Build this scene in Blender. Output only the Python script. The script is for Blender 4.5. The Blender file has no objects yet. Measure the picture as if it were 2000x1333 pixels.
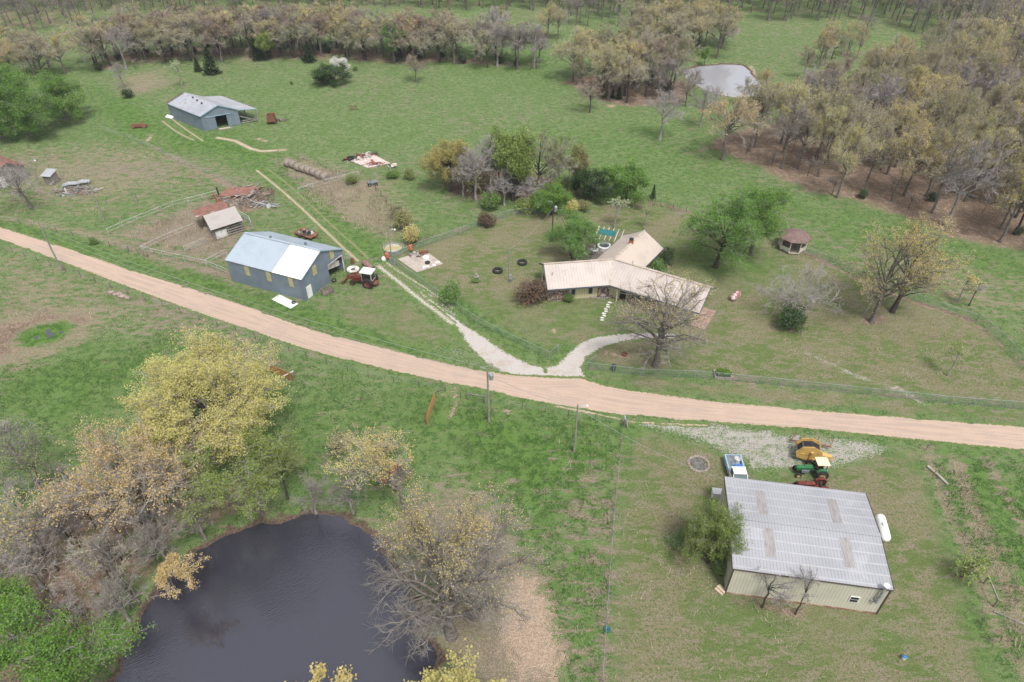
import bpy, math, random
import numpy as np
from mathutils import Vector, Matrix

# ------------------------------------------------------------------ camera, world, sun, exposure
S = bpy.context.scene
COL = S.collection
CAM_H, PITCH, FPX = 60.0, math.radians(38.7), 1333.0
cam_data = bpy.data.cameras.new('camera')
cam_data.sensor_width = 36.0
cam_data.lens = 24.0
cam_data.clip_start = 0.5
cam_data.clip_end = 6000.0
cam = bpy.data.objects.new('camera', cam_data)
COL.objects.link(cam)
cam.location = (0, 0, CAM_H)
cam.rotation_euler = (math.pi / 2 - PITCH, 0, 0)
S.camera = cam

SUN_EL, SUN_AZ = math.radians(62), math.radians(155)      # azimuth measured from +y towards +x
W = bpy.data.worlds.new('World')
S.world = W
W.use_nodes = True
wt = W.node_tree
sky = wt.nodes.new('ShaderNodeTexSky')
sky.sky_type = 'NISHITA'
sky.sun_disc = False
sky.sun_elevation = SUN_EL
sky.sun_rotation = SUN_AZ
sky.air_density = 1.0
sky.dust_density = 4.0
sky.ozone_density = 1.0
hs = wt.nodes.new('ShaderNodeHueSaturation')              # a bright, even cloud deck rather than blue sky
hs.inputs['Saturation'].default_value = 0.28
wt.links.new(sky.outputs[0], hs.inputs['Color'])
wt.links.new(hs.outputs[0], wt.nodes['Background'].inputs['Color'])
wt.nodes['Background'].inputs['Strength'].default_value = 0.105
sun_d = bpy.data.lights.new('sun', 'SUN')
sun_d.energy = 1.5
sun_d.angle = math.radians(11)
sun_d.color = (1.0, 0.96, 0.9)
sun = bpy.data.objects.new('sun', sun_d)
COL.objects.link(sun)
sd_ = Vector((math.sin(SUN_AZ) * math.cos(SUN_EL), math.cos(SUN_AZ) * math.cos(SUN_EL), math.sin(SUN_EL)))
sun.rotation_euler = (-sd_).to_track_quat('-Z', 'Y').to_euler()
sun.location = sd_ * 300
S.view_settings.view_transform = 'Standard'
S.view_settings.look = 'None'
S.view_settings.exposure = 1.0
S.view_settings.gamma = 1.0

# ------------------------------------------------------------------ surveying: where a photo pixel meets a plane
def at(px, py, z=0.0):
    u = (px - 1000) / FPX
    v = (666.5 - py) / FPX
    dy = math.cos(PITCH) + v * math.sin(PITCH)
    dz = -math.sin(PITCH) + v * math.cos(PITCH)
    t = (z - CAM_H) / dz
    return Vector((u * t, dy * t, z))

def tall(bx, by, ty):
    """height of something standing at ground pixel (bx,by) whose top is at row ty"""
    Y = at(bx, by).y
    lo, hi = 0.0, 50.0
    for _ in range(40):
        m = (lo + hi) / 2
        c = Y * math.cos(PITCH) - (m - CAM_H) * math.sin(PITCH)
        up = Y * math.sin(PITCH) + (m - CAM_H) * math.cos(PITCH)
        if 666.5 - FPX * up / c > ty: lo = m
        else: hi = m
    return lo

# ------------------------------------------------------------------ materials
def new_mat(name):
    m = bpy.data.materials.new(name)
    m.use_nodes = True
    return m, m.node_tree, m.node_tree.nodes['Principled BSDF']

class N:
    """small node helper"""
    def __init__(self, nt):
        self.nt = nt
        self.co = nt.nodes.new('ShaderNodeTexCoord').outputs['Object']
    def _in(self, sock, v):
        if isinstance(v, (int, float)): sock.default_value = v
        elif isinstance(v, tuple): sock.default_value = v if len(v) == len(sock.default_value) else (*v, 1)
        else: self.nt.links.new(v, sock)
    def noise(self, scale, detail=4, rough=0.55, vec=None, dist=0.0):
        n = self.nt.nodes.new('ShaderNodeTexNoise')
        n.inputs['Scale'].default_value = scale
        n.inputs['Detail'].default_value = detail
        n.inputs['Roughness'].default_value = rough
        n.inputs['Distortion'].default_value = dist
        self.nt.links.new(vec or self.co, n.inputs['Vector'])
        return n.outputs['Fac']
    def mapped(self, scale=(1, 1, 1), rot=(0, 0, 0)):
        n = self.nt.nodes.new('ShaderNodeMapping')
        n.inputs['Scale'].default_value = scale
        n.inputs['Rotation'].default_value = rot
        self.nt.links.new(self.co, n.inputs['Vector'])
        return n.outputs[0]
    def math(self, op, a, b=0.0, c=0.0):
        n = self.nt.nodes.new('ShaderNodeMath')
        n.operation = op
        self._in(n.inputs[0], a); self._in(n.inputs[1], b)
        if op == 'MULTIPLY_ADD': self._in(n.inputs[2], c)
        return n.outputs[0]
    def step(self, v, lo, hi):
        n = self.nt.nodes.new('ShaderNodeMapRange')
        n.interpolation_type = 'SMOOTHSTEP'
        self._in(n.inputs['Value'], v)
        n.inputs['From Min'].default_value = lo
        n.inputs['From Max'].default_value = hi
        return n.outputs[0]
    def mix(self, f, a, b):
        n = self.nt.nodes.new('ShaderNodeMix')
        n.data_type = 'RGBA'
        self._in(n.inputs[0], f); self._in(n.inputs[6], a); self._in(n.inputs[7], b)
        return n.outputs[2]
    def attr(self, name):
        n = self.nt.nodes.new('ShaderNodeAttribute')
        n.attribute_name = name
        return n
    def sep(self, col):
        n = self.nt.nodes.new('ShaderNodeSeparateColor')
        self.nt.links.new(col, n.inputs[0])
        return n.outputs
    def bump(self, h, strength, dist, bsdf):
        n = self.nt.nodes.new('ShaderNodeBump')
        n.inputs['Strength'].default_value = strength
        n.inputs['Distance'].default_value = dist
        self.nt.links.new(h, n.inputs['Height'])
        self.nt.links.new(n.outputs[0], bsdf.inputs['Normal'])
    def objrand(self):
        return self.nt.nodes.new('ShaderNodeObjectInfo').outputs['Random']
    def ribs(self, axis, period):
        x = self.nt.nodes.new('ShaderNodeSeparateXYZ')
        self.nt.links.new(self.co, x.inputs[0])
        v = self.math('MULTIPLY', x.outputs[axis], 1.0 / period)
        v = self.math('FRACT', v)
        return self.step(self.math('ABSOLUTE', self.math('SUBTRACT', v, 0.5)), 0.36, 0.44)

def M(name, c1, c2=None, scale=1.5, rough=0.7, detail=5, lo=0.4, hi=0.65, metal=0.0, stain=None, sscale=0.4,
      slo=0.55, shi=0.65, ribs=None, ribc=0.75, ribbump=0.02, stretch=None, spec=0.3, bump=0.0):
    m, nt, b = new_mat(name)
    n = N(nt)
    vec = n.mapped(stretch) if stretch else None
    col = c1
    if c2: col = n.mix(n.step(n.noise(scale, detail, 0.6, vec), lo, hi), c1, c2)
    if stain: col = n.mix(n.step(n.noise(sscale, 6, 0.7, vec), slo, shi), col, stain)
    if ribs:
        r = n.ribs(*ribs)
        if isinstance(col, tuple): col = n.mix(0.0, col, col)
        dark = n.mix(1.0, col, col)
        mm = nt.nodes.new('ShaderNodeMix'); mm.data_type = 'RGBA'; mm.blend_type = 'MULTIPLY'
        n._in(mm.inputs[0], r); n._in(mm.inputs[6], col); n._in(mm.inputs[7], (ribc, ribc, ribc))
        col = mm.outputs[2]
        n.bump(r, 0.6, ribbump, b)
    elif bump:
        n.bump(n.noise(scale * 6, 4), 0.5, bump, b)
    n._in(b.inputs['Base Color'], col)
    b.inputs['Roughness'].default_value = rough
    b.inputs['Metallic'].default_value = metal
    b.inputs['Specular IOR Level'].default_value = spec
    return m

def leaf_mat(name, c1, c2, trans=0.4, hue=0.05):
    """leaf colour varies from face to face (attribute rnd) and from tree to tree"""
    m, nt, b = new_mat(name)
    n = N(nt)
    r = n.attr('rnd').outputs['Fac']
    col = n.mix(r, c1, c2)
    h = nt.nodes.new('ShaderNodeHueSaturation')
    o = n.objrand()
    n._in(h.inputs['Hue'], n.math('MULTIPLY_ADD', o, hue * 0.3, 0.5 - hue * 0.15))
    n._in(h.inputs['Value'], n.math('MULTIPLY_ADD', n.math('FRACT', n.math('MULTIPLY', o, 7.3)), 0.26, 0.87))
    n._in(h.inputs['Color'], col)
    n._in(b.inputs['Base Color'], h.outputs[0])
    b.inputs['Roughness'].default_value = 0.75
    b.inputs['Specular IOR Level'].default_value = 0.15
    t = nt.nodes.new('ShaderNodeBsdfTranslucent')
    n._in(t.inputs['Color'], h.outputs[0])
    mx = nt.nodes.new('ShaderNodeMixShader')
    mx.inputs[0].default_value = trans
    nt.links.new(b.outputs[0], mx.inputs[1]); nt.links.new(t.outputs[0], mx.inputs[2])
    nt.links.new(mx.outputs[0], nt.nodes['Material Output'].inputs['Surface'])
    return m

MAT = {}
MAT['bark_grey'] = M('bark grey', (0.17, 0.15, 0.135), (0.085, 0.072, 0.065), 3.0, 0.9)
MAT['bark_pale'] = M('bark pale', (0.27, 0.25, 0.235), (0.15, 0.135, 0.125), 2.0, 0.9)
MAT['bark_dark'] = M('bark dark', (0.075, 0.062, 0.055), (0.04, 0.033, 0.03), 3.0, 0.9)
MAT['twig_grey'] = M('twig grey', (0.33, 0.305, 0.295), (0.23, 0.21, 0.205), 0.5, 0.9)
MAT['twig_mauve'] = M('twig mauve', (0.29, 0.262, 0.258), (0.2, 0.178, 0.176), 0.5, 0.9)
MAT['twig_pale'] = M('twig pale', (0.33, 0.305, 0.29), (0.2, 0.182, 0.172), 0.5, 0.9)
MAT['twig_brown'] = M('twig brown', (0.245, 0.225, 0.2), (0.148, 0.135, 0.12), 0.5, 0.9)
MAT['leaf_oliveg'] = leaf_mat('leaf olive green', (0.25, 0.32, 0.085), (0.145, 0.195, 0.05))
MAT['leaf_goldolive'] = leaf_mat('leaf gold olive', (0.40, 0.345, 0.12), (0.26, 0.23, 0.075))
MAT['leaf_gold'] = leaf_mat('leaf gold', (0.62, 0.53, 0.2), (0.42, 0.35, 0.125))
MAT['leaf_orange'] = leaf_mat('leaf orange gold', (0.70, 0.55, 0.26), (0.46, 0.35, 0.16))
MAT['leaf_yellowgreen'] = leaf_mat('leaf yellow green', (0.62, 0.57, 0.225), (0.46, 0.42, 0.155))
MAT['leaf_tan'] = leaf_mat('leaf tan', (0.47, 0.43, 0.225), (0.325, 0.295, 0.16))
MAT['leaf_russet'] = leaf_mat('leaf russet', (0.40, 0.29, 0.175), (0.27, 0.195, 0.125))
MAT['leaf_mauve'] = leaf_mat('leaf mauve', (0.32, 0.28, 0.235), (0.225, 0.195, 0.17))
MAT['leaf_olive'] = leaf_mat('leaf olive', (0.36, 0.35, 0.14), (0.23, 0.23, 0.09))
MAT['leaf_green'] = leaf_mat('leaf spring green', (0.29, 0.37, 0.10), (0.19, 0.25, 0.065))
MAT['leaf_lush'] = leaf_mat('leaf lush green', (0.19, 0.33, 0.07), (0.105, 0.2, 0.042))
MAT['leaf_bright'] = leaf_mat('leaf bright green', (0.215, 0.36, 0.07), (0.115, 0.215, 0.04))
MAT['leaf_deep'] = leaf_mat('leaf deep green', (0.069, 0.131, 0.037), (0.035, 0.069, 0.022))
MAT['leaf_cedar'] = leaf_mat('leaf cedar', (0.042, 0.066, 0.026), (0.022, 0.036, 0.017), 0.05)
MAT['leaf_white'] = leaf_mat('leaf blossom', (0.85, 0.84, 0.8), (0.7, 0.7, 0.64))
MAT['leaf_pale'] = leaf_mat('leaf pale green', (0.420, 0.476, 0.280), (0.280, 0.322, 0.168))
MAT['leaf_plum'] = leaf_mat('leaf red brown', (0.196, 0.119, 0.077), (0.126, 0.091, 0.056))

# ------------------------------------------------------------------ mesh building
class MB:
    def __init__(self):
        self.v, self.f, self.m, self.r = [], [], [], []
    def face(self, pts, mi=0, rnd=0.0):
        i = len(self.v)
        self.v.extend([tuple(p) for p in pts])
        self.f.append(tuple(range(i, i + len(pts)))); self.m.append(mi); self.r.append(rnd)
    def hexa(self, p, mi=0):
        i = len(self.v)
        self.v.extend([tuple(q) for q in p])
        for q in ((3, 2, 1, 0), (4, 5, 6, 7), (0, 1, 5, 4), (1, 2, 6, 5), (2, 3, 7, 6), (3, 0, 4, 7)):
            self.f.append(tuple(i + k for k in q)); self.m.append(mi); self.r.append(0.0)
    def box(self, x0, x1, y0, y1, z0, z1, mi=0, mtx=None):
        p = [Vector(q) for q in ((x0, y0, z0), (x1, y0, z0), (x1, y1, z0), (x0, y1, z0), (x0, y0, z1), (x1, y0, z1), (x1, y1, z1), (x0, y1, z1))]
        if mtx: p = [mtx @ q for q in p]
        self.hexa(p, mi)
        return self
    def beam(self, a, b, w, h, mi=0):
        a, b = Vector(a), Vector(b)
        d = (b - a).normalized()
        s = d.cross(Vector((0, 0, 1)))
        s = s.normalized() if s.length > 1e-3 else Vector((1, 0, 0))
        u = s.cross(d).normalized()
        s, u = s * w / 2, u * h / 2
        self.hexa([a - s - u, a + s - u, b + s - u, b - s - u, a - s + u, a + s + u, b + s + u, b - s + u], mi)
        return self
    def prism(self, poly, vec, mi=0):
        """closed solid: polygon swept by a vector"""
        n = len(poly); i = len(self.v)
        vec = Vector(vec)
        self.v.extend([tuple(p) for p in poly]); self.v.extend([tuple(Vector(p) + vec) for p in poly])
        fs = [tuple(i + k for k in reversed(range(n))), tuple(i + n + k for k in range(n))]
        fs += [(i + k, i + (k + 1) % n, i + n + (k + 1) % n, i + n + k) for k in range(n)]
        for f in fs: self.f.append(f); self.m.append(mi); self.r.append(0.0)
        return self
    def tube(self, pts, rad, sides=6, mi=0, cap=True):
        pts = [Vector(p) for p in pts]
        n = len(pts); base = len(self.v)
        if isinstance(rad, (int, float)): rad = [rad] * n
        d = (pts[1] - pts[0]).normalized()
        a = d.orthogonal().normalized()
        for k in range(n):
            if k == 0: t = pts[1] - pts[0]
            elif k == n - 1: t = pts[-1] - pts[-2]
            else: t = pts[k + 1] - pts[k - 1]
            t.normalize()
            a = (a - t * a.dot(t))
            a = a.normalized() if a.length > 1e-6 else t.orthogonal().normalized()
            b = t.cross(a)
            for s in range(sides):
                an = 2 * math.pi * s / sides
                self.v.append(tuple(pts[k] + (a * math.cos(an) + b * math.sin(an)) * rad[k]))
        for k in range(n - 1):
            for s in range(sides):
                s2 = (s + 1) % sides
                self.f.append((base + k * sides + s, base + k * sides + s2, base + (k + 1) * sides + s2, base + (k + 1) * sides + s))
                self.m.append(mi); self.r.append(0.0)
        if cap:
            self.f.append(tuple(base + s for s in reversed(range(sides)))); self.m.append(mi); self.r.append(0.0)
            self.f.append(tuple(base + (n - 1) * sides + s for s in range(sides))); self.m.append(mi); self.r.append(0.0)
        return self
    def lathe(self, prof, sides=16, mi=0, axis='z', c=(0, 0, 0), mtx=None):
        """prof: list of (radius, along); revolved about an axis through c"""
        base = len(self.v); n = len(prof); c = Vector(c)
        for r, h in prof:
            for s in range(sides):
                an = 2 * math.pi * s / sides
                x, y = r * math.cos(an), r * math.sin(an)
                p = {'z': (x, y, h), 'y': (x, h, y), 'x': (h, x, y)}[axis]
                p = Vector(p) + c
                if mtx: p = mtx @ p
                self.v.append(tuple(p))
        for k in range(n - 1):
            for s in range(sides):
                s2 = (s + 1) % sides
                self.f.append((base + k * sides + s, base + k * sides + s2, base + (k + 1) * sides + s2, base + (k + 1) * sides + s))
                self.m.append(mi); self.r.append(0.0)
        return self
    def lump(self, c, rx, ry, rz, rng, mi=0, seg=7, rings=4):
        base = len(self.v)
        for i in range(rings + 1):
            ph = math.pi * i / rings - math.pi / 2
            for s in range(seg):
                an = 2 * math.pi * s / seg
                k = rng.uniform(0.78, 1.15)
                self.v.append((c[0] + rx * math.cos(ph) * math.cos(an) * k, c[1] + ry * math.cos(ph) * math.sin(an) * k, c[2] + rz * math.sin(ph) * k))
        for i in range(rings):
            for s in range(seg):
                s2 = (s + 1) % seg
                self.f.append((base + i * seg + s, base + i * seg + s2, base + (i + 1) * seg + s2, base + (i + 1) * seg + s))
                self.m.append(mi); self.r.append(rng.random())
        return self
    def mesh(self, name, mats, smooth=False, rnd=False):
        me = bpy.data.meshes.new(name)
        me.from_pydata(self.v, [], self.f)
        for m in mats: me.materials.append(MAT[m] if isinstance(m, str) else m)
        if len(mats) > 1: me.polygons.foreach_set('material_index', self.m)
        if smooth: me.polygons.foreach_set('use_smooth', [True] * len(self.f))
        if rnd:
            a = me.attributes.new('rnd', 'FLOAT', 'FACE')
            a.data.foreach_set('value', self.r)
        me.update()
        return me
    def part(self, name, mats, parent=None, label=None, smooth=False, rnd=False):
        if not isinstance(mats, (list, tuple)): mats = [mats]
        o = bpy.data.objects.new(name, self.mesh(name, mats, smooth, rnd))
        COL.objects.link(o)
        if parent: o.parent = parent
        if label: o['label'] = label
        return o

def tag(o, label, cat, group=None, kind=None):
    o['label'] = label
    if cat: o['category'] = cat
    if group: o['group'] = group
    if kind: o['kind'] = kind
    return o

def thing(name, label, cat, loc=(0, 0, 0), rz=0.0, group=None):
    o = bpy.data.objects.new(name, None)
    o.empty_display_size = 0.5
    COL.objects.link(o)
    o.location = loc
    o.rotation_euler = (0, 0, rz)
    return tag(o, label, cat, group)

def copy_thing(src, loc, rz, label=None, group=None, scale=None):
    r = src.copy(); COL.objects.link(r)
    r.location = loc; r.rotation_euler = (0, 0, rz)
    if scale: r.scale = scale
    if label: r['label'] = label
    if group: r['group'] = group
    for ch in list(src.children):
        c = ch.copy(); COL.objects.link(c); c.parent = r
        for g in list(ch.children):
            d = g.copy(); COL.objects.link(d); d.parent = c
    return r

def struct(name, me):
    o = bpy.data.objects.new(name, me)
    COL.objects.link(o)
    o['kind'] = 'structure'
    return o

R = random.Random(7)
# ------------------------------------------------------------------ terrain: distance fields of the outlines on the ground
def world(pts, z=0.0):
    return np.array([at(x, y, z)[:2] for x, y in pts])

def seg_dist(X, Y, P, closed):
    d = np.full(X.shape, 1e9)
    n = len(P)
    for i in range(n if closed else n - 1):
        ax, ay = P[i]; bx, by = P[(i + 1) % n]
        ex, ey = bx - ax, by - ay
        L = ex * ex + ey * ey + 1e-9
        t = np.clip(((X - ax) * ex + (Y - ay) * ey) / L, 0, 1)
        d = np.minimum(d, (X - ax - t * ex) ** 2 + (Y - ay - t * ey) ** 2)
    return np.sqrt(d)

def inside(X, Y, P):
    c = np.zeros(X.shape, bool)
    n = len(P)
    for i in range(n):
        ax, ay = P[i]; bx, by = P[(i + 1) % n]
        if ay == by: continue
        c ^= ((ay > Y) != (by > Y)) & (X < (bx - ax) * (Y - ay) / (by - ay) + ax)
    return c

def sdf(X, Y, P):
    """negative inside; evaluated only near the outline's bounding box"""
    out = np.full(X.shape, 50.0)
    m = (X > P[:, 0].min() - 12) & (X < P[:, 0].max() + 12) & (Y > P[:, 1].min() - 12) & (Y < P[:, 1].max() + 12)
    d = seg_dist(X[m], Y[m], P, True)
    out[m] = np.where(inside(X[m], Y[m], P), -d, d)
    return out

def vnoise(X, Y, scale, seed):
    g = np.random.RandomState(seed).rand(64, 64)
    x, y = X * scale, Y * scale
    xi, yi = np.floor(x).astype(int), np.floor(y).astype(int)
    fx, fy = x - xi, y - yi
    fx, fy = fx * fx * (3 - 2 * fx), fy * fy * (3 - 2 * fy)
    a, b = g[yi % 64, xi % 64], g[yi % 64, (xi + 1) % 64]
    c, d = g[(yi + 1) % 64, xi % 64], g[(yi + 1) % 64, (xi + 1) % 64]
    return a * (1 - fx) * (1 - fy) + b * fx * (1 - fy) + c * (1 - fx) * fy + d * fx * fy

ROAD_UP = [(-420, 330), (-200, 383), (0, 443), (125, 482), (250, 525), (375, 563), (500, 603), (562, 627), (625, 648), (700, 666), (800, 692), (875, 710),
           (937, 722), (1000, 732), (1075, 737), (1140, 738), (1175, 751), (1225, 761), (1300, 771), (1400, 784), (1500, 792), (1625, 804), (1750, 813),
           (1875, 823), (2000, 833), (2200, 845), (2500, 862)]
ROAD_LO = [(2500, 915), (2200, 896), (2000, 880), (1900, 871), (1800, 861), (1700, 851), (1600, 841), (1500, 834), (1400, 826), (1300, 820), (1225, 814), (1100, 795),
           (1000, 776), (937, 760), (875, 750), (812, 736), (750, 722), (687, 707), (625, 692), (562, 672), (500, 651), (375, 608), (250, 562), (125, 514), (0, 469), (-200, 405), (-420, 348)]
ROAD = ROAD_UP + ROAD_LO
LANE = [(890, 640), (905, 665), (925, 690), (947, 712), (985, 734), (1075, 738), (1062, 717), (1035, 709), (1020, 703), (985, 685), (955, 662), (915, 637), (880, 612), (850, 588), (822, 568), (812, 568), (838, 592), (866, 618)]
DRIVE = [(1055, 738), (1147, 739), (1138, 718), (1150, 698), (1175, 682), (1215, 670), (1262, 663), (1330, 664), (1338, 652), (1262, 648), (1205, 651), (1160, 657), (1135, 666), (1115, 682), (1100, 698), (1085, 712), (1062, 717)]
SPUR = [(1075, 789), (1140, 800), (1210, 816), (1235, 822), (1330, 826), (1390, 829), (1380, 835), (1300, 831), (1225, 826), (1190, 818), (1130, 806), (1080, 795)]
POND = [(575, 1012), (620, 1008), (660, 1013), (700, 1028), (740, 1058), (772, 1108), (803, 1170), (822, 1230), (846, 1275), (850, 1300), (830, 1345), (835, 1420), (800, 1500), (300, 1500), (215, 1400),
        (232, 1330), (250, 1265), (275, 1205), (300, 1172), (345, 1120), (400, 1072), (455, 1040), (520, 1022)]
FARPOND = [(1335, 138), (1372, 131), (1410, 127), (1448, 128), (1462, 136), (1470, 150), (1490, 165), (1475, 188), (1430, 190), (1395, 184), (1362, 168), (1340, 152)]
POOLS = [[(85, 643), (95, 638), (100, 648), (112, 652), (108, 660), (95, 664), (88, 656)], [(110, 648), (122, 645), (126, 650), (116, 654)], [(62, 658), (74, 655), (78, 662), (68, 666)]]
POND_W, FARPOND_W = world(POND, -0.3), world(FARPOND, -0.3)

def grow(lim, fine, ratio, end):
    a = list(np.arange(lim[0], lim[1] + 1e-6, fine))
    s = fine
    while a[-1] < end[1]: s *= ratio; a.append(a[-1] + s)
    s = fine; b = []
    x = lim[0]
    while x > end[0]: s *= ratio; x -= s; b.append(x)
    return np.array(b[::-1] + a)

gx = grow((-62, 66), 0.5, 1.035, (-1500, 1500))
gy = grow((22, 128), 0.5, 1.035, (-300, 2500))
GX, GY = np.meshgrid(gx, gy)
NX, NY = len(gx), len(gy)

def soft(d, w): return np.clip(0.5 - d / (2 * w), 0, 1)
def area(pts, w=1.5, amt=1.0): return soft(sdf(GX, GY, world(pts)), w) * amt
def track(pts, hw, w=0.6, amt=1.0):
    P = world(pts)
    out = np.zeros(GX.shape)
    m = (GX > P[:, 0].min() - 6) & (GX < P[:, 0].max() + 6) & (GY > P[:, 1].min() - 6) & (GY < P[:, 1].max() + 6)
    out[m] = soft(seg_dist(GX[m], GY[m], P, False) - hw, w) * amt
    return out
def mx(*a):
    r = a[0]
    for b in a[1:]: r = np.maximum(r, b)
    return r

pd = np.minimum(sdf(GX, GY, POND_W), sdf(GX, GY, FARPOND_W))
pw = pd + (vnoise(GX, GY, 0.9, 3) - 0.5) * 1.1
GZ = np.where(pw < 1.2, -0.62 + 0.62 * np.clip((pw + 1.2) / 2.4, 0, 1) ** 1.0, 0) * 1.0
GZ = np.where(pw < -1.2, np.maximum(-0.62 + (pw + 1.2) * 0.4, -2.0), GZ)

lush = mx(
    area([(-50, 425), (0, 425), (120, 462), (250, 505), (330, 530), (430, 548), (470, 575), (590, 600), (690, 640), (820, 690), (700, 660), (500, 598), (250, 518), (0, 440), (-50, 430)], 2.0, 0.95),
    area([(490, 320), (560, 330), (700, 440), (760, 510), (735, 520), (640, 430), (540, 360)], 2.5, 0.9),
    area([(320, 250), (450, 262), (560, 300), (520, 330), (400, 300), (310, 300)], 4, 0.75),
    area([(175, 170), (250, 190), (330, 240), (330, 290), (250, 270), (200, 230)], 5, 0.75),
    area([(840, 770), (1215, 835), (1200, 960), (1100, 1000), (1040, 1080), (960, 960), (900, 880), (800, 850)], 5, 0.8),
    area([(1010, 1000), (1080, 1100), (1110, 1250), (1140, 1333), (1175, 1300), (1180, 1100), (1150, 1000)], 4, 0.55),
    area([(560, 780), (760, 800), (830, 870), (700, 960), (600, 930)], 5, 0.55),
    area([(0, 720), (240, 690), (380, 640), (420, 660), (260, 760), (150, 850), (0, 900)], 5, 0.62),
    area([(1805, 885), (1880, 880), (1990, 895), (2060, 1000), (2050, 1200), (1960, 1330), (1900, 1150), (1840, 1000)], 4, 0.6),
    area([(1500, 380), (1640, 420), (1800, 460), (2000, 520), (2000, 560), (1800, 520), (1600, 460)], 6, 0.5),
    area([(830, 590), (1000, 600), (1080, 640), (1070, 690), (960, 650), (860, 600)], 4, 0.72),
    area([(25, 668), (45, 648), (85, 632), (130, 630), (145, 642), (110, 668), (60, 680)], 1.2, 1.0),
    area([(1300, 480), (1520, 500), (1560, 560), (1400, 560), (1320, 530)], 4, 0.7),
    area([(1080, 590), (1200, 590), (1210, 620), (1100, 640)], 3, 0.75),
    area([(900, 90), (1090, 80), (1090, 160), (900, 120)], 8, 0.45),
    area([(1000, 250), (1300, 250), (1500, 380), (1300, 350)], 8, 0.35),
    area([(1370, 1100), (1430, 1180), (1700, 1215), (1730, 1230), (1560, 1240), (1380, 1190)], 3, 0.55))
dry_hole = area([(25, 668), (45, 648), (85, 632), (130, 630), (145, 642), (110, 668), (60, 680)], 1.2, 1.0)
dry = mx(
    area([(0, 300), (300, 280), (400, 340), (200, 400), (0, 400)], 8, 0.5),
    area([(570, 340), (740, 360), (790, 430), (770, 470), (680, 440), (590, 380)], 4, 0.78),
    area([(230, 460), (400, 400), (430, 430), (470, 440), (440, 510), (300, 490)], 4, 0.72),
    area([(540, 310), (590, 305), (690, 345), (600, 372), (545, 335)], 3, 0.7),
    area([(-60, 640), (20, 612), (110, 596), (190, 600), (210, 625), (150, 668), (90, 700), (0, 722), (-60, 720)], 3, 1.0),
    area([(200, 560), (420, 620), (500, 700), (420, 690), (250, 640)], 6, 0.5),
    area([(0, 500), (220, 560), (200, 600), (0, 620)], 6, 0.52),
    area([(940, 950), (1000, 1050), (1060, 1130), (1110, 1270), (1100, 1400), (840, 1400), (850, 1280), (800, 1120), (760, 1040), (880, 960)], 4, 0.82),
    area([(1450, 640), (1700, 600), (1900, 640), (1980, 740), (1700, 740), (1480, 720)], 8, 0.45),
    area([(230, 150), (320, 135), (330, 165), (250, 190)], 4, 0.7),
    area([(640, 850), (760, 840), (740, 900), (620, 920)], 4, 0.62),
    area([(1120, 880), (1210, 900), (1190, 1300), (1140, 1300), (1110, 1050)], 5, 0.5),
    area([(1850, 900), (1900, 960), (2000, 1150), (2050, 1290), (1990, 1290), (1890, 1050)], 2, 0.72),
    track([(1812, 880), (1850, 1000), (1900, 1090), (1950, 1230), (2010, 1330)], 0.7, 0.8, 0.9),
    track([(1868, 905), (1885, 960), (1930, 1060), (1975, 1170), (2020, 1290)], 0.9, 0.8, 1.0),
    track([(1930, 900), (1960, 960), (2010, 1060)], 0.5, 0.8, 0.9),
    track([(1700, 500), (1850, 525), (2010, 560)], 0.6, 1.2, 0.8), track([(1850, 575), (2010, 600)], 0.5, 1.0, 0.9),
    area([(1720, 490), (2000, 545), (2050, 620), (1900, 600)], 7, 0.5),
    track([(1215, 860), (1200, 960), (1185, 1150), (1178, 1340)], 0.25, 0.5, 0.75),
    track([(0, 425), (150, 452), (215, 470), (330, 512), (450, 540)], 0.8, 1, 0.75),
    track([(300, 290), (400, 340), (455, 365)], 0.8, 1, 0.75),
    area([(1240, 395), (1320, 415), (1330, 440), (1260, 450), (1180, 420)], 3, 0.6),
    area([(270, 470), (430, 460), (440, 512), (300, 487)], 3, 0.62))
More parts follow.
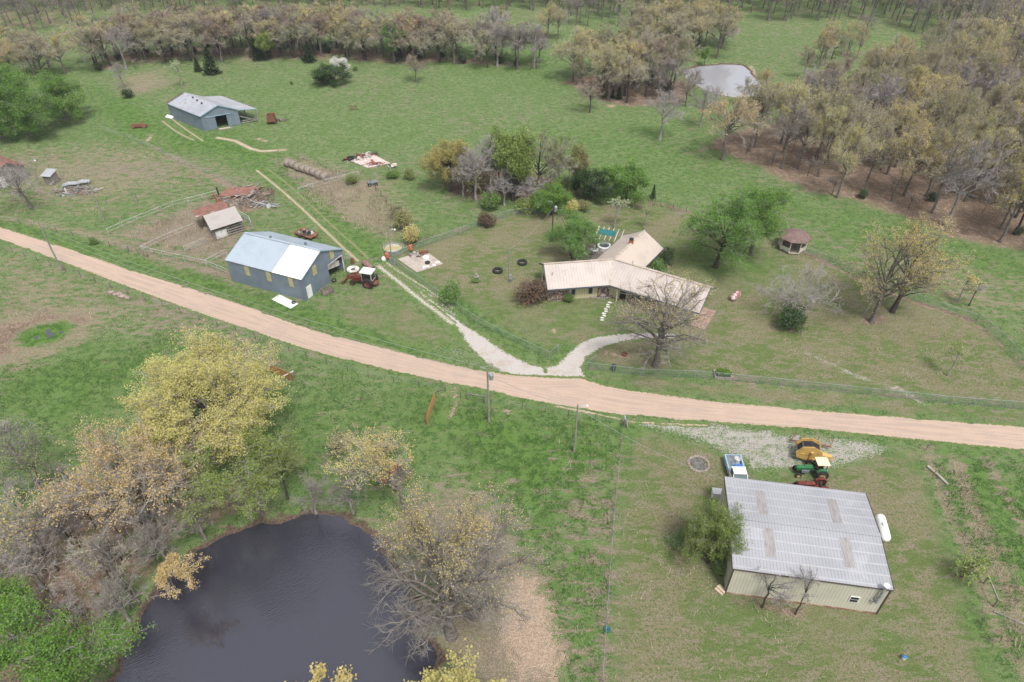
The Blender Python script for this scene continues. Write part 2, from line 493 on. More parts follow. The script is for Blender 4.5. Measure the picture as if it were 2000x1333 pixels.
litter = mx(
    (1 - dry_hole) * area([(-60, 640), (20, 614), (110, 600), (180, 604), (195, 625), (150, 660), (90, 692), (0, 712), (-60, 710)], 3, 0.62),
    area([(1340, 300), (1400, 292), (1460, 318), (1530, 352), (1580, 372), (1640, 388), (1760, 420), (1850, 462), (1990, 490), (2300, 570), (2400, 60), (1900, 80), (1720, 150), (1600, 180), (1520, 240), (1420, 262)], 4, 0.95),
    area([(1080, 165), (1140, 172), (1190, 205), (1230, 212), (1345, 200), (1345, 160), (1240, 140), (1120, 150)], 4, 0.9),
    area([(150, 150), (330, 122), (560, 124), (760, 130), (900, 132), (1070, 143), (1060, 120), (760, 90), (450, 85), (200, 95)], 5, 0.56),
    area([(-200, 990), (60, 960), (260, 860), (330, 830), (430, 870), (560, 950), (640, 1000), (560, 1020), (400, 1070), (300, 1180), (235, 1330), (235, 1500), (-200, 1500)], 6, 0.6),
    area([(850, 1130), (900, 1110), (960, 1180), (950, 1260), (850, 1250)], 3, 0.6),
    soft(np.abs(pd) - 0.6, 1.2) * 0.85,
    track([(770, 480), (850, 462), (950, 435), (1010, 415), (1090, 413)], 0.3, 0.5, 0.8),
    track([(1244, 388), (1330, 410), (1450, 455), (1560, 488), (1700, 560), (1900, 628)], 0.6, 0.8, 0.85),
    track([(1900, 628), (1960, 680), (2020, 730)], 0.5, 0.7, 0.75),
    track([(760, 513), (860, 580), (980, 660), (1078, 700)], 0.2, 0.4, 0.75),
    track([(1150, 720), (1260, 735), (1400, 746), (1700, 768), (1995, 800)], 0.25, 0.4, 0.8),
    area([(1390, 725), (1440, 735), (1440, 748), (1390, 742)], 1, 0.8),
    area([(-100, 60), (190, 62), (190, 20), (-100, 0)], 5, 0.5),
    area([(840, 300), (1060, 330), (1180, 385), (1040, 405), (880, 395)], 4, 0.68),
    area([(1415, 1165), (1560, 1185), (1570, 1215), (1440, 1190)], 1.5, 0.85),
    area([(1675, 622), (1720, 612), (1740, 630), (1690, 640)], 1.0, 0.8),
    area([(110, 368), (170, 362), (200, 385), (150, 388)], 2, 0.75),
    area([(430, 372), (530, 366), (545, 400), (470, 420), (420, 395)], 2.5, 0.75),
    0.4 * soft(sdf(GX, GY, world([(-6000, 43), (-100, 20), (200, 38), (560, 24), (1000, 24), (1440, 40), (1720, 44), (2000, 75), (8000, 60), (8000, -200), (-6000, -200)])), 5))
mow = mx(
    area([(762, 505), (1080, 697), (1110, 676), (1160, 715), (1400, 742), (1700, 766), (1995, 795), (2100, 800), (2040, 740), (1890, 622), (1700, 555), (1560, 485), (1400, 440), (1245, 392), (1000, 418), (880, 455)], 2.5, 0.72),
    area([(1222, 842), (1380, 860), (1480, 930), (1660, 900), (1720, 870), (1800, 880), (1840, 1000), (1900, 1150), (1960, 1330), (2050, 1500), (1170, 1500), (1180, 1200), (1200, 960)], 3, 0.66),
    area([(600, 600), (700, 565), (770, 560), (900, 650), (930, 700), (800, 685), (690, 650)], 3, 0.5),
    area([(1150, 725), (1990, 800), (2100, 815), (2100, 836), (1700, 805), (1300, 765), (1170, 745)], 2, 0.68))
dirt = mx(
    area([(1075, 640), (1088, 638), (1092, 650), (1082, 657), (1070, 650)], 0.8, 0.75),
    track([(865, 770), (890, 760), (890, 790), (878, 815)], 0.9, 1.2, 0.66),
    track([(960, 798), (975, 804)], 0.4, 0.7, 0.8), track([(985, 802), (998, 806)], 0.4, 0.7, 0.8),
    area([(735, 480), (765, 470), (800, 478), (790, 500), (745, 505)], 2, 0.72),
    track([(505, 335), (560, 380), (610, 430), (655, 470), (700, 512)], 0.45, 0.5, 0.7),
    track([(520, 325), (575, 370), (640, 430)], 0.3, 0.5, 0.66),
    track([(318, 237), (345, 258), (375, 272)], 0.5, 0.7, 0.7), track([(336, 232), (360, 250), (392, 274)], 0.4, 0.7, 0.7),
    track([(425, 270), (460, 276), (490, 292), (530, 296)], 0.7, 0.9, 0.75),
    track([(520, 296), (555, 293)], 1.2, 1.2, 0.75), track([(505, 272), (520, 276)], 1.0, 1.0, 0.7),
    track([(295, 262), (290, 275)], 0.9, 0.8, 0.75), track([(290, 282), (300, 285)], 0.6, 0.8, 0.75),
    area([(185, 550), (600, 595), (598, 592), (445, 552)], 0.5, 0.0),
    track([(447, 551), (595, 594)], 0.25, 0.4, 0.75),
    track([(1185, 690), (1225, 697)], 0.8, 0.9, 0.68),
    track([(235, 60), (120, 66), (0, 70)], 0.4, 0.8, 0.6), track([(1405, 125), (1465, 128), (1475, 150)], 1.0, 1.2, 0.8),
    area([(1175, 200), (1215, 204), (1205, 214), (1180, 212)], 1.5, 0.65), area([(500, 118), (490, 120), (510, 125)], 1, 0.6),
    area([(1040, 1110), (1085, 1170), (1112, 1280), (1095, 1345), (1000, 1330), (955, 1220), (985, 1110)], 2.5, 0.84),
    area([(960, 980), (1010, 1080), (1000, 1110), (925, 1010)], 2, 0.8),
    track([(640, 185), (690, 180)], 1.4, 2, 0.6),
    track([(640, 640), (690, 652), (760, 674)], 0.12, 0.3, 0.7),
    track([(1220, 830), (1300, 850), (1380, 870)], 0.3, 0.5, 0.0),
    track([(700, 540), (640, 545)], 0.5, 0.8, 0.55))
gravel = mx(
    area([(1225, 812), (1400, 822), (1500, 838), (1600, 846), (1700, 856), (1765, 876), (1700, 905), (1610, 930), (1500, 925), (1465, 930), (1455, 905), (1410, 890), (1360, 866), (1290, 848), (1230, 834)], 1.2, 0.6),
    area([(1300, 832), (1500, 840), (1690, 858), (1600, 885), (1500, 890), (1420, 870), (1360, 848)], 2.0, 0.7),
    track([(1510, 845), (1495, 862), (1512, 885)], 0.5, 0.5, 0.75), track([(1500, 845), (1440, 850), (1410, 845)], 0.5, 0.5, 0.75),
    area([(1455, 893), (1475, 905), (1482, 917), (1468, 918)], 0.5, 0.8),
    track([(735, 516), (772, 545), (812, 578), (850, 604), (890, 640)], 0.75, 0.55, 0.62),
    track([(752, 512), (800, 548), (850, 583), (890, 618)], 0.5, 0.6, 0.72),
    area(LANE, 1.0, 0.75), area(DRIVE, 1.0, 0.72),
    area([(830, 680), (900, 660), (960, 728), (870, 708)], 2.5, 0.52),
    track([(1575, 690), (1680, 738), (1760, 765), (1815, 795)], 0.5, 0.9, 0.8),
    track([(1750, 755), (1785, 772)], 0.4, 0.5, 0.75),
    area([(1300, 640), (1420, 640), (1560, 690), (1500, 700), (1330, 670)], 3, 0.33))
litter = np.where(pd < -1, 0, litter)
dry = dry * (1 - dry_hole)

verts = np.stack([GX.ravel(), GY.ravel(), GZ.ravel()], 1)
ii = np.arange(NY - 1)[:, None] * NX + np.arange(NX - 1)[None, :]
faces = np.stack([ii, ii + 1, ii + NX + 1, ii + NX], -1).reshape(-1, 4)

def np_mesh(name, verts, faces, attrs=None):
    me = bpy.data.meshes.new(name)
    k = faces.shape[1]
    me.vertices.add(len(verts)); me.vertices.foreach_set('co', verts.astype(np.float32).ravel())
    me.loops.add(faces.size); me.loops.foreach_set('vertex_index', faces.astype(np.int32).ravel())
    me.polygons.add(len(faces)); me.polygons.foreach_set('loop_start', np.arange(0, faces.size, k, dtype=np.int32))
    me.update(calc_edges=True)
    for n, a in (attrs or {}).items():
        if a.ndim == 2:
            at_ = me.attributes.new(n, 'FLOAT_COLOR', 'POINT')
            at_.data.foreach_set('color', np.concatenate([a, np.ones((len(a), 1))], 1).astype(np.float32).ravel())
        else:
            at_ = me.attributes.new(n, 'FLOAT', 'POINT')
            at_.data.foreach_set('value', a.astype(np.float32).ravel())
    return me

st = lambda *a: np.stack([x.ravel() for x in a], 1)
gme = np_mesh('ground', verts, faces, {'cover_a': st(lush, dry, litter), 'cover_b': st(mow, dirt, gravel)})
gme.polygons.foreach_set('use_smooth', [True] * len(faces))

def ground_material():
    m, nt, b = new_mat('pasture')
    n = N(nt)
    A = n.sep(n.attr('cover_a').outputs['Color']); B = n.sep(n.attr('cover_b').outputs['Color'])
    big = n.noise(0.03, 3, 0.5)
    mid = n.noise(0.2, 6, 0.6)
    tuft = n.noise(0.9, 7, 0.7, dist=0.3)
    fine = n.noise(3.5, 6, 0.75)
    streak = n.noise(0.8, 8, 0.72, n.mapped((0.6, 1.5, 1), (0, 0, 0.5)), 0.5)
    grain = n.noise(11.0, 4, 0.7)
    # pasture: several greens, then dead grass between the new
    g = n.mix(n.step(mid, 0.42, 0.58), (0.105, 0.17, 0.056), (0.155, 0.205, 0.092))
    g = n.mix(n.step(tuft, 0.47, 0.55), g, (0.06, 0.118, 0.032))  # dark tuft green, deepened in colour to stand for clump shadows
    g = n.mix(n.step(fine, 0.48, 0.56), g, (0.15, 0.205, 0.08))
    g = n.mix(n.math('MULTIPLY', A[0], 0.8), g, n.mix(n.step(tuft, 0.45, 0.55), n.mix(n.step(fine, 0.46, 0.54), (0.105, 0.21, 0.034), (0.077, 0.162, 0.027)), (0.044, 0.104, 0.018)))  # darkest lush green likewise paints the shade between tufts
    s = n.math('ADD', n.math('MULTIPLY', streak, 0.58), n.math('MULTIPLY', fine, 0.26))
    s = n.math('ADD', s, n.math('MULTIPLY', big, 0.16))
    s = n.math('ADD', s, n.math('MULTIPLY', A[1], 0.15))
    s = n.math('SUBTRACT', s, n.math('MULTIPLY', A[0], 0.055))
    strawc = n.mix(n.step(fine, 0.45, 0.55), (0.30, 0.245, 0.175), (0.2, 0.168, 0.118))
    strawc = n.mix(n.step(big, 0.45, 0.55), strawc, n.mix(n.step(fine, 0.45, 0.55), (0.31, 0.24, 0.19), (0.19, 0.15, 0.122)))
    col = n.mix(n.math('MULTIPLY', n.step(s, 0.51, 0.585), 0.85), g, strawc)
    # mown yards
    y = n.mix(n.step(n.noise(0.12, 6, 0.62), 0.45, 0.56), (0.125, 0.162, 0.058), (0.2, 0.182, 0.108))
    y = n.mix(n.math('MULTIPLY', n.step(streak, 0.48, 0.56), 0.8), y, (0.24, 0.2, 0.148))
    y = n.mix(n.math('MULTIPLY', n.step(fine, 0.5, 0.57), 0.75), y, (0.085, 0.128, 0.035))
    col = n.mix(n.step(n.math('ADD', B[0], n.math('MULTIPLY', n.math('SUBTRACT', mid, 0.5), 0.7)), 0.3, 0.6), col, n.mix(n.math('MULTIPLY', A[0], 0.8), y, g))
    # bare mud at the water's edge
    zz = nt.nodes.new('ShaderNodeSeparateXYZ'); nt.links.new(n.co, zz.inputs[0])
    mud = n.math('ADD', n.math('MULTIPLY', zz.outputs[2], -1.0), n.math('MULTIPLY', n.math('SUBTRACT', tuft, 0.5), 0.5))
    # leaf litter
    l = n.mix(n.step(fine, 0.45, 0.55), (0.255, 0.185, 0.135), (0.145, 0.108, 0.08))
    l = n.mix(n.step(tuft, 0.5, 0.58), l, (0.28, 0.21, 0.16))
    lf = n.math('ADD', A[2], n.math('MULTIPLY', n.math('SUBTRACT', n.math('ADD', n.math('MULTIPLY', mid, 0.55), n.math('MULTIPLY', tuft, 0.45)), 0.5), 1.5))
    col = n.mix(n.step(lf, 0.42, 0.62), col, l)
    # bare pinkish soil, white gravel
    d = n.mix(n.step(fine, 0.42, 0.58), (0.43, 0.335, 0.255), (0.32, 0.24, 0.175))
    df = n.math('ADD', B[1], n.math('MULTIPLY', n.math('SUBTRACT', n.math('ADD', n.math('MULTIPLY', tuft, 0.4), n.math('ADD', n.math('MULTIPLY', fine, 0.35), n.math('MULTIPLY', grain, 0.25))), 0.5), 2.8))
    col = n.mix(n.step(df, 0.5, 0.62), col, d)
    gv = n.mix(n.step(fine, 0.35, 0.65), (0.50, 0.465, 0.44), (0.34, 0.31, 0.29))
    gf = n.math('ADD', B[2], n.math('MULTIPLY', n.math('SUBTRACT', n.math('ADD', n.math('MULTIPLY', tuft, 0.25), n.math('ADD', n.math('MULTIPLY', fine, 0.45), n.math('MULTIPLY', grain, 0.3))), 0.5), 2.6))
    col = n.mix(n.math('MULTIPLY', n.step(gf, 0.48, 0.68), 0.92), col, gv)
    col = n.mix(n.step(mud, 0.08, 0.2), col, n.mix(n.step(fine, 0.45, 0.55), (0.085, 0.06, 0.045), (0.15, 0.11, 0.085)))
    nt.links.new(col, b.inputs['Base Color'])
    b.inputs['Roughness'].default_value = 1.0
    b.inputs['Specular IOR Level'].default_value = 0.1
    gm = nt.nodes.new('ShaderNodeMix'); gm.data_type = 'RGBA'; gm.blend_type = 'MULTIPLY'
    gv_ = n.math('MULTIPLY_ADD', n.step(grain, 0.4, 0.6), 0.62, 0.66)
    gc = nt.nodes.new('ShaderNodeCombineColor')
    for k in range(3): nt.links.new(gv_, gc.inputs[k])
    n._in(gm.inputs[0], 1.0); n._in(gm.inputs[6], col); n._in(gm.inputs[7], gc.outputs[0])
    nt.links.new(gm.outputs[2], b.inputs['Base Color'])
    h = n.math('ADD', n.math('MULTIPLY', tuft, 0.6), n.math('MULTIPLY', fine, 0.4))
    n.bump(h, 1.0, 0.45, b)
    return m

MAT['pasture'] = ground_material()
gme.materials.append(MAT['pasture'])
ground = struct('ground', gme)

def surface_mat(name, c1, c2, c3, grass_edge, streaks=0.0, gscale=2.2):
    m, nt, b = new_mat(name)
    n = N(nt)
    e = n.attr('edge').outputs['Fac']
    fine = n.noise(5.0, 6, 0.7); mid = n.noise(0.45, 5, 0.6)
    col = n.mix(n.step(fine, 0.3, 0.7), c1, c2)
    if streaks:
        cx = nt.nodes.new('ShaderNodeCombineXYZ')
        nt.links.new(n.math('MULTIPLY', e, 2.2), cx.inputs[0])
        xs = nt.nodes.new('ShaderNodeSeparateXYZ'); nt.links.new(n.co, xs.inputs[0])
        nt.links.new(n.math('MULTIPLY', xs.outputs[0], 0.07), cx.inputs[1])
        sn = n.noise(1.6, 6, 0.65, cx.outputs[0])
        col = n.mix(n.math('MULTIPLY', n.step(sn, 0.44, 0.58), streaks), col, c3)
        col = n.mix(n.math('MULTIPLY', n.step(mid, 0.5, 0.6), 0.35), col, (0.44, 0.33, 0.26))
    else:
        col = n.mix(n.step(mid, 0.5, 0.7), col, c3)
    ef = n.math('ADD', n.math('MULTIPLY', e, 1.0 / grass_edge), n.math('MULTIPLY', n.math('SUBTRACT', n.noise(gscale, 6, 0.75), 0.5), 2.4))
    gr = n.mix(n.step(n.noise(1.0, 3), 0.4, 0.6), (0.085, 0.15, 0.036), (0.14, 0.16, 0.07))
    col = n.mix(n.step(ef, 0.25, 0.5), gr, col)
    nt.links.new(col, b.inputs['Base Color'])
    b.inputs['Roughness'].default_value = 0.95
    b.inputs['Specular IOR Level'].default_value = 0.15
    n.bump(fine, 0.5, 0.05, b)
    return m

MAT['road'] = surface_mat('road gravel', (0.45, 0.342, 0.272), (0.388, 0.29, 0.228), (0.33, 0.262, 0.218), 0.5, 0.8)
MAT['drive'] = surface_mat('white gravel', (0.45, 0.42, 0.396), (0.34, 0.312, 0.29), (0.35, 0.305, 0.262), 0.9)

def patch(name, pts, res, mat, z, amp, seed, zc=0.0):
    P = np.array(pts) if zc is None else world(pts, zc)
    x = np.arange(P[:, 0].min() - 1, P[:, 0].max() + 1 + res, res)
    y = np.arange(P[:, 1].min() - 1, P[:, 1].max() + 1 + res, res)
    X, Y = np.meshgrid(x, y)
    d = sdf(X, Y, P)
    dn = d + (vnoise(X, Y, 0.6, seed) + 0.6 * vnoise(X, Y, 1.7, seed + 1) - 0.8) * amp
    cell = (dn[:-1, :-1] < 0) | (dn[1:, :-1] < 0) | (dn[:-1, 1:] < 0) | (dn[1:, 1:] < 0)
    gy_, gx_ = np.gradient(dn, res)
    gl = np.maximum(np.hypot(gx_, gy_), 0.3)
    mv = np.where(dn > 0, np.minimum(dn / gl, res * 1.3), 0)          # pull the outer corners onto the edge line
    X, Y = X - gx_ / gl * mv, Y - gy_ / gl * mv
    n = len(x)
    i0 = np.arange(len(y) - 1)[:, None] * n + np.arange(n - 1)[None, :]
    f = np.stack([i0, i0 + 1, i0 + n + 1, i0 + n], -1)[cell]
    used, inv = np.unique(f.ravel(), return_inverse=True)
    v = np.stack([X.ravel()[used], Y.ravel()[used], np.full(len(used), z)], 1)
    me = np_mesh(name, v, inv.reshape(-1, 4), {'edge': -d.ravel()[used]})
    me.materials.append(MAT[mat])
    return struct(name, me)

patch('road', ROAD, 0.3, 'road', 0.012, 0.8, 11)
patch('driveway', DRIVE, 0.25, 'drive', 0.008, 1.3, 13)
patch('lane', LANE, 0.25, 'drive', 0.006, 1.6, 15)
MAT['rut'] = surface_mat('worn ruts', (0.42, 0.335, 0.262), (0.34, 0.27, 0.205), (0.44, 0.36, 0.285), 0.85, 0.0, 5.0)
MAT['rut_white'] = surface_mat('worn gravel ruts', (0.46, 0.42, 0.38), (0.36, 0.32, 0.29), (0.4, 0.35, 0.3), 1.15, 0.0, 4.0)
def rut(pts, hw, mat, z, seed):
    P = world(pts)
    d = np.gradient(P, axis=0); d /= np.maximum(np.linalg.norm(d, axis=1), 1e-6)[:, None]
    nrm = np.stack([-d[:, 1], d[:, 0]], 1) * hw
    poly = np.concatenate([P + nrm, (P - nrm)[::-1]])
    x0, x1, y0, y1 = poly[:, 0].min(), poly[:, 0].max(), poly[:, 1].min(), poly[:, 1].max()
    inv_px = [tuple(q) for q in poly]
    patch('path', inv_px, 0.16, mat, z, 0.35, seed, None)
for sd_i, (pts, hw, mat) in enumerate((
        ([(500, 332), (530, 356), (560, 381), (590, 408), (615, 432), (645, 460), (672, 486), (702, 512)], 0.5, 'rut'),
        ([(520, 328), (552, 352), (582, 378), (612, 406), (642, 434), (672, 462), (700, 486), (722, 508)], 0.3, 'rut'),
        ([(735, 517), (757, 534), (780, 552), (803, 571), (828, 591), (855, 610), (888, 636)], 0.7, 'rut_white'),
        ([(752, 512), (778, 530), (805, 547), (832, 563), (858, 581), (888, 604)], 0.5, 'rut_white'),
        ([(316, 236), (330, 247), (345, 258), (362, 267), (380, 275)], 0.45, 'rut'), ([(334, 231), (348, 242), (364, 254), (382, 266), (398, 277)], 0.45, 'rut'),
        ([(420, 269), (440, 272), (460, 276), (474, 283), (490, 291), (510, 296), (545, 294)], 0.75, 'rut'))):
    rut(pts, hw, mat, 0.0085 + 0.0007 * sd_i, 40 + sd_i)
patch('path', SPUR, 0.2, 'road', 0.010, 0.3, 17)

def water_mat(name, base, rough, sc, strength):
    m, nt, b = new_mat(name)
    n = N(nt)
    n._in(b.inputs['Base Color'], base)
    b.inputs['Roughness'].default_value = rough
    b.inputs['IOR'].default_value = 2.1
    w = nt.nodes.new('ShaderNodeTexWave')
    w.wave_type = 'BANDS'; w.bands_direction = 'X'
    w.inputs['Scale'].default_value = sc; w.inputs['Distortion'].default_value = 7.0
    w.inputs['Detail'].default_value = 3; w.inputs['Detail Scale'].default_value = 1.6
    nt.links.new(n.mapped((1, 1, 1), (0, 0, 0.9)), w.inputs['Vector'])
    h = n.math('ADD', n.math('MULTIPLY', w.outputs['Fac'], 0.5), n.noise(2.2, 4, 0.6))
    calm = n.step(n.noise(0.07, 2), 0.35, 0.65)
    n.bump(n.math('MULTIPLY', h, calm), strength, 0.12, b)
    return m
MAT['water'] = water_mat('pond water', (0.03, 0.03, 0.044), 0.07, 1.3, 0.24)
MAT['water_far'] = water_mat('far pond water', (0.29, 0.29, 0.315), 0.06, 0.8, 0.05)  # pale base colour stands in for sky reflected at a low angle

def pool(name, P, z, mat, grow_=1.6):
    c = P.mean(0)
    me = bpy.data.meshes.new(name)
    Q = [c + (p - c) * (1 + grow_ / max(np.linalg.norm(p - c), 0.1)) for p in P]
    me.from_pydata([(q[0], q[1], z) for q in Q], [], [tuple(range(len(Q)))])
    if me.polygons[0].normal.z < 0: me.flip_normals()
    me.materials.append(MAT[mat])
    return struct(name, me)
pool('pond_water', POND_W, -0.30, 'water')
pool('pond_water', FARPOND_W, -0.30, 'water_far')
MAT['puddle'] = water_mat('puddle water', (0.05, 0.05, 0.052), 0.1, 1.0, 0.1)
for p in POOLS:
    P = world(p); c = P.mean(0)
    pool('puddle_water', c + (P - c) * 0.7, 0.01, 'puddle', 0.0)
# ------------------------------------------------------------------ building materials
MAT['shed_roof'] = M('shed roof steel', (0.315, 0.32, 0.345), (0.28, 0.284, 0.308), 0.25, 0.55, stain=(0.34, 0.345, 0.37), sscale=0.3, ribs=(0, 0.3), ribc=0.8, spec=0.4)
MAT['shed_wall'] = M('cream shed steel', (0.485, 0.47, 0.385), (0.44, 0.425, 0.345), 0.5, 0.6, ribs=(0, 0.3), ribc=0.78)
MAT['skylight'] = M('weathered fibreglass', (0.31, 0.297, 0.292), (0.23, 0.218, 0.216), 1.2, 0.7, stain=(0.36, 0.345, 0.335), sscale=2.5, ribs=(0, 0.15), ribc=0.7, stretch=(6, 1, 1))
MAT['trim_brown'] = M('brown trim', (0.07, 0.05, 0.045), rough=0.6)
MAT['rust_line'] = M('rusted base', (0.2, 0.1, 0.06), (0.34, 0.28, 0.2), 1.5, 0.9)
MAT['white'] = M('white paint', (0.72, 0.72, 0.71), (0.62, 0.62, 0.61), 0.8, 0.5)
MAT['white_roof'] = M('white roof steel', (0.86, 0.85, 0.82), (0.8, 0.79, 0.76), 0.3, 0.5, ribs=(0, 0.3), ribc=0.93)
MAT['white_dirty'] = M('dirty white', (0.6, 0.59, 0.57), (0.38, 0.36, 0.33), 1.5, 0.7)
MAT['glass'] = M('dark glass', (0.02, 0.024, 0.028), rough=0.12, spec=0.6)
MAT['black'] = M('black rubber', (0.022, 0.022, 0.024), (0.035, 0.034, 0.034), 4, 0.85)
MAT['dark'] = M('dark interior', (0.03, 0.028, 0.026), rough=0.95)
MAT['galv'] = M('galvanised steel', (0.40, 0.42, 0.44), (0.28, 0.30, 0.32), 2.0, 0.45, metal=0.4)
MAT['galv_dark'] = M('weathered steel', (0.2, 0.22, 0.24), (0.13, 0.14, 0.15), 2.0, 0.6, metal=0.2)
MAT['blue_wall'] = M('blue grey steel', (0.165, 0.205, 0.25), (0.14, 0.175, 0.215), 0.6, 0.6, ribs=(0, 0.3), ribc=0.86)
MAT['blue_gable'] = M('blue grey gable steel', (0.165, 0.205, 0.25), (0.14, 0.175, 0.215), 0.6, 0.6, ribs=(1, 0.3), ribc=0.86)
MAT['blue_roof'] = M('pale blue roof steel', (0.33, 0.385, 0.445), (0.29, 0.34, 0.395), 0.35, 0.5, stain=(0.24, 0.15, 0.13), sscale=0.9, slo=0.69, shi=0.74, ribs=(0, 0.3), ribc=0.9)
MAT['blue_trim'] = M('blue trim', (0.22, 0.33, 0.40), rough=0.6)
MAT['rust_roof'] = M('flaking barn roof', (0.34, 0.355, 0.395), (0.29, 0.305, 0.345), 0.4, 0.6, stain=(0.23, 0.15, 0.13), sscale=1.5, slo=0.58, shi=0.63, ribs=(0, 0.4), ribc=0.9)
MAT['pale_roof'] = M('pale roof steel', (0.34, 0.35, 0.38), (0.29, 0.30, 0.33), 0.4, 0.6, stain=(0.36, 0.33, 0.33), sscale=0.8, ribs=(0, 0.4), ribc=0.9)
MAT['yellow_pane'] = M('yellowed fibreglass', (0.42, 0.37, 0.19), (0.34, 0.3, 0.17), 2.0, 0.6)
MAT['house_roof'] = M('house roof steel', (0.45, 0.395, 0.36), (0.40, 0.35, 0.325), 0.5, 0.6, stain=(0.30, 0.27, 0.265), sscale=0.55, slo=0.56, shi=0.74, ribs=(0, 0.45), ribc=0.86)
MAT['house_roof_tan'] = M('tan house roof steel', (0.45, 0.385, 0.33), (0.40, 0.34, 0.295), 0.35, 0.6, stain=(0.3, 0.27, 0.255), sscale=0.3, slo=0.54, shi=0.72, ribs=(0, 0.45), ribc=0.94)
MAT['cap'] = M('ridge cap', (0.45, 0.385, 0.325), (0.34, 0.27, 0.215), 2, 0.6)
MAT['fascia'] = M('grey fascia', (0.09, 0.105, 0.125), rough=0.6)
MAT['siding'] = M('cream siding', (0.52, 0.47, 0.31), (0.46, 0.415, 0.275), 0.6, 0.7, ribs=(0, 0.4), ribc=0.8)
MAT['rust'] = M('rust', (0.19, 0.085, 0.05), (0.12, 0.06, 0.042), 2.5, 0.9, stain=(0.26, 0.14, 0.09), sscale=1.0)
MAT['rust_sheet'] = M('rusty roof sheet', (0.25, 0.125, 0.095), (0.17, 0.085, 0.07), 1.5, 0.85, stain=(0.4, 0.37, 0.36), sscale=0.35, slo=0.6, shi=0.66, ribs=(0, 0.3), ribc=0.8)
MAT['wood'] = M('weathered wood', (0.22, 0.185, 0.155), (0.13, 0.11, 0.095), 2.0, 0.9, stretch=(1, 1, 0.3))
MAT['wood_grey'] = M('grey wood', (0.27, 0.25, 0.235), (0.17, 0.155, 0.145), 2.0, 0.9)
MAT['wood_warm'] = M('reddish planks', (0.36, 0.25, 0.2), (0.26, 0.175, 0.14), 2.0, 0.85, ribs=(0, 0.3), ribc=0.7)
MAT['shingle'] = M('brown shingles', (0.185, 0.125, 0.115), (0.13, 0.088, 0.08), 2.5, 0.95, stain=(0.25, 0.18, 0.165), sscale=1.2)
MAT['cream'] = M('cream paint', (0.58, 0.54, 0.45), (0.46, 0.42, 0.35), 2.0, 0.7)
MAT['concrete'] = M('concrete', (0.40, 0.345, 0.305), (0.34, 0.29, 0.255), 0.8, 0.9, stain=(0.28, 0.235, 0.21), sscale=0.9)
MAT['old_wall'] = M('old grey boards', (0.25, 0.22, 0.2), (0.17, 0.15, 0.135), 1.2, 0.95, stain=(0.5, 0.49, 0.47), sscale=0.5, slo=0.57, shi=0.62, ribs=(1, 0.3), ribc=0.8)
MAT['green_cloth'] = M('teal canopy cloth', (0.022, 0.135, 0.145), (0.016, 0.1, 0.112), 1, 0.8)
MAT['green_dark'] = M('green screen', (0.02, 0.09, 0.065), rough=0.8)
MAT['deck'] = M('grey deck boards', (0.16, 0.135, 0.12), (0.1, 0.085, 0.078), 1.5, 0.9, ribs=(0, 0.25), ribc=0.65)

def stone_mat():
    m, nt, b = new_mat('field stone')
    n = N(nt)
    v = nt.nodes.new('ShaderNodeTexVoronoi')
    v.inputs['Scale'].default_value = 3.2
    nt.links.new(n.co, v.inputs['Vector'])
    s = n.sep(v.outputs['Color'])
    c = n.mix(s[0], (0.22, 0.125, 0.1), (0.42, 0.3, 0.24))
    c = n.mix(n.step(s[1], 0.6, 0.9), c, (0.42, 0.36, 0.30))
    c = n.mix(n.step(v.outputs['Distance'], 0.42, 0.6), c, (0.1, 0.08, 0.075))
    nt.links.new(c, b.inputs['Base Color']); b.inputs['Roughness'].default_value = 0.9
    return m
MAT['stone'] = stone_mat()

# ------------------------------------------------------------------ frames for buildings: x along the front eave, y across
class Frame:
    def __init__(self, A, B, C):
        A, B, C = (Vector((p[0], p[1], 0)) for p in (A, B, C))
        self.A = A
        self.rz = math.atan2(B.y - A.y, B.x - A.x)
        self.L = (B - A).length; self.W = (C - B).length
        rot = Matrix.Rotation(-self.rz, 3, 'Z')
        v = rot @ ((C - B) / self.W)
        self.m = Matrix(((1, v.x, 0, 0), (0, v.y, 0, 0), (0, 0, 1, 0), (0, 0, 0, 1)))
        self.inv = self.m.inverted() @ rot.to_4x4() @ Matrix.Translation(-A)
    def loc(self, px, py, z): return self.inv @ at(px, py, z)
    def p(self, x, y, z): return self.m @ Vector((x, y, z))

def sheet(mb, pts, t=0.07, mi=0):
    mb.prism([Vector(p) for p in pts], (0, 0, -t), mi)

# ------------------------------------------------------------------ cream workshop
F = Frame((20.50, 36.1), (34.13, 33.95), (35.95, 44.6))
ze, zr, L, Wd = 4.3, 4.82, F.L, F.W
shed = thing('metal_shed', 'large cream steel workshop with low grey ribbed roof and four worn skylight strips', 'shed', F.A, F.rz)
for y in (0.0, Wd - 0.1): MB().box(0, L, y, y + 0.1, 0, ze - 0.08, 0, F.m).part('wall', 'shed_wall', shed)
for x in (0.0, L - 0.1):
    g = MB()
    g.prism([F.p(x, 0.1, 0), F.p(x, Wd - 0.1, 0), F.p(x, Wd - 0.1, ze - 0.09), F.p(x, Wd / 2, zr - 0.09), F.p(x, 0.1, ze - 0.09)], (0.1, 0, 0))
    g.part('gable_wall', M('cream gable steel', (0.485, 0.47, 0.385), (0.44, 0.425, 0.345), 0.5, 0.6, ribs=(1, 0.3), ribc=0.78), shed)
r = MB()
o = 0.12
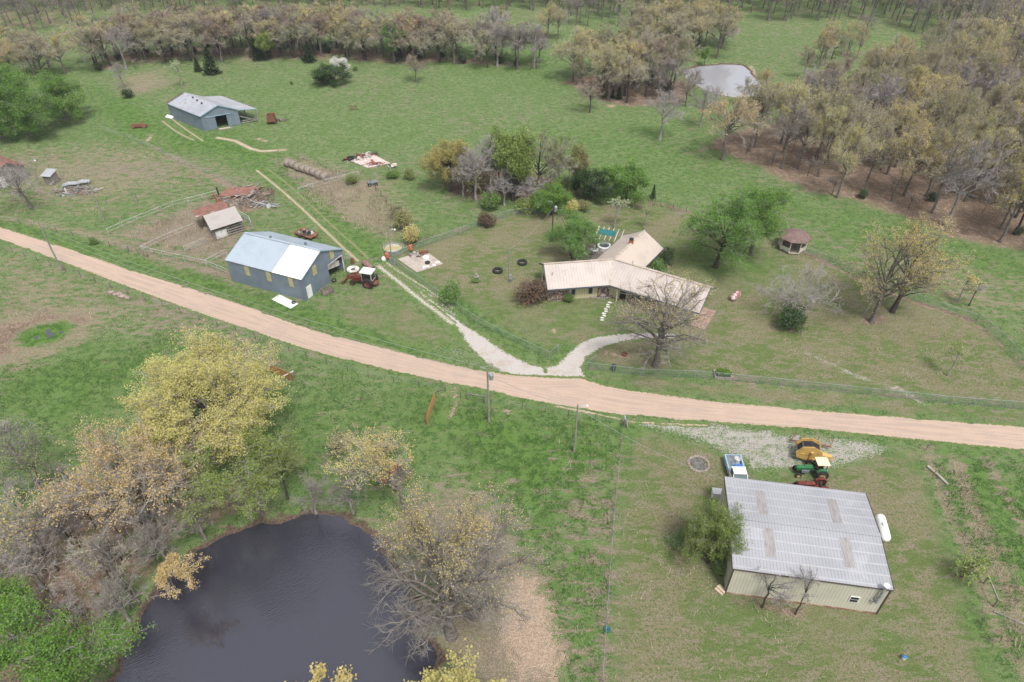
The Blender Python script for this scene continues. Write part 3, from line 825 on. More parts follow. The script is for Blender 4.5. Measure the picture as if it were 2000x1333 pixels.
def slope(x0, x1, side, mb=r, lift=0.0, y0=0.0, y1=1.0, t=0.06):
    """strip of one roof slope; y0..y1 runs from eave to ridge"""
    ya, yb = (-o + (Wd / 2 + o) * y0, -o + (Wd / 2 + o) * y1) if side == 0 else (Wd + o - (Wd / 2 + o) * y0, Wd + o - (Wd / 2 + o) * y1)
    za, zb = ze + (zr - ze) * y0 + lift, ze + (zr - ze) * y1 + lift
    sheet(mb, [F.p(x0, ya, za), F.p(x1, ya, za), F.p(x1, yb, zb), F.p(x0, yb, zb)], t)
slope(-o, L + o, 0); slope(-o, L + o, 1)
roof = r.part('roof', 'shed_roof', shed)
for side, a, b in ((0, 0.3, 0.86), (1, 0.26, 0.84)):
    for x in (3.0 if side == 0 else 2.75, 10.0 if side == 0 else 9.75):
        k = MB(); slope(x, x + 0.95, side, k, 0.012, a, b, 0.014); k.part('skylight', 'skylight', roof)
MAT['seam'] = M('pale screw line', (0.36, 0.365, 0.39), (0.33, 0.335, 0.36), 2.0, 0.55)
for side in (0, 1):
    for y_ in (0.04, 0.23, 0.42, 0.61, 0.8):
        k = MB(); slope(-o, L + o, side, k, 0.005, y_, y_ + 0.025, 0.006); k.part('screw_line', 'seam', roof)
k = MB(); k.beam(F.p(-o, Wd / 2, zr + 0.02), F.p(L + o, Wd / 2, zr + 0.02), 0.45, 0.05); k.part('ridge_cap', 'shed_roof', roof)
t = MB()
for x in (-o - 0.03, L + o + 0.03):
    t.beam(F.p(x, -o, ze - 0.06), F.p(x, Wd / 2, zr - 0.06), 0.06, 0.2); t.beam(F.p(x, Wd / 2, zr - 0.06), F.p(x, Wd + o, ze - 0.06), 0.06, 0.2)
t.beam(F.p(-o, -o - 0.03, ze - 0.09), F.p(L + o, -o - 0.03, ze - 0.09), 0.06, 0.1)
for x in (0, L): t.beam(F.p(x, -0.03, 0), F.p(x, -0.03, ze - 0.14), 0.14, 0.07)
t.part('trim', 'trim_brown', shed)
t = MB(); t.beam(F.p(0.1, -0.02, 0.14), F.p(L - 0.1, -0.02, 0.14), 0.05, 0.22); t.part('base_rail', 'rust_line', shed)
q = F.loc(1642, 1177, 1.9)
wx = 10.85
fr = MB(); fr.box(wx, wx + 0.85, -0.05, 0.01, 1.45, 2.35, 0, F.m); wf = fr.part('window', 'white', shed)
for z0 in (1.53, 1.94):
    pn = MB(); pn.box(wx + 0.08, wx + 0.77, -0.07, -0.04, z0, z0 + 0.33, 0, F.m); pn.part('pane', 'glass', wf)
f = MB(); f.tube([F.p(13.05, -0.28, 2.2), F.p(13.05, -0.28, 5.0)], 0.13, 10)
f.tube([F.p(13.05, 0.0, 2.25), F.p(13.05, -0.28, 2.2)], 0.11, 8)
f.box(12.62, 12.98, -0.12, -0.02, 2.0, 2.3, 0, F.m).box(12.8, 13.0, -0.2, -0.02, 2.75, 2.85, 0, F.m)
fl = f.part('flue_pipe', 'galv', shed)
c = MB(); c.lathe([(0.0, 0.22), (0.27, 0.1), (0.28, 0.0), (0.0, 0.0)], 12, 0, 'z', F.p(13.05, -0.28, 5.0)); c.part('rain_cap', 'white', fl)
d = MB(); d.box(-0.04, 0.02, 7.6, 8.6, 0, 2.1, 0, F.m); d.part('door', 'white', shed)
d = MB(); d.box(4.6, 8.9, Wd - 0.02, Wd + 0.05, 0, 3.3, 0, F.m); d.part('garage_door', 'white_dirty', shed)

# ------------------------------------------------------------------ blue barn by the road
F = Frame((-44.05, 90.0), (-31.24, 84.65), (-26.85, 93.2))
ze, zr, L, Wd = 3.95, 6.25, F.L, F.W
barn = thing('blue_barn', 'blue grey steel barn beside the road, one roof bay bright white', 'barn', F.A, F.rz)
for y in (0.0, Wd - 0.08): MB().box(0, L, y, y + 0.08, 0, ze - 0.05, 0, F.m).part('wall', 'blue_wall', barn)
oy0, oy1, oz = F.loc(647, 551, 0).y, Wd - 0.35, 3.0
g = MB()
gz = lambda y: ze - 0.06 + (zr - ze) * (y / (Wd / 2) if y < Wd / 2 else 2 - y / (Wd / 2))
def panel(mb, x, poly, t=0.08): mb.prism([F.p(x, y, z) for y, z in poly], (t, 0, 0))
panel(g, L - 0.08, [(0.08, 0), (oy0, 0), (oy0, oz), (oy0, gz(oy0)), (min(oy0, Wd / 2), gz(min(oy0, Wd / 2))), (0.08, gz(0.08))] if oy0 <= Wd / 2 else [(0.08, 0), (oy0, 0), (oy0, gz(oy0)), (Wd / 2, gz(Wd / 2)), (0.08, gz(0.08))])
if oy0 <= Wd / 2: panel(g, L - 0.08, [(oy0, oz), (oy1, oz), (oy1, gz(oy1)), (Wd / 2, gz(Wd / 2)), (oy0, gz(oy0))])
else: panel(g, L - 0.08, [(oy0, oz), (oy1, oz), (oy1, gz(oy1)), (oy0, gz(oy0))])
panel(g, L - 0.08, [(oy1, 0), (Wd - 0.08, 0), (Wd - 0.08, gz(Wd - 0.08)), (oy1, gz(oy1))])
g.part('gable_wall', 'blue_gable', barn)
g = MB(); panel(g, 0, [(0.08, 0), (Wd - 0.08, 0), (Wd - 0.08, gz(Wd - 0.08)), (Wd / 2, gz(Wd / 2)), (0.08, gz(0.08))]); g.part('gable_wall', 'blue_gable', barn)
xs, o = L * 0.625, 0.14
r = MB(); slope(-o, xs, 0, r); slope(-o, L + o, 1, r); roof = r.part('roof', 'blue_roof', barn)
r = MB(); slope(xs + 0.004, L + o, 0, r); r.part('roof_bay', 'white_roof', barn, 'bright white roof bay')
k = MB(); k.beam(F.p(-o, Wd / 2, zr + 0.02), F.p(L + o, Wd / 2, zr + 0.02), 0.4, 0.05); k.part('ridge_cap', 'blue_roof', roof)
for x, y in ((4.6, Wd / 2 + 0.25), (9.8, Wd * 0.68)):
    k = MB(); k.lathe([(0, 0.35), (0.2, 0.3), (0.2, 0), (0.22, -0.5)], 10, 0, 'z', F.p(x, y, zr - (y - Wd / 2) / (Wd / 2) * (zr - ze) + 0.1)); k.part('vent', 'galv_dark', roof)
for x in (-o - 0.03, L + o + 0.03):
    t = MB(); t.beam(F.p(x, -o, ze - 0.05), F.p(x, Wd / 2, zr - 0.05), 0.06, 0.16); t.beam(F.p(x, Wd / 2, zr - 0.05), F.p(x, Wd + o, ze - 0.05), 0.06, 0.16)
    t.part('trim', 'blue_trim', barn)
t = MB(); t.beam(F.p(L + 0.03, oy1, 0), F.p(L + 0.03, oy1, oz), 0.08, 0.16); t.beam(F.p(L + 0.03, oy0, oz), F.p(L + 0.03, oy1, oz), 0.06, 0.1)
t.part('door_frame', 'white_dirty', barn)
for fx in (0.235, 0.525, 0.82):
    k = MB(); k.box(L * fx, L * fx + 0.82, -0.03, 0.01, 2.0, 3.75, 0, F.m); k.part('window', 'yellow_pane', barn)
for y, z in ((2.55, 3.0), (6.75, 3.55)):
    k = MB(); k.box(L - 0.02, L + 0.03, y, y + 0.85, z, z + 1.6, 0, F.m); k.part('window', 'yellow_pane', barn)
d = MB(); d.box(L - 0.02, L + 0.04, 0.55, 1.6, 0.05, 2.15, 0, F.m); dd = d.part('door', 'white', barn)
k = MB(); k.box(L + 0.04, L + 0.09, 0.65, 0.73, 1.0, 1.12, 0, F.m); k.part('handle', 'galv_dark', dd)
d = MB(); d.prism([F.p(L - 0.5, oy0 + 0.1, 2.95), F.p(L - 0.5, oy0 + 0.1, 1.95), F.p(L - 0.5, oy1 - 0.3, 1.2), F.p(L - 0.5, oy1 - 0.3, 2.15)], (0.07, 0, 0))
d.part('garage_door', 'white_dirty', barn, 'dirty white door hanging crooked in the opening')
barnF = F

# ------------------------------------------------------------------ far barn with lean-to
F = Frame(at(335, 230), at(400, 257), at(471, 244))
ze, zr, L, Wd = 3.5, 5.3, F.L, F.W
fb = thing('hay_barn', 'blue barn in the far pasture with flaking pale roof and open lean-to', 'barn', F.A, F.rz)
for y in (0.0, Wd - 0.08): MB().box(0, L, y, y + 0.08, 0, ze - 0.05, 0, F.m).part('wall', 'blue_wall', fb)
g = MB(); y0, y1, oz = Wd * 0.36, Wd * 0.67, 2.9
panel(g, L - 0.08, [(0.08, 0), (y0, 0), (y0, gz(y0)), (0.08, gz(0.08))])
panel(g, L - 0.08, [(y0, oz), (y1, oz), (y1, gz(y1)), (Wd / 2, gz(Wd / 2)), (y0, gz(y0))])
panel(g, L - 0.08, [(y1, 0), (Wd - 0.08, 0), (Wd - 0.08, gz(Wd - 0.08)), (y1, gz(y1))])
g.part('gable_wall', 'blue_gable', fb)
g = MB(); panel(g, 0, [(0.08, 0), (Wd - 0.08, 0), (Wd - 0.08, gz(Wd - 0.08)), (Wd / 2, gz(Wd / 2)), (0.08, gz(0.08))]); g.part('gable_wall', 'blue_gable', fb)
o = 0.2
r = MB(); slope(-o + 0.9, L + o, 0, r); roof = r.part('roof', 'rust_roof', fb)
lean = 4.2
r = MB(); slope(-o, L + o, 1, r); sheet(r, [F.p(-o, Wd + o, ze), F.p(L + o, Wd + o, ze), F.p(L + o, Wd + lean, ze - 0.5), F.p(-o, Wd + lean, ze - 0.5)], 0.06)
r.part('lean_to_roof', 'pale_roof', fb)
t = MB()
for i in range(9):
    y = -o + (Wd / 2 + o) * (i + 0.3) / 9; z = ze + (zr - ze) * (i + 0.3) / 9 - 0.03
    t.beam(F.p(-o - 0.3, y, z), F.p(0.9, y, z), 0.16, 0.1)
t.part('purlin', 'rust', roof, 'bare rusty purlins where roof sheets are missing')
for x, y in ((5.0, 3.6), (7.3, 3.3), (9.6, 3.0)):
    k = MB(); k.lathe([(0, 0.3), (0.22, 0.25), (0.22, -0.1)], 8, 0, 'z', F.p(x, y, ze + (zr - ze) * y / (Wd / 2))); k.part('vent', 'black', roof)
t = MB(); t.beam(F.p(L + o + 0.04, -o, ze - 0.04), F.p(L + o + 0.04, Wd / 2, zr - 0.04), 0.06, 0.18); t.beam(F.p(L + o + 0.04, Wd / 2, zr - 0.04), F.p(L + o + 0.04, Wd + o, ze - 0.04), 0.06, 0.18)
t.beam(F.p(L + o + 0.04, Wd + o, ze - 0.04), F.p(L + o + 0.04, Wd + lean, ze - 0.55), 0.06, 0.16); t.beam(F.p(-o, -o - 0.03, ze - 0.05), F.p(L + o, -o - 0.03, ze - 0.05), 0.06, 0.12)
t.part('trim', 'blue_trim', fb)
t = MB(); t.beam(F.p(L + 0.12, y0 - Wd * 0.3 + 0.4, oz + 0.12), F.p(L + 0.12, y1 + 0.9, oz + 0.12), 0.14, 0.16); t.part('door_track', 'blue_trim', fb)
MB().box(L + 0.02, L + 0.08, y1 - 0.05, y1 + 2.0, 0.1, oz, 0, F.m).part('sliding_door', 'blue_gable', fb); MB().box(L + 0.02, L + 0.08, y0 - 2.0, y0, 0.1, oz, 0, F.m).part('sliding_door', 'blue_gable', fb)
d = MB(); d.box(L + 0.1, L + 1.0, y0, y1, 0, 0.1, 0, F.m); d.part('apron', 'concrete', fb)
for x in (L, L * 0.66, L * 0.33, 0.2):
    p = MB(); p.beam(F.p(x, Wd + lean - 0.3, 0), F.p(x, Wd + lean - 0.3, ze - 0.5), 0.18, 0.18); p.part('post', 'wood_grey', fb)
t = MB()
for x0 in (0.0, L * 0.33, L * 0.66):
    for z in (0.4, 0.8, 1.2): t.beam(F.p(x0, Wd + lean - 0.3, z), F.p(x0 + L / 3, Wd + lean - 0.3, z), 0.05, 0.16)
for z in (0.4, 0.8): t.beam(F.p(L, Wd + 0.3, z), F.p(L, Wd + lean - 0.3, z), 0.05, 0.16)
t.beam(F.p(L - 0.5, Wd + 0.4, 1.8), F.p(L - 0.6, Wd + lean - 0.4, 0.3), 0.1, 0.2)
t.part('rail', 'wood_grey', fb)

# ------------------------------------------------------------------ ranch house: three wings meeting at one point
J = Vector((15.42, 88.75, 0)); ZE, ZR = 2.7, 4.85
house = thing('ranch_house', 'three winged ranch house with tan ribbed metal roof and stone front', 'house', J)
def V2(deg): return Vector((math.cos(math.radians(deg)), math.sin(math.radians(deg)), 0))
wings = {'l': (187.5, 10.7, 3.68), 'r': (-30.6, 15.1, 3.72), 'w': (55.3, 10.7, 3.65)}
def wp(k, x, y, z):
    a = wings[k][0]
    return V2(a) * x + V2(a + 90) * y + Vector((0, 0, z))
def meet(k1, s1, k2, s2):
    """where two eaves cross (plan)"""
    p, d = wp(k1, 0, s1 * wings[k1][2], 0), V2(wings[k1][0])
    q, e = wp(k2, 0, s2 * wings[k2][2], 0), V2(wings[k2][0])
    den = d.x * e.y - d.y * e.x
    t = ((q.x - p.x) * e.y - (q.y - p.y) * e.x) / den
    return p + d * t
vf = meet('l', 1, 'r', -1); vb = meet('l', -1, 'r', 1)
up = lambda p, z: Vector((p.x, p.y, z))
Jz = Vector((0, 0, ZR))
def roofpart(name, k, polys, mat, parent):
    """roof sheets of one wing, modelled in the wing's own axes so the ribs run down the slope"""
    a = math.radians(wings[k][0])
    inv = Matrix.Rotation(-a, 4, 'Z')
    mb = MB()
    for q in polys: sheet(mb, [inv @ Vector(p) for p in q], 0.1)
    ob = mb.part(name, mat, parent)
    ob.rotation_euler = (0, 0, a)
    return ob
Ll, Lr, Lw = (wings[k][1] for k in 'lrw')
el, er, ew = (wings[k][2] for k in 'lrw')
rl = roofpart('roof', 'l', [[wp('l', Ll, el, ZE), up(vf, ZE), Jz, wp('l', Ll, 0, ZR)], [wp('l', Ll, 0, ZR), Jz, up(vb, ZE), wp('l', Ll, -el, ZE)]], 'house_roof', house)
rr = roofpart('roof', 'r', [[wp('r', Lr, -er, ZE), wp('r', Lr, 0, ZR), Jz, up(vf, ZE)], [wp('r', Lr, 0, ZR), wp('r', Lr, er, ZE), up(vb, ZE), Jz]], 'house_roof', house)
rw = roofpart('roof', 'w', [[wp('w', 0.0, 0, ZR - 0.05), wp('w', 0.3, ew, ZE), wp('w', Lw, ew, ZE), wp('w', Lw, 0, ZR - 0.05)], [wp('w', 0.0, 0, ZR - 0.05), wp('w', Lw, 0, ZR - 0.05), wp('w', Lw, -ew, ZE), wp('w', 0.3, -ew, ZE)]], 'house_roof_tan', house)
c = MB()
c.beam(wp('l', Ll, 0, ZR + 0.03), Jz + Vector((0, 0, 0.03)), 0.32, 0.06); c.beam(wp('r', Lr, 0, ZR + 0.03), Jz + Vector((0, 0, 0.03)), 0.32, 0.06)
c.beam(wp('w', Lw, 0, ZR - 0.02), wp('w', 0.5, 0, ZR - 0.02), 0.32, 0.06); c.beam(up(vf, ZE + 0.02), Jz + Vector((0, 0, 0.01)), 0.25, 0.04)
c.part('ridge_cap', 'cap', house)
t = MB()
def fas(a, b, h=0.24): t.beam(Vector(a) - Vector((0, 0, 0.12)), Vector(b) - Vector((0, 0, 0.12)), 0.08, h)
fas(wp('l', Ll, el + 0.05, ZE), up(vf, ZE) + Vector((0, -0.05, 0))); fas(wp('r', Lr, -er - 0.05, ZE), up(vf, ZE) + Vector((0.02, -0.05, 0)))
for k, E, LL, zz in (('l', el, Ll, ZR), ('r', er, Lr, ZR), ('w', ew, Lw, ZR - 0.05)):
    for s in (1, -1): fas(wp(k, LL + 0.05, s * (E + 0.1), ZE), wp(k, LL + 0.05, 0, zz))
    t.box(*(0, 0, 0, 0, 0, 0)) if False else None
fas(wp('w', Lw, -ew - 0.05, ZE), wp('w', 3.0, -ew - 0.05, ZE)); fas(wp('w', Lw, ew + 0.05, ZE), wp('w', 3.5, ew + 0.05, ZE))
t.part('fascia', 'fascia', house)
w = MB()
slope_ = (ZR - ZE) / 3.7
for k, LL, hf, hb in (('l', Ll - 0.25, 2.75, 2.9), ('r', Lr - 1.0, 2.6, 2.9), ('w', Lw - 0.5, 2.9, 2.9)):
    yf, yb = (hf, -hb) if k == 'l' else ((-hf, hb) if k == 'r' else (2.9, -2.9))
    top = lambda y: ZR - abs(y) * slope_ - 0.16
    pts = [wp(k, LL, yf, 0), wp(k, LL, yb, 0), wp(k, LL, yb, top(yb)), wp(k, LL, 0, top(0)), wp(k, LL, yf, top(yf))]
    w.prism(pts, -V2(wings[k][0]) * (LL - 0.2))
w.part('wall', 'siding', house)
def wbox(name, k, x0, x1, y0, y1, z0, z1, mat, parent=house, label=None):
    a = math.radians(wings[k][0])
    ob = MB().box(x0, x1, y0, y1, z0, z1).part(name, mat, parent, label)
    if parent is house: ob.rotation_euler = (0, 0, a)
    return ob
lx = lambda px: (Matrix.Rotation(-math.radians(wings['l'][0]), 4, 'Z') @ (at(px, 585) - J)).x
wbox('stone_facing', 'l', lx(1110), Ll - 0.2, 2.7, 2.9, 0, 2.6, 'stone')
wbox('stone_facing', 'l', 1.0, lx(1168), 2.7, 2.88, 0, 2.6, 'stone')
for px in (1115, 1149):
    fr_ = wbox('window', 'l', lx(px + 8.5), lx(px), 2.73, 2.8, 0.7, 2.1, 'galv_dark')
    wbox('pane', 'l', lx(px + 7), lx(px + 1.5), 2.79, 2.82, 0.8, 2.0, 'glass', fr_)
wbox('shutter_post', 'l', lx(1113), lx(1111), 2.72, 2.94, 0, 2.5, 'cream')
# right wing front: recessed entry, stone, windows, garage door
wbox('entry_door', 'r', 2.6, 3.6, -2.68, -2.58, 0.1, 2.1, 'dark')
wbox('stone_facing', 'r', 3.7, 8.4, -2.76, -2.6, 0, 2.2, 'stone')
for x in (4.6, 6.6):
    fr_ = wbox('window', 'r', x, x + 1.2, -2.82, -2.74, 0.8, 2.0, 'dark')
    wbox('pane', 'r', x + 0.1, x + 1.1, -2.85, -2.81, 0.9, 1.9, 'glass', fr_)
wbox('garage_door', 'r', 9.2, 13.2, -2.68, -2.58, 0.05, 2.15, 'cream')
for x in (2.4, 8.6): wbox('porch_post', 'r', x, x + 0.14, -3.5, -3.36, 0, 2.55, 'cream')
wbox('end_window', 'r', Lr - 1.05, Lr - 0.95, -0.6, 0.8, 0.9, 2.0, 'glass')
wbox('stoop', 'r', Lr - 0.9, Lr + 1.2, -3.6, 1.6, 0, 0.16, 'wood_warm', house, 'reddish plank stoop at the garage end')
wbox('end_window', 'l', Ll - 0.3, Ll - 0.2, -1.8, -0.4, 0.8, 2.1, 'glass')
ch = MB(); p = wp('w', 6.0, 0.05, 0)
ch.box(p.x - 0.3, p.x + 0.3, p.y - 0.25, p.y + 0.25, ZR - 0.5, ZR + 0.5); chm = ch.part('chimney', M('rusty chimney', (0.32, 0.10, 0.045), (0.16, 0.07, 0.05), 2, 0.9), house)
k = MB(); k.lathe([(0, 0.28), (0.34, 0.2), (0.34, 0.0), (0, 0)], 10, 0, 'z', (p.x, p.y, ZR + 0.5)); k.part('rain_cap', 'black', chm)
for kk, x, y in (('l', 9.7, 1.7), ('l', 5.6, -0.25), ('r', 6.3, 0.35), ('r', 7.6, 0.35), ('w', 2.1, -2.3)):
    z = ZR - abs(y) * slope_
    q = wp(kk, x, y, z)
    MB().tube([q - Vector((0, 0, 0.05)), q + Vector((0, 0, 0.55 if kk != 'w' else 0.8))], 0.06, 6).part('vent_pipe', 'galv', house)

# ------------------------------------------------------------------ patio deck and its pergola behind the house
dk = at(1150, 503)
deckp = [at(1118, 506), at(1172, 512), at(1200, 484), at(1168, 470)]
m = MB(); m.prism([p for p in deckp], (0, 0, 0.25))
tag(m.part('patio_deck', 'deck'), 'grey board deck behind the house beside the leafy shrub', 'deck')
pc = at(1187, 486)
pg = thing('pergola', 'white slatted pergola shaded with teal cloth on the deck', 'pergola', (pc.x, pc.y, 0.25), math.radians(-18))
for x in (-2.0, 2.0):
    for y in (-1.3, 1.3): MB().box(x - 0.07, x + 0.07, y - 0.07, y + 0.07, 0, 2.4).part('post', 'white_dirty', pg)
for i in range(6):
    x = -2.1 + i * 0.84
    MB().box(x - 0.04, x + 0.04, -2.1, 2.1, 2.45, 2.6).part('rafter', 'white_dirty', pg)
MB().box(-1.8, 1.0, -0.7, 1.1, 2.62, 2.66).part('shade_cloth', 'green_cloth', pg)
MB().box(1.9, 1.96, -1.3, 1.3, 0.5, 2.3).part('screen', 'green_dark', pg)
hp = at(1179, 489)
ht = thing('hot_tub', 'round white tub on the deck under the pergola', 'hot tub', (hp.x, hp.y, 0.25))
MB().lathe([(1.05, 0), (1.15, 0.7), (1.1, 0.78), (0.9, 0.78), (0.85, 0.35), (0, 0.3)], 20).part('tub', 'white', ht, smooth=False)
MB().lathe([(0.86, 0.5), (0, 0.5)], 20).part('water', 'water', ht)
for i, (px, py) in enumerate(((1139, 490), (1143, 499), (1157, 493), (1164, 494))):
    q = at(px, py, 0.25)
    c = thing('patio_chair', 'low white patio chair on the grey deck', 'chair', q, i * 1.3, 'patio chairs')
    MB().box(-0.25, 0.25, -0.25, 0.25, 0.3, 0.36).part('seat', 'white', c)
    MB().box(-0.25, 0.25, 0.2, 0.26, 0.36, 0.85).part('backrest', 'white', c)
    for x in (-0.22, 0.18):
        for y in (-0.22, 0.18): MB().box(x, x + 0.04, y, y + 0.04, 0, 0.3).part('leg', 'white', c)

# ------------------------------------------------------------------ gazebo
gp = at(1545, 486)
gz_ = thing('gazebo', 'octagonal gazebo with brown shingle roof and cream posts by the back fence', 'gazebo', gp, math.radians(22.5 - 8))
rg = 2.15
oc = lambda r, i, z: (r * math.cos(i * math.pi / 4), r * math.sin(i * math.pi / 4), z)
m = MB(); m.lathe([(0, 0.35), (rg, 0.35), (rg, 0)], 8); m.part('floor', 'wood', gz_)
m = MB(); m.lathe([(0, 3.5), (1.3, 3.05), (rg + 0.5, 2.5), (rg + 0.5, 2.4), (0, 2.45)], 8); m.part('roof', 'shingle', gz_)
for i in range(8):
    MB().beam(oc(rg, i, 0.3), oc(rg, i, 2.5), 0.13, 0.13).part('post', 'cream', gz_)
    if i != 5:
        b = MB(); a, c = Vector(oc(rg, i, 0.75)), Vector(oc(rg, i + 1, 0.75)); b.beam(a, c, 0.06, 0.7); b.part('railing', 'cream', gz_)
MB().beam(oc(rg + 0.05, 5, 0.3), oc(rg + 0.05, 6, 0.3), 0.1, 0.12).part('step', 'cream', gz_)

# ------------------------------------------------------------------ loafing shed in the corral
F = Frame(at(421, 470), at(476, 452), at(462, 432))
ls = thing('loafing_shed', 'open cattle shed with pale metal roof over slatted sides, rear slope rusty', 'shed', F.A, F.rz)
A_, B_ = F.inv @ at(421, 455, 2.2), F.inv @ at(477, 434, 2.2)
x0, x1, yr, yb = -0.3, F.L + 0.3, 3.9, 8.0
r = MB(); sheet(r, [F.p(x0, -0.5, 2.3), F.p(x1, -0.5, 2.3), F.p(x1, yr, 3.1), F.p(x0, yr, 3.1)], 0.06)
r.part('roof', M('white ribbed steel', (0.37, 0.34, 0.32), (0.33, 0.30, 0.285), 0.5, 0.6, ribs=(0, 0.42), ribc=0.82), ls)
r = MB(); sheet(r, [F.p(x0 - 1.1, yr, 3.02), F.p(x1 - 0.9, yr, 3.02), F.p(x1 - 0.9, yb, 2.75), F.p(x0 - 1.1, yb, 2.75)], 0.06)
r.part('rear_roof', 'rust_sheet', ls, 'rusty rear roof slope')
for x in (0, F.L / 2, F.L):
    for y in (0, yr, yb - 0.3):
        MB().beam(F.p(x, y, 0), F.p(x, y, 2.3 + (0.7 if y == yr else 0.1 if y else 0)), 0.16, 0.16).part('post', 'wood', ls)
t = MB()
for z in (0.3, 0.75, 1.2, 1.65):
    t.beam(F.p(0, -0.1, z), F.p(F.L, -0.1, z), 0.05, 0.22); t.beam(F.p(F.L + 0.1, 0, z), F.p(F.L + 0.1, yr, z), 0.05, 0.2)
    t.beam(F.p(-0.1, 0, z), F.p(-0.1, yr, z), 0.05, 0.16)
t.part('side_boards', 'wood_grey', ls)
MB().box(0.3, F.L * 0.45, -0.2, -0.14, 0.15, 1.5, 0, F.m).part('gate_panel', 'white_dirty', ls)

# ------------------------------------------------------------------ derelict house at the left edge, outhouse
F = Frame(at(-52, 352), at(-2, 372), at(58, 348))
oh = thing('old_farmhouse', 'derelict grey farmhouse with rusty metal roof beside the bare tree', 'house', F.A, F.rz)
ze, zr, L, Wd, o = 2.7, 4.4, F.L, F.W, 0.3
w = MB()
for y in (0.0, Wd - 0.1): w.box(0, L, y, y + 0.1, 0, ze, 0, F.m)
panel(w, L - 0.1, [(0.1, 0), (Wd - 0.1, 0), (Wd - 0.1, gz(Wd - 0.1)), (Wd / 2, gz(Wd / 2)), (0.1, gz(0.1))])
panel(w, 0, [(0.1, 0), (Wd - 0.1, 0), (Wd - 0.1, gz(Wd - 0.1)), (Wd / 2, gz(Wd / 2)), (0.1, gz(0.1))])
w.part('wall', 'old_wall', oh)
r = MB(); slope(-o, L + o, 0, r); slope(-o, L + o, 1, r); r.part('roof', 'rust_sheet', oh)
MB().box(L - 0.02, L + 0.04, Wd * 0.52, Wd * 0.66, 1.5, 2.6, 0, F.m).part('window', 'dark', oh)
MB().box(L - 0.02, L + 0.05, Wd * 0.14, Wd * 0.3, 0.1, 2.2, 0, F.m).part('door', 'white', oh)
q = at(104, 358)
ot = thing('outhouse', 'small outhouse with grey metal roof near the derelict farmhouse', 'outhouse', q, math.radians(-8))
MB().box(-0.9, 0.9, -0.9, 0.9, 0, 1.9).part('wall', 'old_wall', ot)
m = MB(); sheet(m, [(-1.1, -1.2, 1.95), (1.1, -1.2, 1.95), (1.1, 1.2, 2.5), (-1.1, 1.2, 2.5)], 0.06); m.part('roof', 'pale_roof', ot)
MB().box(-0.93, -0.9, -0.4, 0.35, 0.05, 1.75).part('door', 'dark', ot)
# ------------------------------------------------------------------ poles, wires, lamps
MAT['wire'] = M('wire', (0.26, 0.265, 0.27), rough=0.6)
def pole(name, label, b, top, r=0.14, kind='plain', mat='wood_grey', group=None):
    p = at(*b); h = tall(b[0], b[1], top)
    t = thing(name, label, 'pole', p, 0, group)
    m = MB(); m.tube([(0, 0, 0), (0, 0, h * 0.5), (0, 0, h)], [r * 0.9, r * 0.78, r * 0.62], 8); m.part('shaft', mat, t)
    if kind == 'transformer':
        m = MB(); m.lathe([(0, 0), (0.26, 0.02), (0.28, 0.75), (0.2, 0.9), (0, 0.92)], 12, 0, 'z', (0.42, -0.1, h - 1.9)); m.part('transformer', 'galv', t)
        m = MB(); m.beam((-0.05, -0.05, h - 0.35), (-0.85, 0.0, h - 0.1), 0.06, 0.06); m.part('bracket', 'galv', t)
    if kind == 'lamp':
        m = MB(); m.tube([(0, 0, h - 0.6), (0.5, 0.1, h - 0.25), (0.95, 0.15, h - 0.3)], 0.05, 6); am = m.part('arm', 'galv', t)
        m = MB(); m.lathe([(0.04, 0.14), (0.13, 0.07), (0.16, -0.08), (0, -0.1)], 10, 0, 'z', (1.05, 0.16, h - 0.35)); m.part('lamp_head', 'white', am)
    if kind == 'meter':
        m = MB(); m.box(0.05, 0.45, -0.3, -0.1, 0.7, 1.5); m.part('meter_box', 'galv', t)
        m = MB(); m.beam((0.1, 0, 0), (0.9, 0.2, 0.9), 0.08, 0.08); m.part('brace', 'galv_dark', t)
    return t, p, h
_, pl, hl = pole('utility_pole', 'tall leaning grey utility pole on the verge below the dirt road', (121, 529), 443, 0.16)
_, pm, hm = pole('utility_pole', 'utility pole with grey transformer can standing below the road bend', (955, 825), 716, 0.16, 'transformer')
_, ps, hs_ = pole('yard_light_pole', 'grey wooden pole carrying a white yard lamp beside the wire fence', (1121, 883), 790, 0.13, 'lamp')
_, ph, hh = pole('utility_pole', 'dark utility pole with transformer behind the ranch house', (1078, 470), 392, 0.14, 'transformer', 'bark_dark')
_, pt, ht_ = pole('yard_light_pole', 'thin lamp pole beside the round stock tank', (765, 503), 446, 0.1, 'lamp')
_, pr, hr_ = pole('meter_pole', 'slim grey pole with meter box on the lawn left of the house', (994, 551), 485, 0.1, 'meter')
_, pd_, hd_ = pole('utility_pole', 'slanting grey pole at the junk heap in the left pasture', (205, 434), 355, 0.13, 'plain')
pole('utility_pole', 'short grey pole standing alone in the left pasture', (268, 396), 359, 0.12)
pole('yard_light_pole', 'thin pole with lamp beside the derelict farmhouse', (79, 362), 311, 0.1, 'lamp')
pole('post', 'tall grey post rising behind the cattle shed', (451, 417), 383, 0.13)
def wires(label, a, b, sag, offs):
    m = MB()
    for off in offs:
        a2, b2 = Vector(a) + Vector(off), Vector(b) + Vector(off)
        m.tube([a2.lerp(b2, i / 16) - Vector((0, 0, sag * 4 * (i / 16) * (1 - i / 16))) for i in range(17)], 0.02, 4, 0, False)
    tag(m.part('overhead_wire', 'wire'), label, 'wire')
wires('pair of power wires running from the left verge pole to the road bend pole', pl + Vector((0, 0, hl - 0.2)), pm + Vector((0, 0, hm - 0.2)), 1.6, [(0, 0, 0), (0.2, 0, -1.1)])
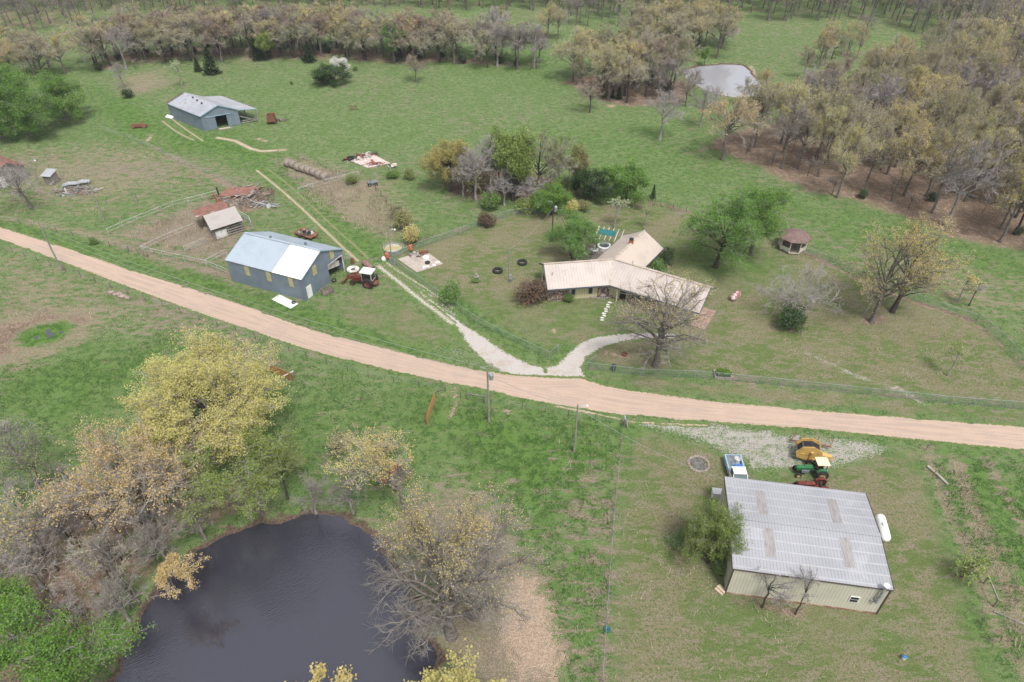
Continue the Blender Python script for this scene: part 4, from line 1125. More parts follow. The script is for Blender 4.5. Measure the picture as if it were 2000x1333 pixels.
wires('service wire slung from the transformer pole to the yard lamp pole', pm + Vector((0.4, 0, hm - 1.5)), ps + Vector((0, 0, hs_ - 0.4)), 0.5, [(0, 0, 0)])
wires('service wire from the yard lamp pole to the workshop corner', ps + Vector((0, 0, hs_ - 0.5)), (22.4, 46.4, 4.2), 0.9, [(0, 0, 0)])
wires('service wire from the dark pole to the lawn meter pole', ph + Vector((0, 0, hh - 1.4)), pr + Vector((0, 0, hr_ - 0.2)), 0.8, [(0, 0, 0)])

# ------------------------------------------------------------------ fences
def mesh_mat():
    m, nt, b = new_mat('chain link')
    n = N(nt)
    b.inputs['Base Color'].default_value = (0.19, 0.235, 0.225, 1)
    b.inputs['Metallic'].default_value = 0.2; b.inputs['Roughness'].default_value = 0.5
    b.inputs['Alpha'].default_value = 0.24
    return m
MAT['chain_link'] = mesh_mat()
MAT['green_pipe'] = M('dull green fence pipe', (0.25, 0.31, 0.30), (0.2, 0.25, 0.245), 1, 0.5, metal=0.2)
MAT['white_pipe'] = M('white pipe', (0.44, 0.46, 0.46), (0.27, 0.285, 0.285), 1.2, 0.6)
MAT['t_post'] = M('dark fence post', (0.1, 0.09, 0.08), (0.17, 0.14, 0.12), 2, 0.9)

def along(pts, step):
    P = [at(*p) for p in pts]
    out = []
    for a, b in zip(P, P[1:]):
        n = max(1, round((b - a).length / step))
        out += [a.lerp(b, i / n) for i in range(n)]
    return out + [P[-1]]

def chain_fence(label, pts, h=1.25, step=3.0, mat='green_pipe'):
    Q = along(pts, step); o0 = Q[0].copy()
    t = thing('chain_link_fence', label, 'fence', o0)
    Q = [q - o0 for q in Q]
    for i, q in enumerate(Q):
        MB().tube([q, q + Vector((0, 0, h))], 0.05 if i in (0, len(Q) - 1) else 0.032, 6).part('post', mat, t)
    m = MB(); m.tube([q + Vector((0, 0, h)) for q in Q], 0.026, 5); m.part('top_rail', mat, t)
    m = MB()
    for a, b in zip(Q, Q[1:]): m.face([a + Vector((0, 0, 0.03)), b + Vector((0, 0, 0.03)), b + Vector((0, 0, h)), a + Vector((0, 0, h))])
    m.part('wire_mesh', 'chain_link', t)
    return t
chain_fence('chain link fence beside the gravel lane from orange drum to driveway', [(757, 508), (800, 540), (860, 583), (930, 632), (1000, 668), (1073, 702), (1090, 687)])
chain_fence('chain link fence along the road in front of the big bare tree', [(1163, 707), (1146, 722), (1250, 735), (1362, 739), (1440, 746), (1560, 758), (1700, 773), (1850, 789), (2010, 801)])
chain_fence('chain link fence curving behind the gazebo to the right edge', [(1556, 492), (1620, 515), (1700, 556), (1800, 594), (1905, 630)], 1.3)
chain_fence('chain link fence at the far right corner of the yard', [(1905, 630), (1950, 668), (2000, 722), (2060, 780)], 1.6)
chain_fence('chain link fence from the stock tank to the dark shrub', [(768, 506), (830, 482), (900, 458), (960, 432), (1010, 421), (1080, 418)], 1.3)

def wire_fence(label, pts, h=1.2, step=4.0, mat='t_post', r=0.05, wires_=3, wr=0.007, name='wire_fence'):
    Q = along(pts, step); o0 = Q[0].copy()
    t = thing(name, label, 'fence', o0)
    Q = [q - o0 for q in Q]
    rg_ = random.Random(len(label))
    for q in Q:
        l = Vector((rg_.uniform(-0.08, 0.08), rg_.uniform(-0.08, 0.08), h * rg_.uniform(0.9, 1.12)))
        MB().tube([q, q + l], [r, r * 0.85], 5).part('post', mat, t)
    m = MB()
    for k in range(wires_): m.tube([q + Vector((0, 0, h * (0.95 - k * 0.28))) for q in Q], wr, 3, 0, False)
    m.part('wire', 'wire', t)
    return t
wire_fence('barbed wire fence on dark posts along the lower road edge', [(0, 484), (100, 520), (250, 575), (390, 626), (500, 664), (600, 700), (720, 738), (820, 758), (870, 766)], step=3.4)
wire_fence('wire fence below the road from transformer pole to mailbox', [(900, 778), (945, 788), (1020, 800), (1110, 812), (1215, 832)], step=3.6)
wire_fence('wire fence between the mown workshop lawn and the green pasture', [(1219, 832), (1210, 900), (1200, 1000), (1192, 1100), (1184, 1220), (1176, 1340)], 1.15, 4.2, 'galv_dark', 0.035, 4)
wire_fence('wire fence with grey posts behind the upper road verge', [(0, 432), (80, 445), (175, 470), (215, 482), (290, 502)], 1.2, 4.5)
wire_fence('wire fence along the wood edge above the back lawn', [(1250, 390), (1290, 402), (1340, 415), (1400, 432)], 1.3, 3)
wire_fence('sagging fence crossing the left pasture towards the far barn', [(200, 255), (250, 272), (300, 292), (350, 318), (400, 338), (455, 362)], 1.1, 4, 'wood_grey', 0.06, 3, 0.015)
wire_fence('old wire fence beside the brushy row up to the hay bales', [(545, 318), (548, 338), (580, 352)], 1.1, 3)
wire_fence('rusty fence line dividing the weedy pen from the green paddock', [(725, 362), (745, 385), (765, 410), (775, 430), (795, 455), (815, 475)], 1.3, 3, 'rust', 0.06)
wire_fence('old fence on rotten posts right of the workshop', [(1808, 880), (1822, 930), (1850, 990), (1880, 1050), (1905, 1100)], 1.1, 4, 'wood', 0.06, 3)

def pipe_rail(label, pts, h=1.3, step=2.6, rails=(1.0, 0.55), r=0.035, mat='white_pipe', name='pipe_fence'):
    Q = along(pts, step); o0 = Q[0].copy()
    t = thing(name, label, 'fence', o0)
    Q = [q - o0 for q in Q]
    for q in Q: MB().tube([q, q + Vector((0, 0, h))], r * 0.9, 6).part('post', mat, t)
    for k in rails:
        m = MB(); m.tube([q + Vector((0, 0, h * k)) for q in Q], r if k == 1.0 else r * 0.5, 6); m.part('rail', mat, t)
    return t
pipe_rail('white pipe fence closing the far side of the corral', [(213, 460), (270, 435), (340, 407), (426, 385)])
pipe_rail('white pipe fence running through the corral to the cattle shed', [(279, 494), (330, 470), (385, 448)])
pipe_rail('long white pipe fence of the corral along the road verge', [(279, 494), (340, 508), (405, 522), (448, 540)])
pipe_rail('short white pipe fence between the corral corner and the blue barn', [(404, 522), (425, 510), (444, 500)])
pipe_rail('grey pipe fence with two rails below the round hay bales', [(584, 380), (640, 362), (703, 346), (695, 338)], 1.3, 2.5, (1.0, 0.85, 0.4))
pipe_rail('white gate panel standing open inside the corral', [(362, 494), (405, 477)], 1.3, 2.4, (1.0, 0.8, 0.6, 0.4, 0.2), 0.03, name='farm_gate')
pipe_rail('white pipe gate behind the cattle shed', [(468, 425), (489, 436), (493, 446)], 1.4, 2, (1.0, 0.7, 0.4), 0.05, name='farm_gate')
pipe_rail('grey tube gate beside the blue barn corner', [(677, 508), (690, 514)], 1.2, 1.5, (1.0, 0.8, 0.6, 0.4, 0.2), 0.03, name='farm_gate')
for lab, pts in (('rusty orange gate leaning in the lower pasture', [(529, 727), (573, 745)]), ('long orange rusty gate lying open on the verge', [(850, 782), (833, 832)])):
    a, b = at(*pts[0]), at(*pts[1])
    t = thing('rusty_gate', lab, 'gate', a)
    d = b - a
    MB().tube([(0, 0, 0.15), (0, 0, 1.35)], 0.04, 6).part('end_bar', M('orange rust', (0.36, 0.19, 0.08), (0.26, 0.13, 0.06), 2, 0.9), t)
    MB().tube([d + Vector((0, 0, 0.15)), d + Vector((0, 0, 1.35))], 0.04, 6).part('end_bar', 'rust', t)
    m = MB()
    for k in range(6): m.beam(Vector((0, 0, 0.2 + k * 0.22)), d + Vector((0, 0, 0.2 + k * 0.22)), 0.05, 0.16)
    m.part('bars', bpy.data.materials['orange rust'], t)
for lab, pts in (('wooden rail between two posts near the transformer pole', [(914, 781), (946, 787)]), ('wooden rail with a white top left of the pasture slope', [(556, 748), (577, 737)]), ('rotten board fence leaning at the right field edge', [(1921, 1140), (1940, 1185)])):
    Q = [at(*p) for p in pts]; t = thing('rail_fence', lab, 'fence', Q[0]); d = Q[1] - Q[0]
    for q in (Vector((0, 0, 0)), d): MB().tube([q, q + Vector((0, 0, 1.2))], 0.09, 6).part('post', 'wood', t)
    MB().beam(Vector((0, 0, 1.1)), d + Vector((0, 0, 1.1)), 0.08, 0.14).part('rail', 'wood_grey' if 'white' not in lab else 'white_dirty', t)

# ------------------------------------------------------------------ wheels and vehicles
def wheel(parent, x, y, R_, w_, rim='rust', hub=0.55):
    m = MB()
    m.lathe([(R_ * 0.6, -w_ / 2), (R_ * 0.93, -w_ / 2), (R_, -w_ * 0.36), (R_, w_ * 0.36), (R_ * 0.93, w_ / 2), (R_ * 0.6, w_ / 2)], 20, 0, 'y', (x, y, R_))
    if R_ > 0.5:
        for i in range(20):
            an = 2 * math.pi * i / 20
            c = Vector((x + R_ * math.cos(an), y, R_ + R_ * math.sin(an)))
            m.beam(c + Vector((0, -w_ * 0.42, 0)), c + Vector((0.06 * math.sin(an), w_ * 0.42, -0.06 * math.cos(an))), 0.05, 0.07)
    t = m.part('wheel', 'black', parent)
    m = MB(); m.lathe([(0, -w_ * 0.2), (R_ * 0.25, -w_ * 0.3), (R_ * 0.5, -w_ * 0.2), (R_ * 0.62, -w_ * 0.46), (R_ * 0.62, w_ * 0.46), (R_ * 0.5, w_ * 0.2), (R_ * 0.25, w_ * 0.3), (0, w_ * 0.2)], 14, 0, 'y', (x, y, R_))
    m.part('rim', rim, t)

def facing(p0, p1): 
    d = at(*p1) - at(*p0)
    return math.atan2(d.y, d.x)

MAT['tractor_red'] = M('faded tractor red', (0.16, 0.032, 0.022), (0.105, 0.035, 0.028), 2.0, 0.6, stain=(0.2, 0.1, 0.07), sscale=1.5)
MAT['tractor_green'] = M('tractor green', (0.035, 0.17, 0.065), (0.03, 0.125, 0.05), 1.5, 0.5)
MAT['baler_yellow'] = M('faded machine yellow', (0.52, 0.335, 0.105), (0.44, 0.275, 0.09), 1.2, 0.6, stain=(0.25, 0.15, 0.07), sscale=1.2)
MAT['rim_yellow'] = M('dull yellow rim', (0.42, 0.31, 0.13), (0.26, 0.19, 0.1), 2, 0.7)

# red loader tractor: bucket at the left, cab and big wheels at the right
tp = at(716, 556)
tr = thing('loader_tractor', 'red tractor with white roofed cab and front loader beside the blue barn', 'tractor', tp, facing((720, 558), (688, 553)))
m = MB(); m.prism([(0.35, -0.3, 0.9), (2.4, -0.26, 0.85), (2.5, -0.26, 1.25), (2.3, -0.22, 1.4), (0.35, -0.28, 1.5)], (0, 0.56, 0)); m.part('hood', 'tractor_red', tr)
m = MB(); m.box(-1.4, 2.3, -0.25, 0.25, 0.55, 0.9).box(-1.5, 0.3, -0.7, 0.7, 0.9, 1.15).box(1.9, 2.1, -0.9, 0.9, 0.45, 0.6); m.part('chassis', 'tractor_red', tr)
cab = MB()
for x in (-1.35, 0.25):
    for y in (-0.72, 0.64): cab.box(x, x + 0.09, y, y + 0.09, 1.15, 2.55)
cab.box(-1.35, 0.34, -0.72, 0.73, 1.1, 1.2); cb = cab.part('cab', 'white_dirty', tr)
m = MB()
m.box(-1.26, 0.25, -0.71, -0.68, 1.25, 2.5).box(-1.26, 0.25, 0.68, 0.71, 1.25, 2.5).box(-1.34, -1.31, -0.63, 0.64, 1.25, 2.5).box(0.29, 0.32, -0.63, 0.64, 1.25, 2.5)
m.part('windows', 'glass', cb)
m = MB(); m.prism([(-1.5, -0.85, 2.55), (0.5, -0.85, 2.55), (0.5, 0.85, 2.55), (-1.5, 0.85, 2.55)], (0, 0, 0.12)); m.prism([(-1.4, -0.75, 2.67), (0.4, -0.75, 2.67), (0.4, 0.75, 2.67), (-1.4, 0.75, 2.67)], (0, 0, 0.07)); m.part('cab_roof', 'white', cb)
for y in (-0.95, 0.95): wheel(tr, -0.75, y, 0.85, 0.48, 'tractor_red')
for y in (-0.75, 0.75): wheel(tr, 2.0, y, 0.42, 0.28, 'tractor_red')
m = MB()
for y in (-0.7, 0.7): m.beam((0.2, y, 1.7), (2.6, y, 1.25), 0.1, 0.18); m.beam((2.6, y, 1.25), (3.5, y, 0.5), 0.1, 0.16); m.beam((0.2, y, 0.9), (0.2, y, 1.75), 0.12, 0.12); m.beam((0.9, y, 0.9), (2.4, y, 1.2), 0.07, 0.07)
m.part('loader_arm', 'tractor_red', tr)
m = MB(); m.prism([(3.3, -1.0, 0.75), (3.4, -1.0, 0.2), (4.0, -1.0, 0.1), (4.0, -1.0, 0.16), (3.48, -1.0, 0.26), (3.4, -1.0, 0.75)], (0, 2.0, 0))
for y in (-1.02, 0.98): m.prism([(3.3, y, 0.75), (3.4, y, 0.2), (4.0, y, 0.1), (3.6, y, 0.72)], (0, 0.04, 0))
m.part('bucket', 'rust', tr)
m = MB(); m.tube([(1.5, 0.2, 1.5), (1.5, 0.2, 2.2)], 0.05, 6); m.part('exhaust', 'rust', tr)
m = MB(); m.box(-2.0, -1.4, -0.5, 0.5, 0.5, 0.75).box(-2.3, -1.95, -0.08, 0.08, 0.4, 0.5); m.part('hitch', 'rust', tr)

def old_tractor(name, label, loc, rz, col, rim, canopy=None, fender=True):
    t = thing(name, label, 'tractor', loc, rz); t.scale = (0.84, 0.84, 0.84)
    m = MB(); m.prism([(0.4, -0.33, 0.95), (2.55, -0.3, 0.95), (2.6, -0.28, 1.35), (2.5, -0.22, 1.52), (0.5, -0.25, 1.62), (0.35, -0.3, 1.5)], (0, 0.6, 0)); m.part('hood', col, t)
    m = MB(); m.box(-1.2, 2.5, -0.22, 0.22, 0.55, 0.95).box(2.2, 2.35, -0.75, 0.75, 0.4, 0.55).box(-0.9, -0.6, -0.9, 0.9, 0.75, 0.95); m.part('chassis', 'dark' if col != 'tractor_red' else col, t)
    m = MB(); m.box(0.9, 1.9, 0.3, 0.5, 0.75, 1.1).box(0.9, 1.7, -0.52, -0.3, 0.7, 1.1); m.part('engine', 'galv_dark', t)
    for y in (-0.95, 0.95): wheel(t, -0.7, y, 0.78, 0.42, rim)
    for y in (-0.72, 0.72): wheel(t, 2.25, y, 0.4, 0.22, rim)
    if fender:
        m = MB()
        for y in (-0.9, 0.55): m.prism([(-1.4, y, 1.2), (-1.1, y, 1.62), (-0.3, y, 1.66), (0.1, y, 1.25), (0.02, y, 1.22), (-0.35, y, 1.58), (-1.05, y, 1.54), (-1.32, y, 1.18)], (0, 0.35, 0))
        m.part('fender', col, t)
    m = MB(); m.box(-0.75, -0.3, -0.25, 0.25, 1.15, 1.25).box(-0.85, -0.75, -0.25, 0.25, 1.2, 1.6); m.part('seat', 'dark', t)
    m = MB(); m.lathe([(0.17, -0.02), (0.21, 0), (0.17, 0.02)], 12, 0, 'z', (0.15, 0, 1.75)); m.beam((0.4, 0, 1.5), (0.15, 0, 1.75), 0.04, 0.04); m.part('steering_wheel', 'dark', t)
    m = MB(); m.tube([(1.6, 0.0, 1.55), (1.6, 0.0, 2.05)], 0.045, 6); m.part('exhaust', 'rust', t)
    if canopy:
        m = MB(); m.prism([(-1.35, -0.75, 2.5), (0.25, -0.75, 2.45), (0.25, 0.75, 2.45), (-1.35, 0.75, 2.5)], (0, 0, 0.09)); m.part('canopy', canopy, t)
        for x in (-1.1, 0.1):
            for y in (-0.6, 0.6): MB().beam((x, y, 1.1), (x, y, 2.55), 0.06, 0.06).part('canopy_post', 'dark', t)
    return t
old_tractor('green_tractor', 'green tractor with a cream flat canopy parked behind the workshop', at(1588, 926), math.radians(178), 'tractor_green', 'rim_yellow', M('cream canopy', (0.66, 0.58, 0.40), (0.58, 0.5, 0.34), 1, 0.7))
old_tractor('red_tractor', 'old rusty red tractor half hidden by the workshop roof', Vector((at(1590, 955).x, 48.45, 0)), math.radians(176), 'tractor_red', 'rust')

bp = at(1578, 897)
bl = thing('round_baler', 'yellow round baler with black belts on the gravel', 'baler', bp, math.radians(-14)); bl.scale = (0.93, 0.93, 0.93)
prof = [(-1.55, 0.75), (-1.75, 1.5), (-1.2, 2.35), (-0.1, 2.6), (0.9, 2.15), (1.15, 1.4), (0.75, 0.7), (-0.4, 0.45)]
for y in (-0.8, 0.68):
    m = MB(); m.prism([(x * 1.08, y, z * 1.12) for x, z in prof], (0, 0.12, 0)); s_ = m.part('side_panel', 'baler_yellow', bl)
m = MB(); m.box(-0.25, 0.1, -0.95, -0.8, 0.9, 2.1).box(0.1, 1.0, -0.98, -0.8, 0.75, 1.05).box(-1.3, -0.5, -0.86, -0.8, 1.5, 1.6); m.part('drive_cover', 'baler_yellow', bl)
m = MB()
inner = [(x * 0.93, z * 0.96 + 0.05) for x, z in prof]
for k in range(6):
    y0 = -0.66 + k * 0.225
    for (xa, za), (xb, zb) in zip(inner, inner[1:] + inner[:1]):
        m.prism([(xa, y0, za), (xb, y0, zb), (xb * 0.96, y0, zb - 0.04), (xa * 0.96, y0, za - 0.04)], (0, 0.18, 0))
m.part('belts', 'black', bl)
m = MB()
for x, z in inner[1:5]: m.tube([(x, -0.68, z - 0.1), (x, 0.68, z - 0.1)], 0.08, 8)
m.box(-0.15, -0.05, -0.68, 0.68, 2.42, 2.52); m.part('rollers', 'galv_dark', bl)
m = MB(); m.prism([(0.8, -0.42, 0.95), (2.5, -0.2, 0.75), (2.5, 0.2, 0.75), (0.8, 0.42, 0.95)], (0, 0, 0.45)); m.box(2.5, 2.9, -0.05, 0.05, 0.7, 0.8); m.part('tongue', 'baler_yellow', bl)
for y in (-1.0, 0.95): wheel(bl, -0.1, y, 0.42, 0.3, 'baler_yellow')

rp = at(1580, 872)
hk = thing('hay_rake', 'rusty spiked rake frame standing behind the yellow baler', 'rake', rp, math.radians(-14))
MB().beam((-2.3, 0, 0.5), (2.3, 0, 0.5), 0.14, 0.14).part('frame', 'rust', hk)
for x in (-2.1, -1.0, 0.6, 1.6, 2.2): MB().tube([(x, 0, 0.5), (x + 0.5, 1.25, 0.75)], [0.06, 0.04], 6).part('tine', 'rust', hk)
wheel(hk, -0.6, 0.3, 0.42, 0.2, 'rust')

# pickup: bed towards the road, cab nosed in behind the workshop
kp = at(1439, 942)
pk = thing('pickup_truck', 'white and blue pickup with brush in its bed beside the workshop', 'pickup', kp, math.radians(-92))
MAT['truck_blue'] = M('pale blue truck paint', (0.30, 0.42, 0.52), (0.26, 0.37, 0.47), 0.8, 0.35, spec=0.5)
m = MB(); m.box(0.0, 2.2, -0.95, 0.95, 0.5, 1.05)
m.prism([(2.2, -0.92, 0.5), (2.2, -0.92, 1.05), (2.05, -0.9, 1.1), (0.95, -0.9, 1.12), (0.9, -0.92, 0.5)], (0, 1.84, 0)); m.part('body', 'white', pk)
m = MB(); m.prism([(-0.75, -0.85, 1.05), (-0.65, -0.7, 1.75), (-0.65, 0.7, 1.75), (-0.75, 0.85, 1.05)], (0.03, 0, 0)); m.prism([(-0.7, -0.72, 1.72), (0.35, -0.72, 1.72), (0.35, 0.72, 1.72), (-0.7, 0.72, 1.72)], (0, 0, 0.08))
for y in (-0.88, 0.8): m.box(-0.75, 0.85, y, y + 0.08, 0.6, 1.1)
for y in (-0.8, 0.72): m.beam((0.85, y + 0.04, 1.08), (0.35, y + 0.02, 1.74), 0.07, 0.07); m.box(-0.74, -0.6, y, y + 0.07, 1.05, 1.74)
cbk = m.part('cab', 'white', pk)
m = MB(); m.prism([(0.9, -0.78, 1.1), (0.4, -0.66, 1.72), (0.4, 0.66, 1.72), (0.9, 0.78, 1.1)], (-0.03, 0, -0.02)); m.part('windscreen', M('greenish windscreen', (0.12, 0.17, 0.18), rough=0.15, spec=0.6), cbk)
m = MB()
for y in (-0.82, 0.78): m.prism([(-0.55, y, 1.1), (0.75, y, 1.1), (0.33, y, 1.7), (-0.55, y, 1.7)], (0, 0.04, 0))
m.part('side_window', 'glass', cbk)
m = MB(); m.box(-3.1, -0.8, -0.85, 0.85, 0.55, 0.62)
for y in (-0.95, 0.8): m.box(-3.1, -0.78, y, y + 0.15, 0.5, 1.1)
m.box(-0.85, -0.78, -0.8, 0.8, 0.62, 1.1).box(-3.15, -3.05, -0.95, 0.95, 0.5, 1.08); m.part('bed', 'truck_blue', pk)
m = MB()
for y in (-1.05, 0.97): m.box(0.65, 0.8, y, y + 0.12, 1.1, 1.3)
m.part('mirror', 'white', pk)
for x in (-2.2, 1.4):
    for y in (-0.82, 0.82): wheel(pk, x, y, 0.36, 0.22, 'galv')
m = MB()
for y in (-0.75, 0.55): m.box(2.19, 2.23, y, y + 0.2, 0.75, 0.9)
m.part('headlight', 'glass', pk)
def in_truck(v): return kp + Matrix.Rotation(math.radians(-92), 3, 'Z') @ Vector(v)
m = MB(); rb = random.Random(5)
for i in range(150):
    a = Vector((rb.uniform(-2.9, -1.1), rb.uniform(-0.7, 0.35), rb.uniform(0.66, 1.25)))
    m.tube([a, a + Vector((rb.uniform(-0.7, 0.7), rb.uniform(-0.4, 0.4), rb.uniform(0.0, 0.35)))], 0.014, 3)
b = m.part('brush_load', 'twig_grey'); b.location = kp; b.rotation_euler = (0, 0, math.radians(-92)); tag(b, 'heap of cut grey branches in the pickup bed', 'brush')
bb = thing('storage_box', 'blue lidded box in the pickup bed behind the cab', 'box', in_truck((-1.25, 0.25, 0.63)), math.radians(-92))
MAT['bright_blue'] = M('bright blue plastic', (0.035, 0.17, 0.5), (0.03, 0.14, 0.42), 1, 0.5)
MB().box(-0.35, 0.35, -0.42, 0.42, 0, 0.5).part('box', 'bright_blue', bb)
MB().box(-0.37, 0.37, -0.44, 0.44, 0.5, 0.58).part('lid', 'bright_blue', bb)
wb = thing('white_tub', 'white tub in the pickup bed near the tailgate', 'tub', in_truck((-2.6, 0.45, 0.63)), 0)
MB().lathe([(0, 0.02), (0.3, 0), (0.36, 0.4), (0.33, 0.42), (0.28, 0.05), (0, 0.05)], 12).part('tub', 'white', wb)

def gas_tank(name, label, cat, loc, rz, L_, r_, mat, legs=True, rng_label=None):
    t = thing(name, label, cat, loc, rz)
    z = r_ + (0.28 if legs else -0.05)
    pr_ = [(r_ * math.cos(a), L_ / 2 - r_ + r_ * math.sin(a)) for a in (math.pi / 2, 1.2, 0.8, 0.4, 0)]
    pr_ += [(r_ * math.cos(a), -(L_ / 2 - r_) - r_ * math.sin(a)) for a in (0, 0.4, 0.8, 1.2, math.pi / 2)]
    m = MB(); m.lathe(pr_, 18, 0, 'x', (0, 0, z)); m.part('tank', mat, t, smooth=True)
    m = MB(); m.lathe([(0, 0.22), (0.17, 0.2), (0.24, 0.1), (0.26, -0.05)], 12, 0, 'z', (0, 0, z + r_)); m.part('valve_dome', mat, t)
    if legs:
        for x in (-L_ * 0.3, L_ * 0.3): MB().box(x - 0.08, x + 0.08, -r_ * 0.6, r_ * 0.6, 0, 0.36).part('leg', 'concrete', t)
    return t
pp = at(1717, 1040)
gas_tank('propane_tank', 'white propane tank lying behind the workshop right gable', 'tank', at(1719, 1040), math.radians(79), 3.3, 0.52, 'white')
gas_tank('propane_tank', 'blotchy red and white tank lying on the lawn right of the house', 'tank', at(1435, 583), facing((1428, 588), (1443, 575)), 2.5, 0.55, M('blotchy red tank paint', (0.30, 0.125, 0.125), (0.5, 0.44, 0.42), 1.6, 0.6, lo=0.45, hi=0.55), False)

# ------------------------------------------------------------------ farmyard clutter
def tyre(label, px, py, R_=0.45, w_=0.3, group=None, up_=False, z=0.0, cat='tyre'):
    p = at(px, py, z)
    m = MB()
    m.lathe([(R_ * 0.6, 0), (R_ * 0.95, 0.02), (R_, w_ * 0.3), (R_, w_ * 0.7), (R_ * 0.95, w_), (R_ * 0.6, w_), (R_ * 0.55, w_ * 0.5), (R_ * 0.6, 0)], 18)
    o_ = m.part('tyre', 'black')
    o_.location = p
    if up_: o_.rotation_euler = (math.radians(90), 0, math.radians(20)); o_.location.z += R_
    return tag(o_, label, cat, group)
tyre('tractor tyre lying flat on the lawn below the meter pole', 972, 531, 0.85, 0.4)
tyre('tractor tyre lying flat on the lawn near the house wall', 1020, 515, 0.85, 0.4)
tyre('small tyre leaning against the blue barn gable', 653, 551, 0.38, 0.22, up_=True)
tyre('small tyre lying on the white roofing sheets', 574, 592, 0.34, 0.2, z=0.06)
sh = MB(); a, b = at(540, 580), at(577, 598); d = (b - a); s_ = Vector((-d.y, d.x, 0)).normalized()
for k in range(3): sh.prism([a + s_ * (k * 0.55 - 0.9) + Vector((0, 0, 0.02 + 0.012 * k)), b + s_ * (k * 0.5 - 0.9) + Vector((0, 0, 0.02 + 0.012 * k)), b + s_ * (k * 0.5 - 0.4) + Vector((0, 0, 0.03 + 0.012 * k)), a + s_ * (k * 0.5 - 0.4) + Vector((0, 0, 0.03 + 0.012 * k))], (0, 0, 0.02))
tag(sh.part('roofing_sheets', 'white'), 'white roofing sheets lying on the verge below the blue barn', 'metal sheets')
def heap(name, label, cat, px, py, rx, ry, n, mats, seed, lmax=1.2, zmax=0.5, plates=0.3):
    """a pile of broken boards, pipes and sheets that reads as one heap"""
    rg_ = random.Random(seed); p = at(px, py)
    m = MB()
    for i in range(n):
        a = rg_.uniform(0, 6.28); rr_ = rg_.random() ** 0.6
        c = Vector((rx * rr_ * math.cos(a), ry * rr_ * math.sin(a), rg_.uniform(0.05, zmax * (1.1 - rr_))))
        d_ = Vector((rg_.uniform(-1, 1), rg_.uniform(-1, 1), rg_.uniform(-0.25, 0.25))).normalized() * rg_.uniform(0.3, lmax) * 0.5
        mi = rg_.randrange(len(mats))
        if rg_.random() < plates: m.beam(c - d_, c + d_, rg_.uniform(0.3, 0.8), 0.03, mi)
        else: m.beam(c - d_, c + d_, rg_.uniform(0.05, 0.13), rg_.uniform(0.05, 0.12), mi)
    o_ = m.part(name, mats); o_.location = p
    return tag(o_, label, cat)
MAT['pale_board'] = M('pale boards', (0.42, 0.37, 0.33), (0.3, 0.25, 0.22), 2, 0.9)
heap('lumber_heap', 'collapsed shed of grey boards and rusty sheets above the cattle shed', 'rubble heap', 478, 383, 5.6, 4.2, 170, ['wood_grey', 'pale_board', 'rust', 'wood'], 3, 3.0, 0.7, 0.12)
q = at(462, 381); m = MB(); m.prism([(-3.2, -1.0, 0.35), (3.0, -1.3, 0.3), (3.6, 1.3, 0.75), (-1.8, 1.5, 0.8)], (0, 0, 0.05)); o_ = m.part('fallen_roof', 'rust_sheet'); o_.location = q; o_.rotation_euler = (0, 0, math.radians(8)); tag(o_, 'fallen rusty roof sheet on the collapsed shed', 'roof sheet')
heap('pipe_heap', 'stack of pale steel pipes and gates beside the lumber heap', 'pipe heap', 516, 401, 2.6, 0.9, 26, ['galv', 'white_pipe'], 8, 3.5, 0.5, 0.1)
heap('lumber_heap', 'junk heap of boards and bent metal sheets below the outhouse', 'junk heap', 150, 374, 4.6, 2.2, 110, ['wood_grey', 'wood', 'pale_board', 'galv'], 4, 2.4, 0.7, 0.15)
for px, py, w_, lab in ((138, 366, 2.6, 'bent pale metal sheet on the left of the junk heap'), (163, 362, 2.6, 'crumpled white metal sheet on the right of the junk heap')):
    m = MB(); m.prism([(-w_ / 2, -0.5, 0.5), (0, -0.6, 0.75), (w_ / 2, -0.4, 0.5), (w_ / 2, 0.5, 0.7), (0, 0.6, 0.9), (-w_ / 2, 0.5, 0.6)], (0, 0, 0.04)); o_ = m.part('metal_sheet', 'galv'); o_.location = at(px, py); o_.rotation_euler = (0, 0, 0.4); tag(o_, lab, 'metal sheet')
m = MB(); m.beam((0, 0, 0.9), (2.2, -3.6, 0.4), 0.1, 0.9); o_ = m.part('gate_panel', M('red gate paint', (0.33, 0.10, 0.06), (0.25, 0.12, 0.09), 1.5, 0.8)); o_.location = at(419, 386); tag(o_, 'leaning red gate panel behind the cattle shed', 'gate')
m = MB(); m.tube([(0, 0, 0), (0, 0, 1.9)], 0.17, 7); o_ = m.part('post', 'bark_dark'); o_.location = at(428, 384); tag(o_, 'thick dark corner post at the end of the corral fence', 'post')

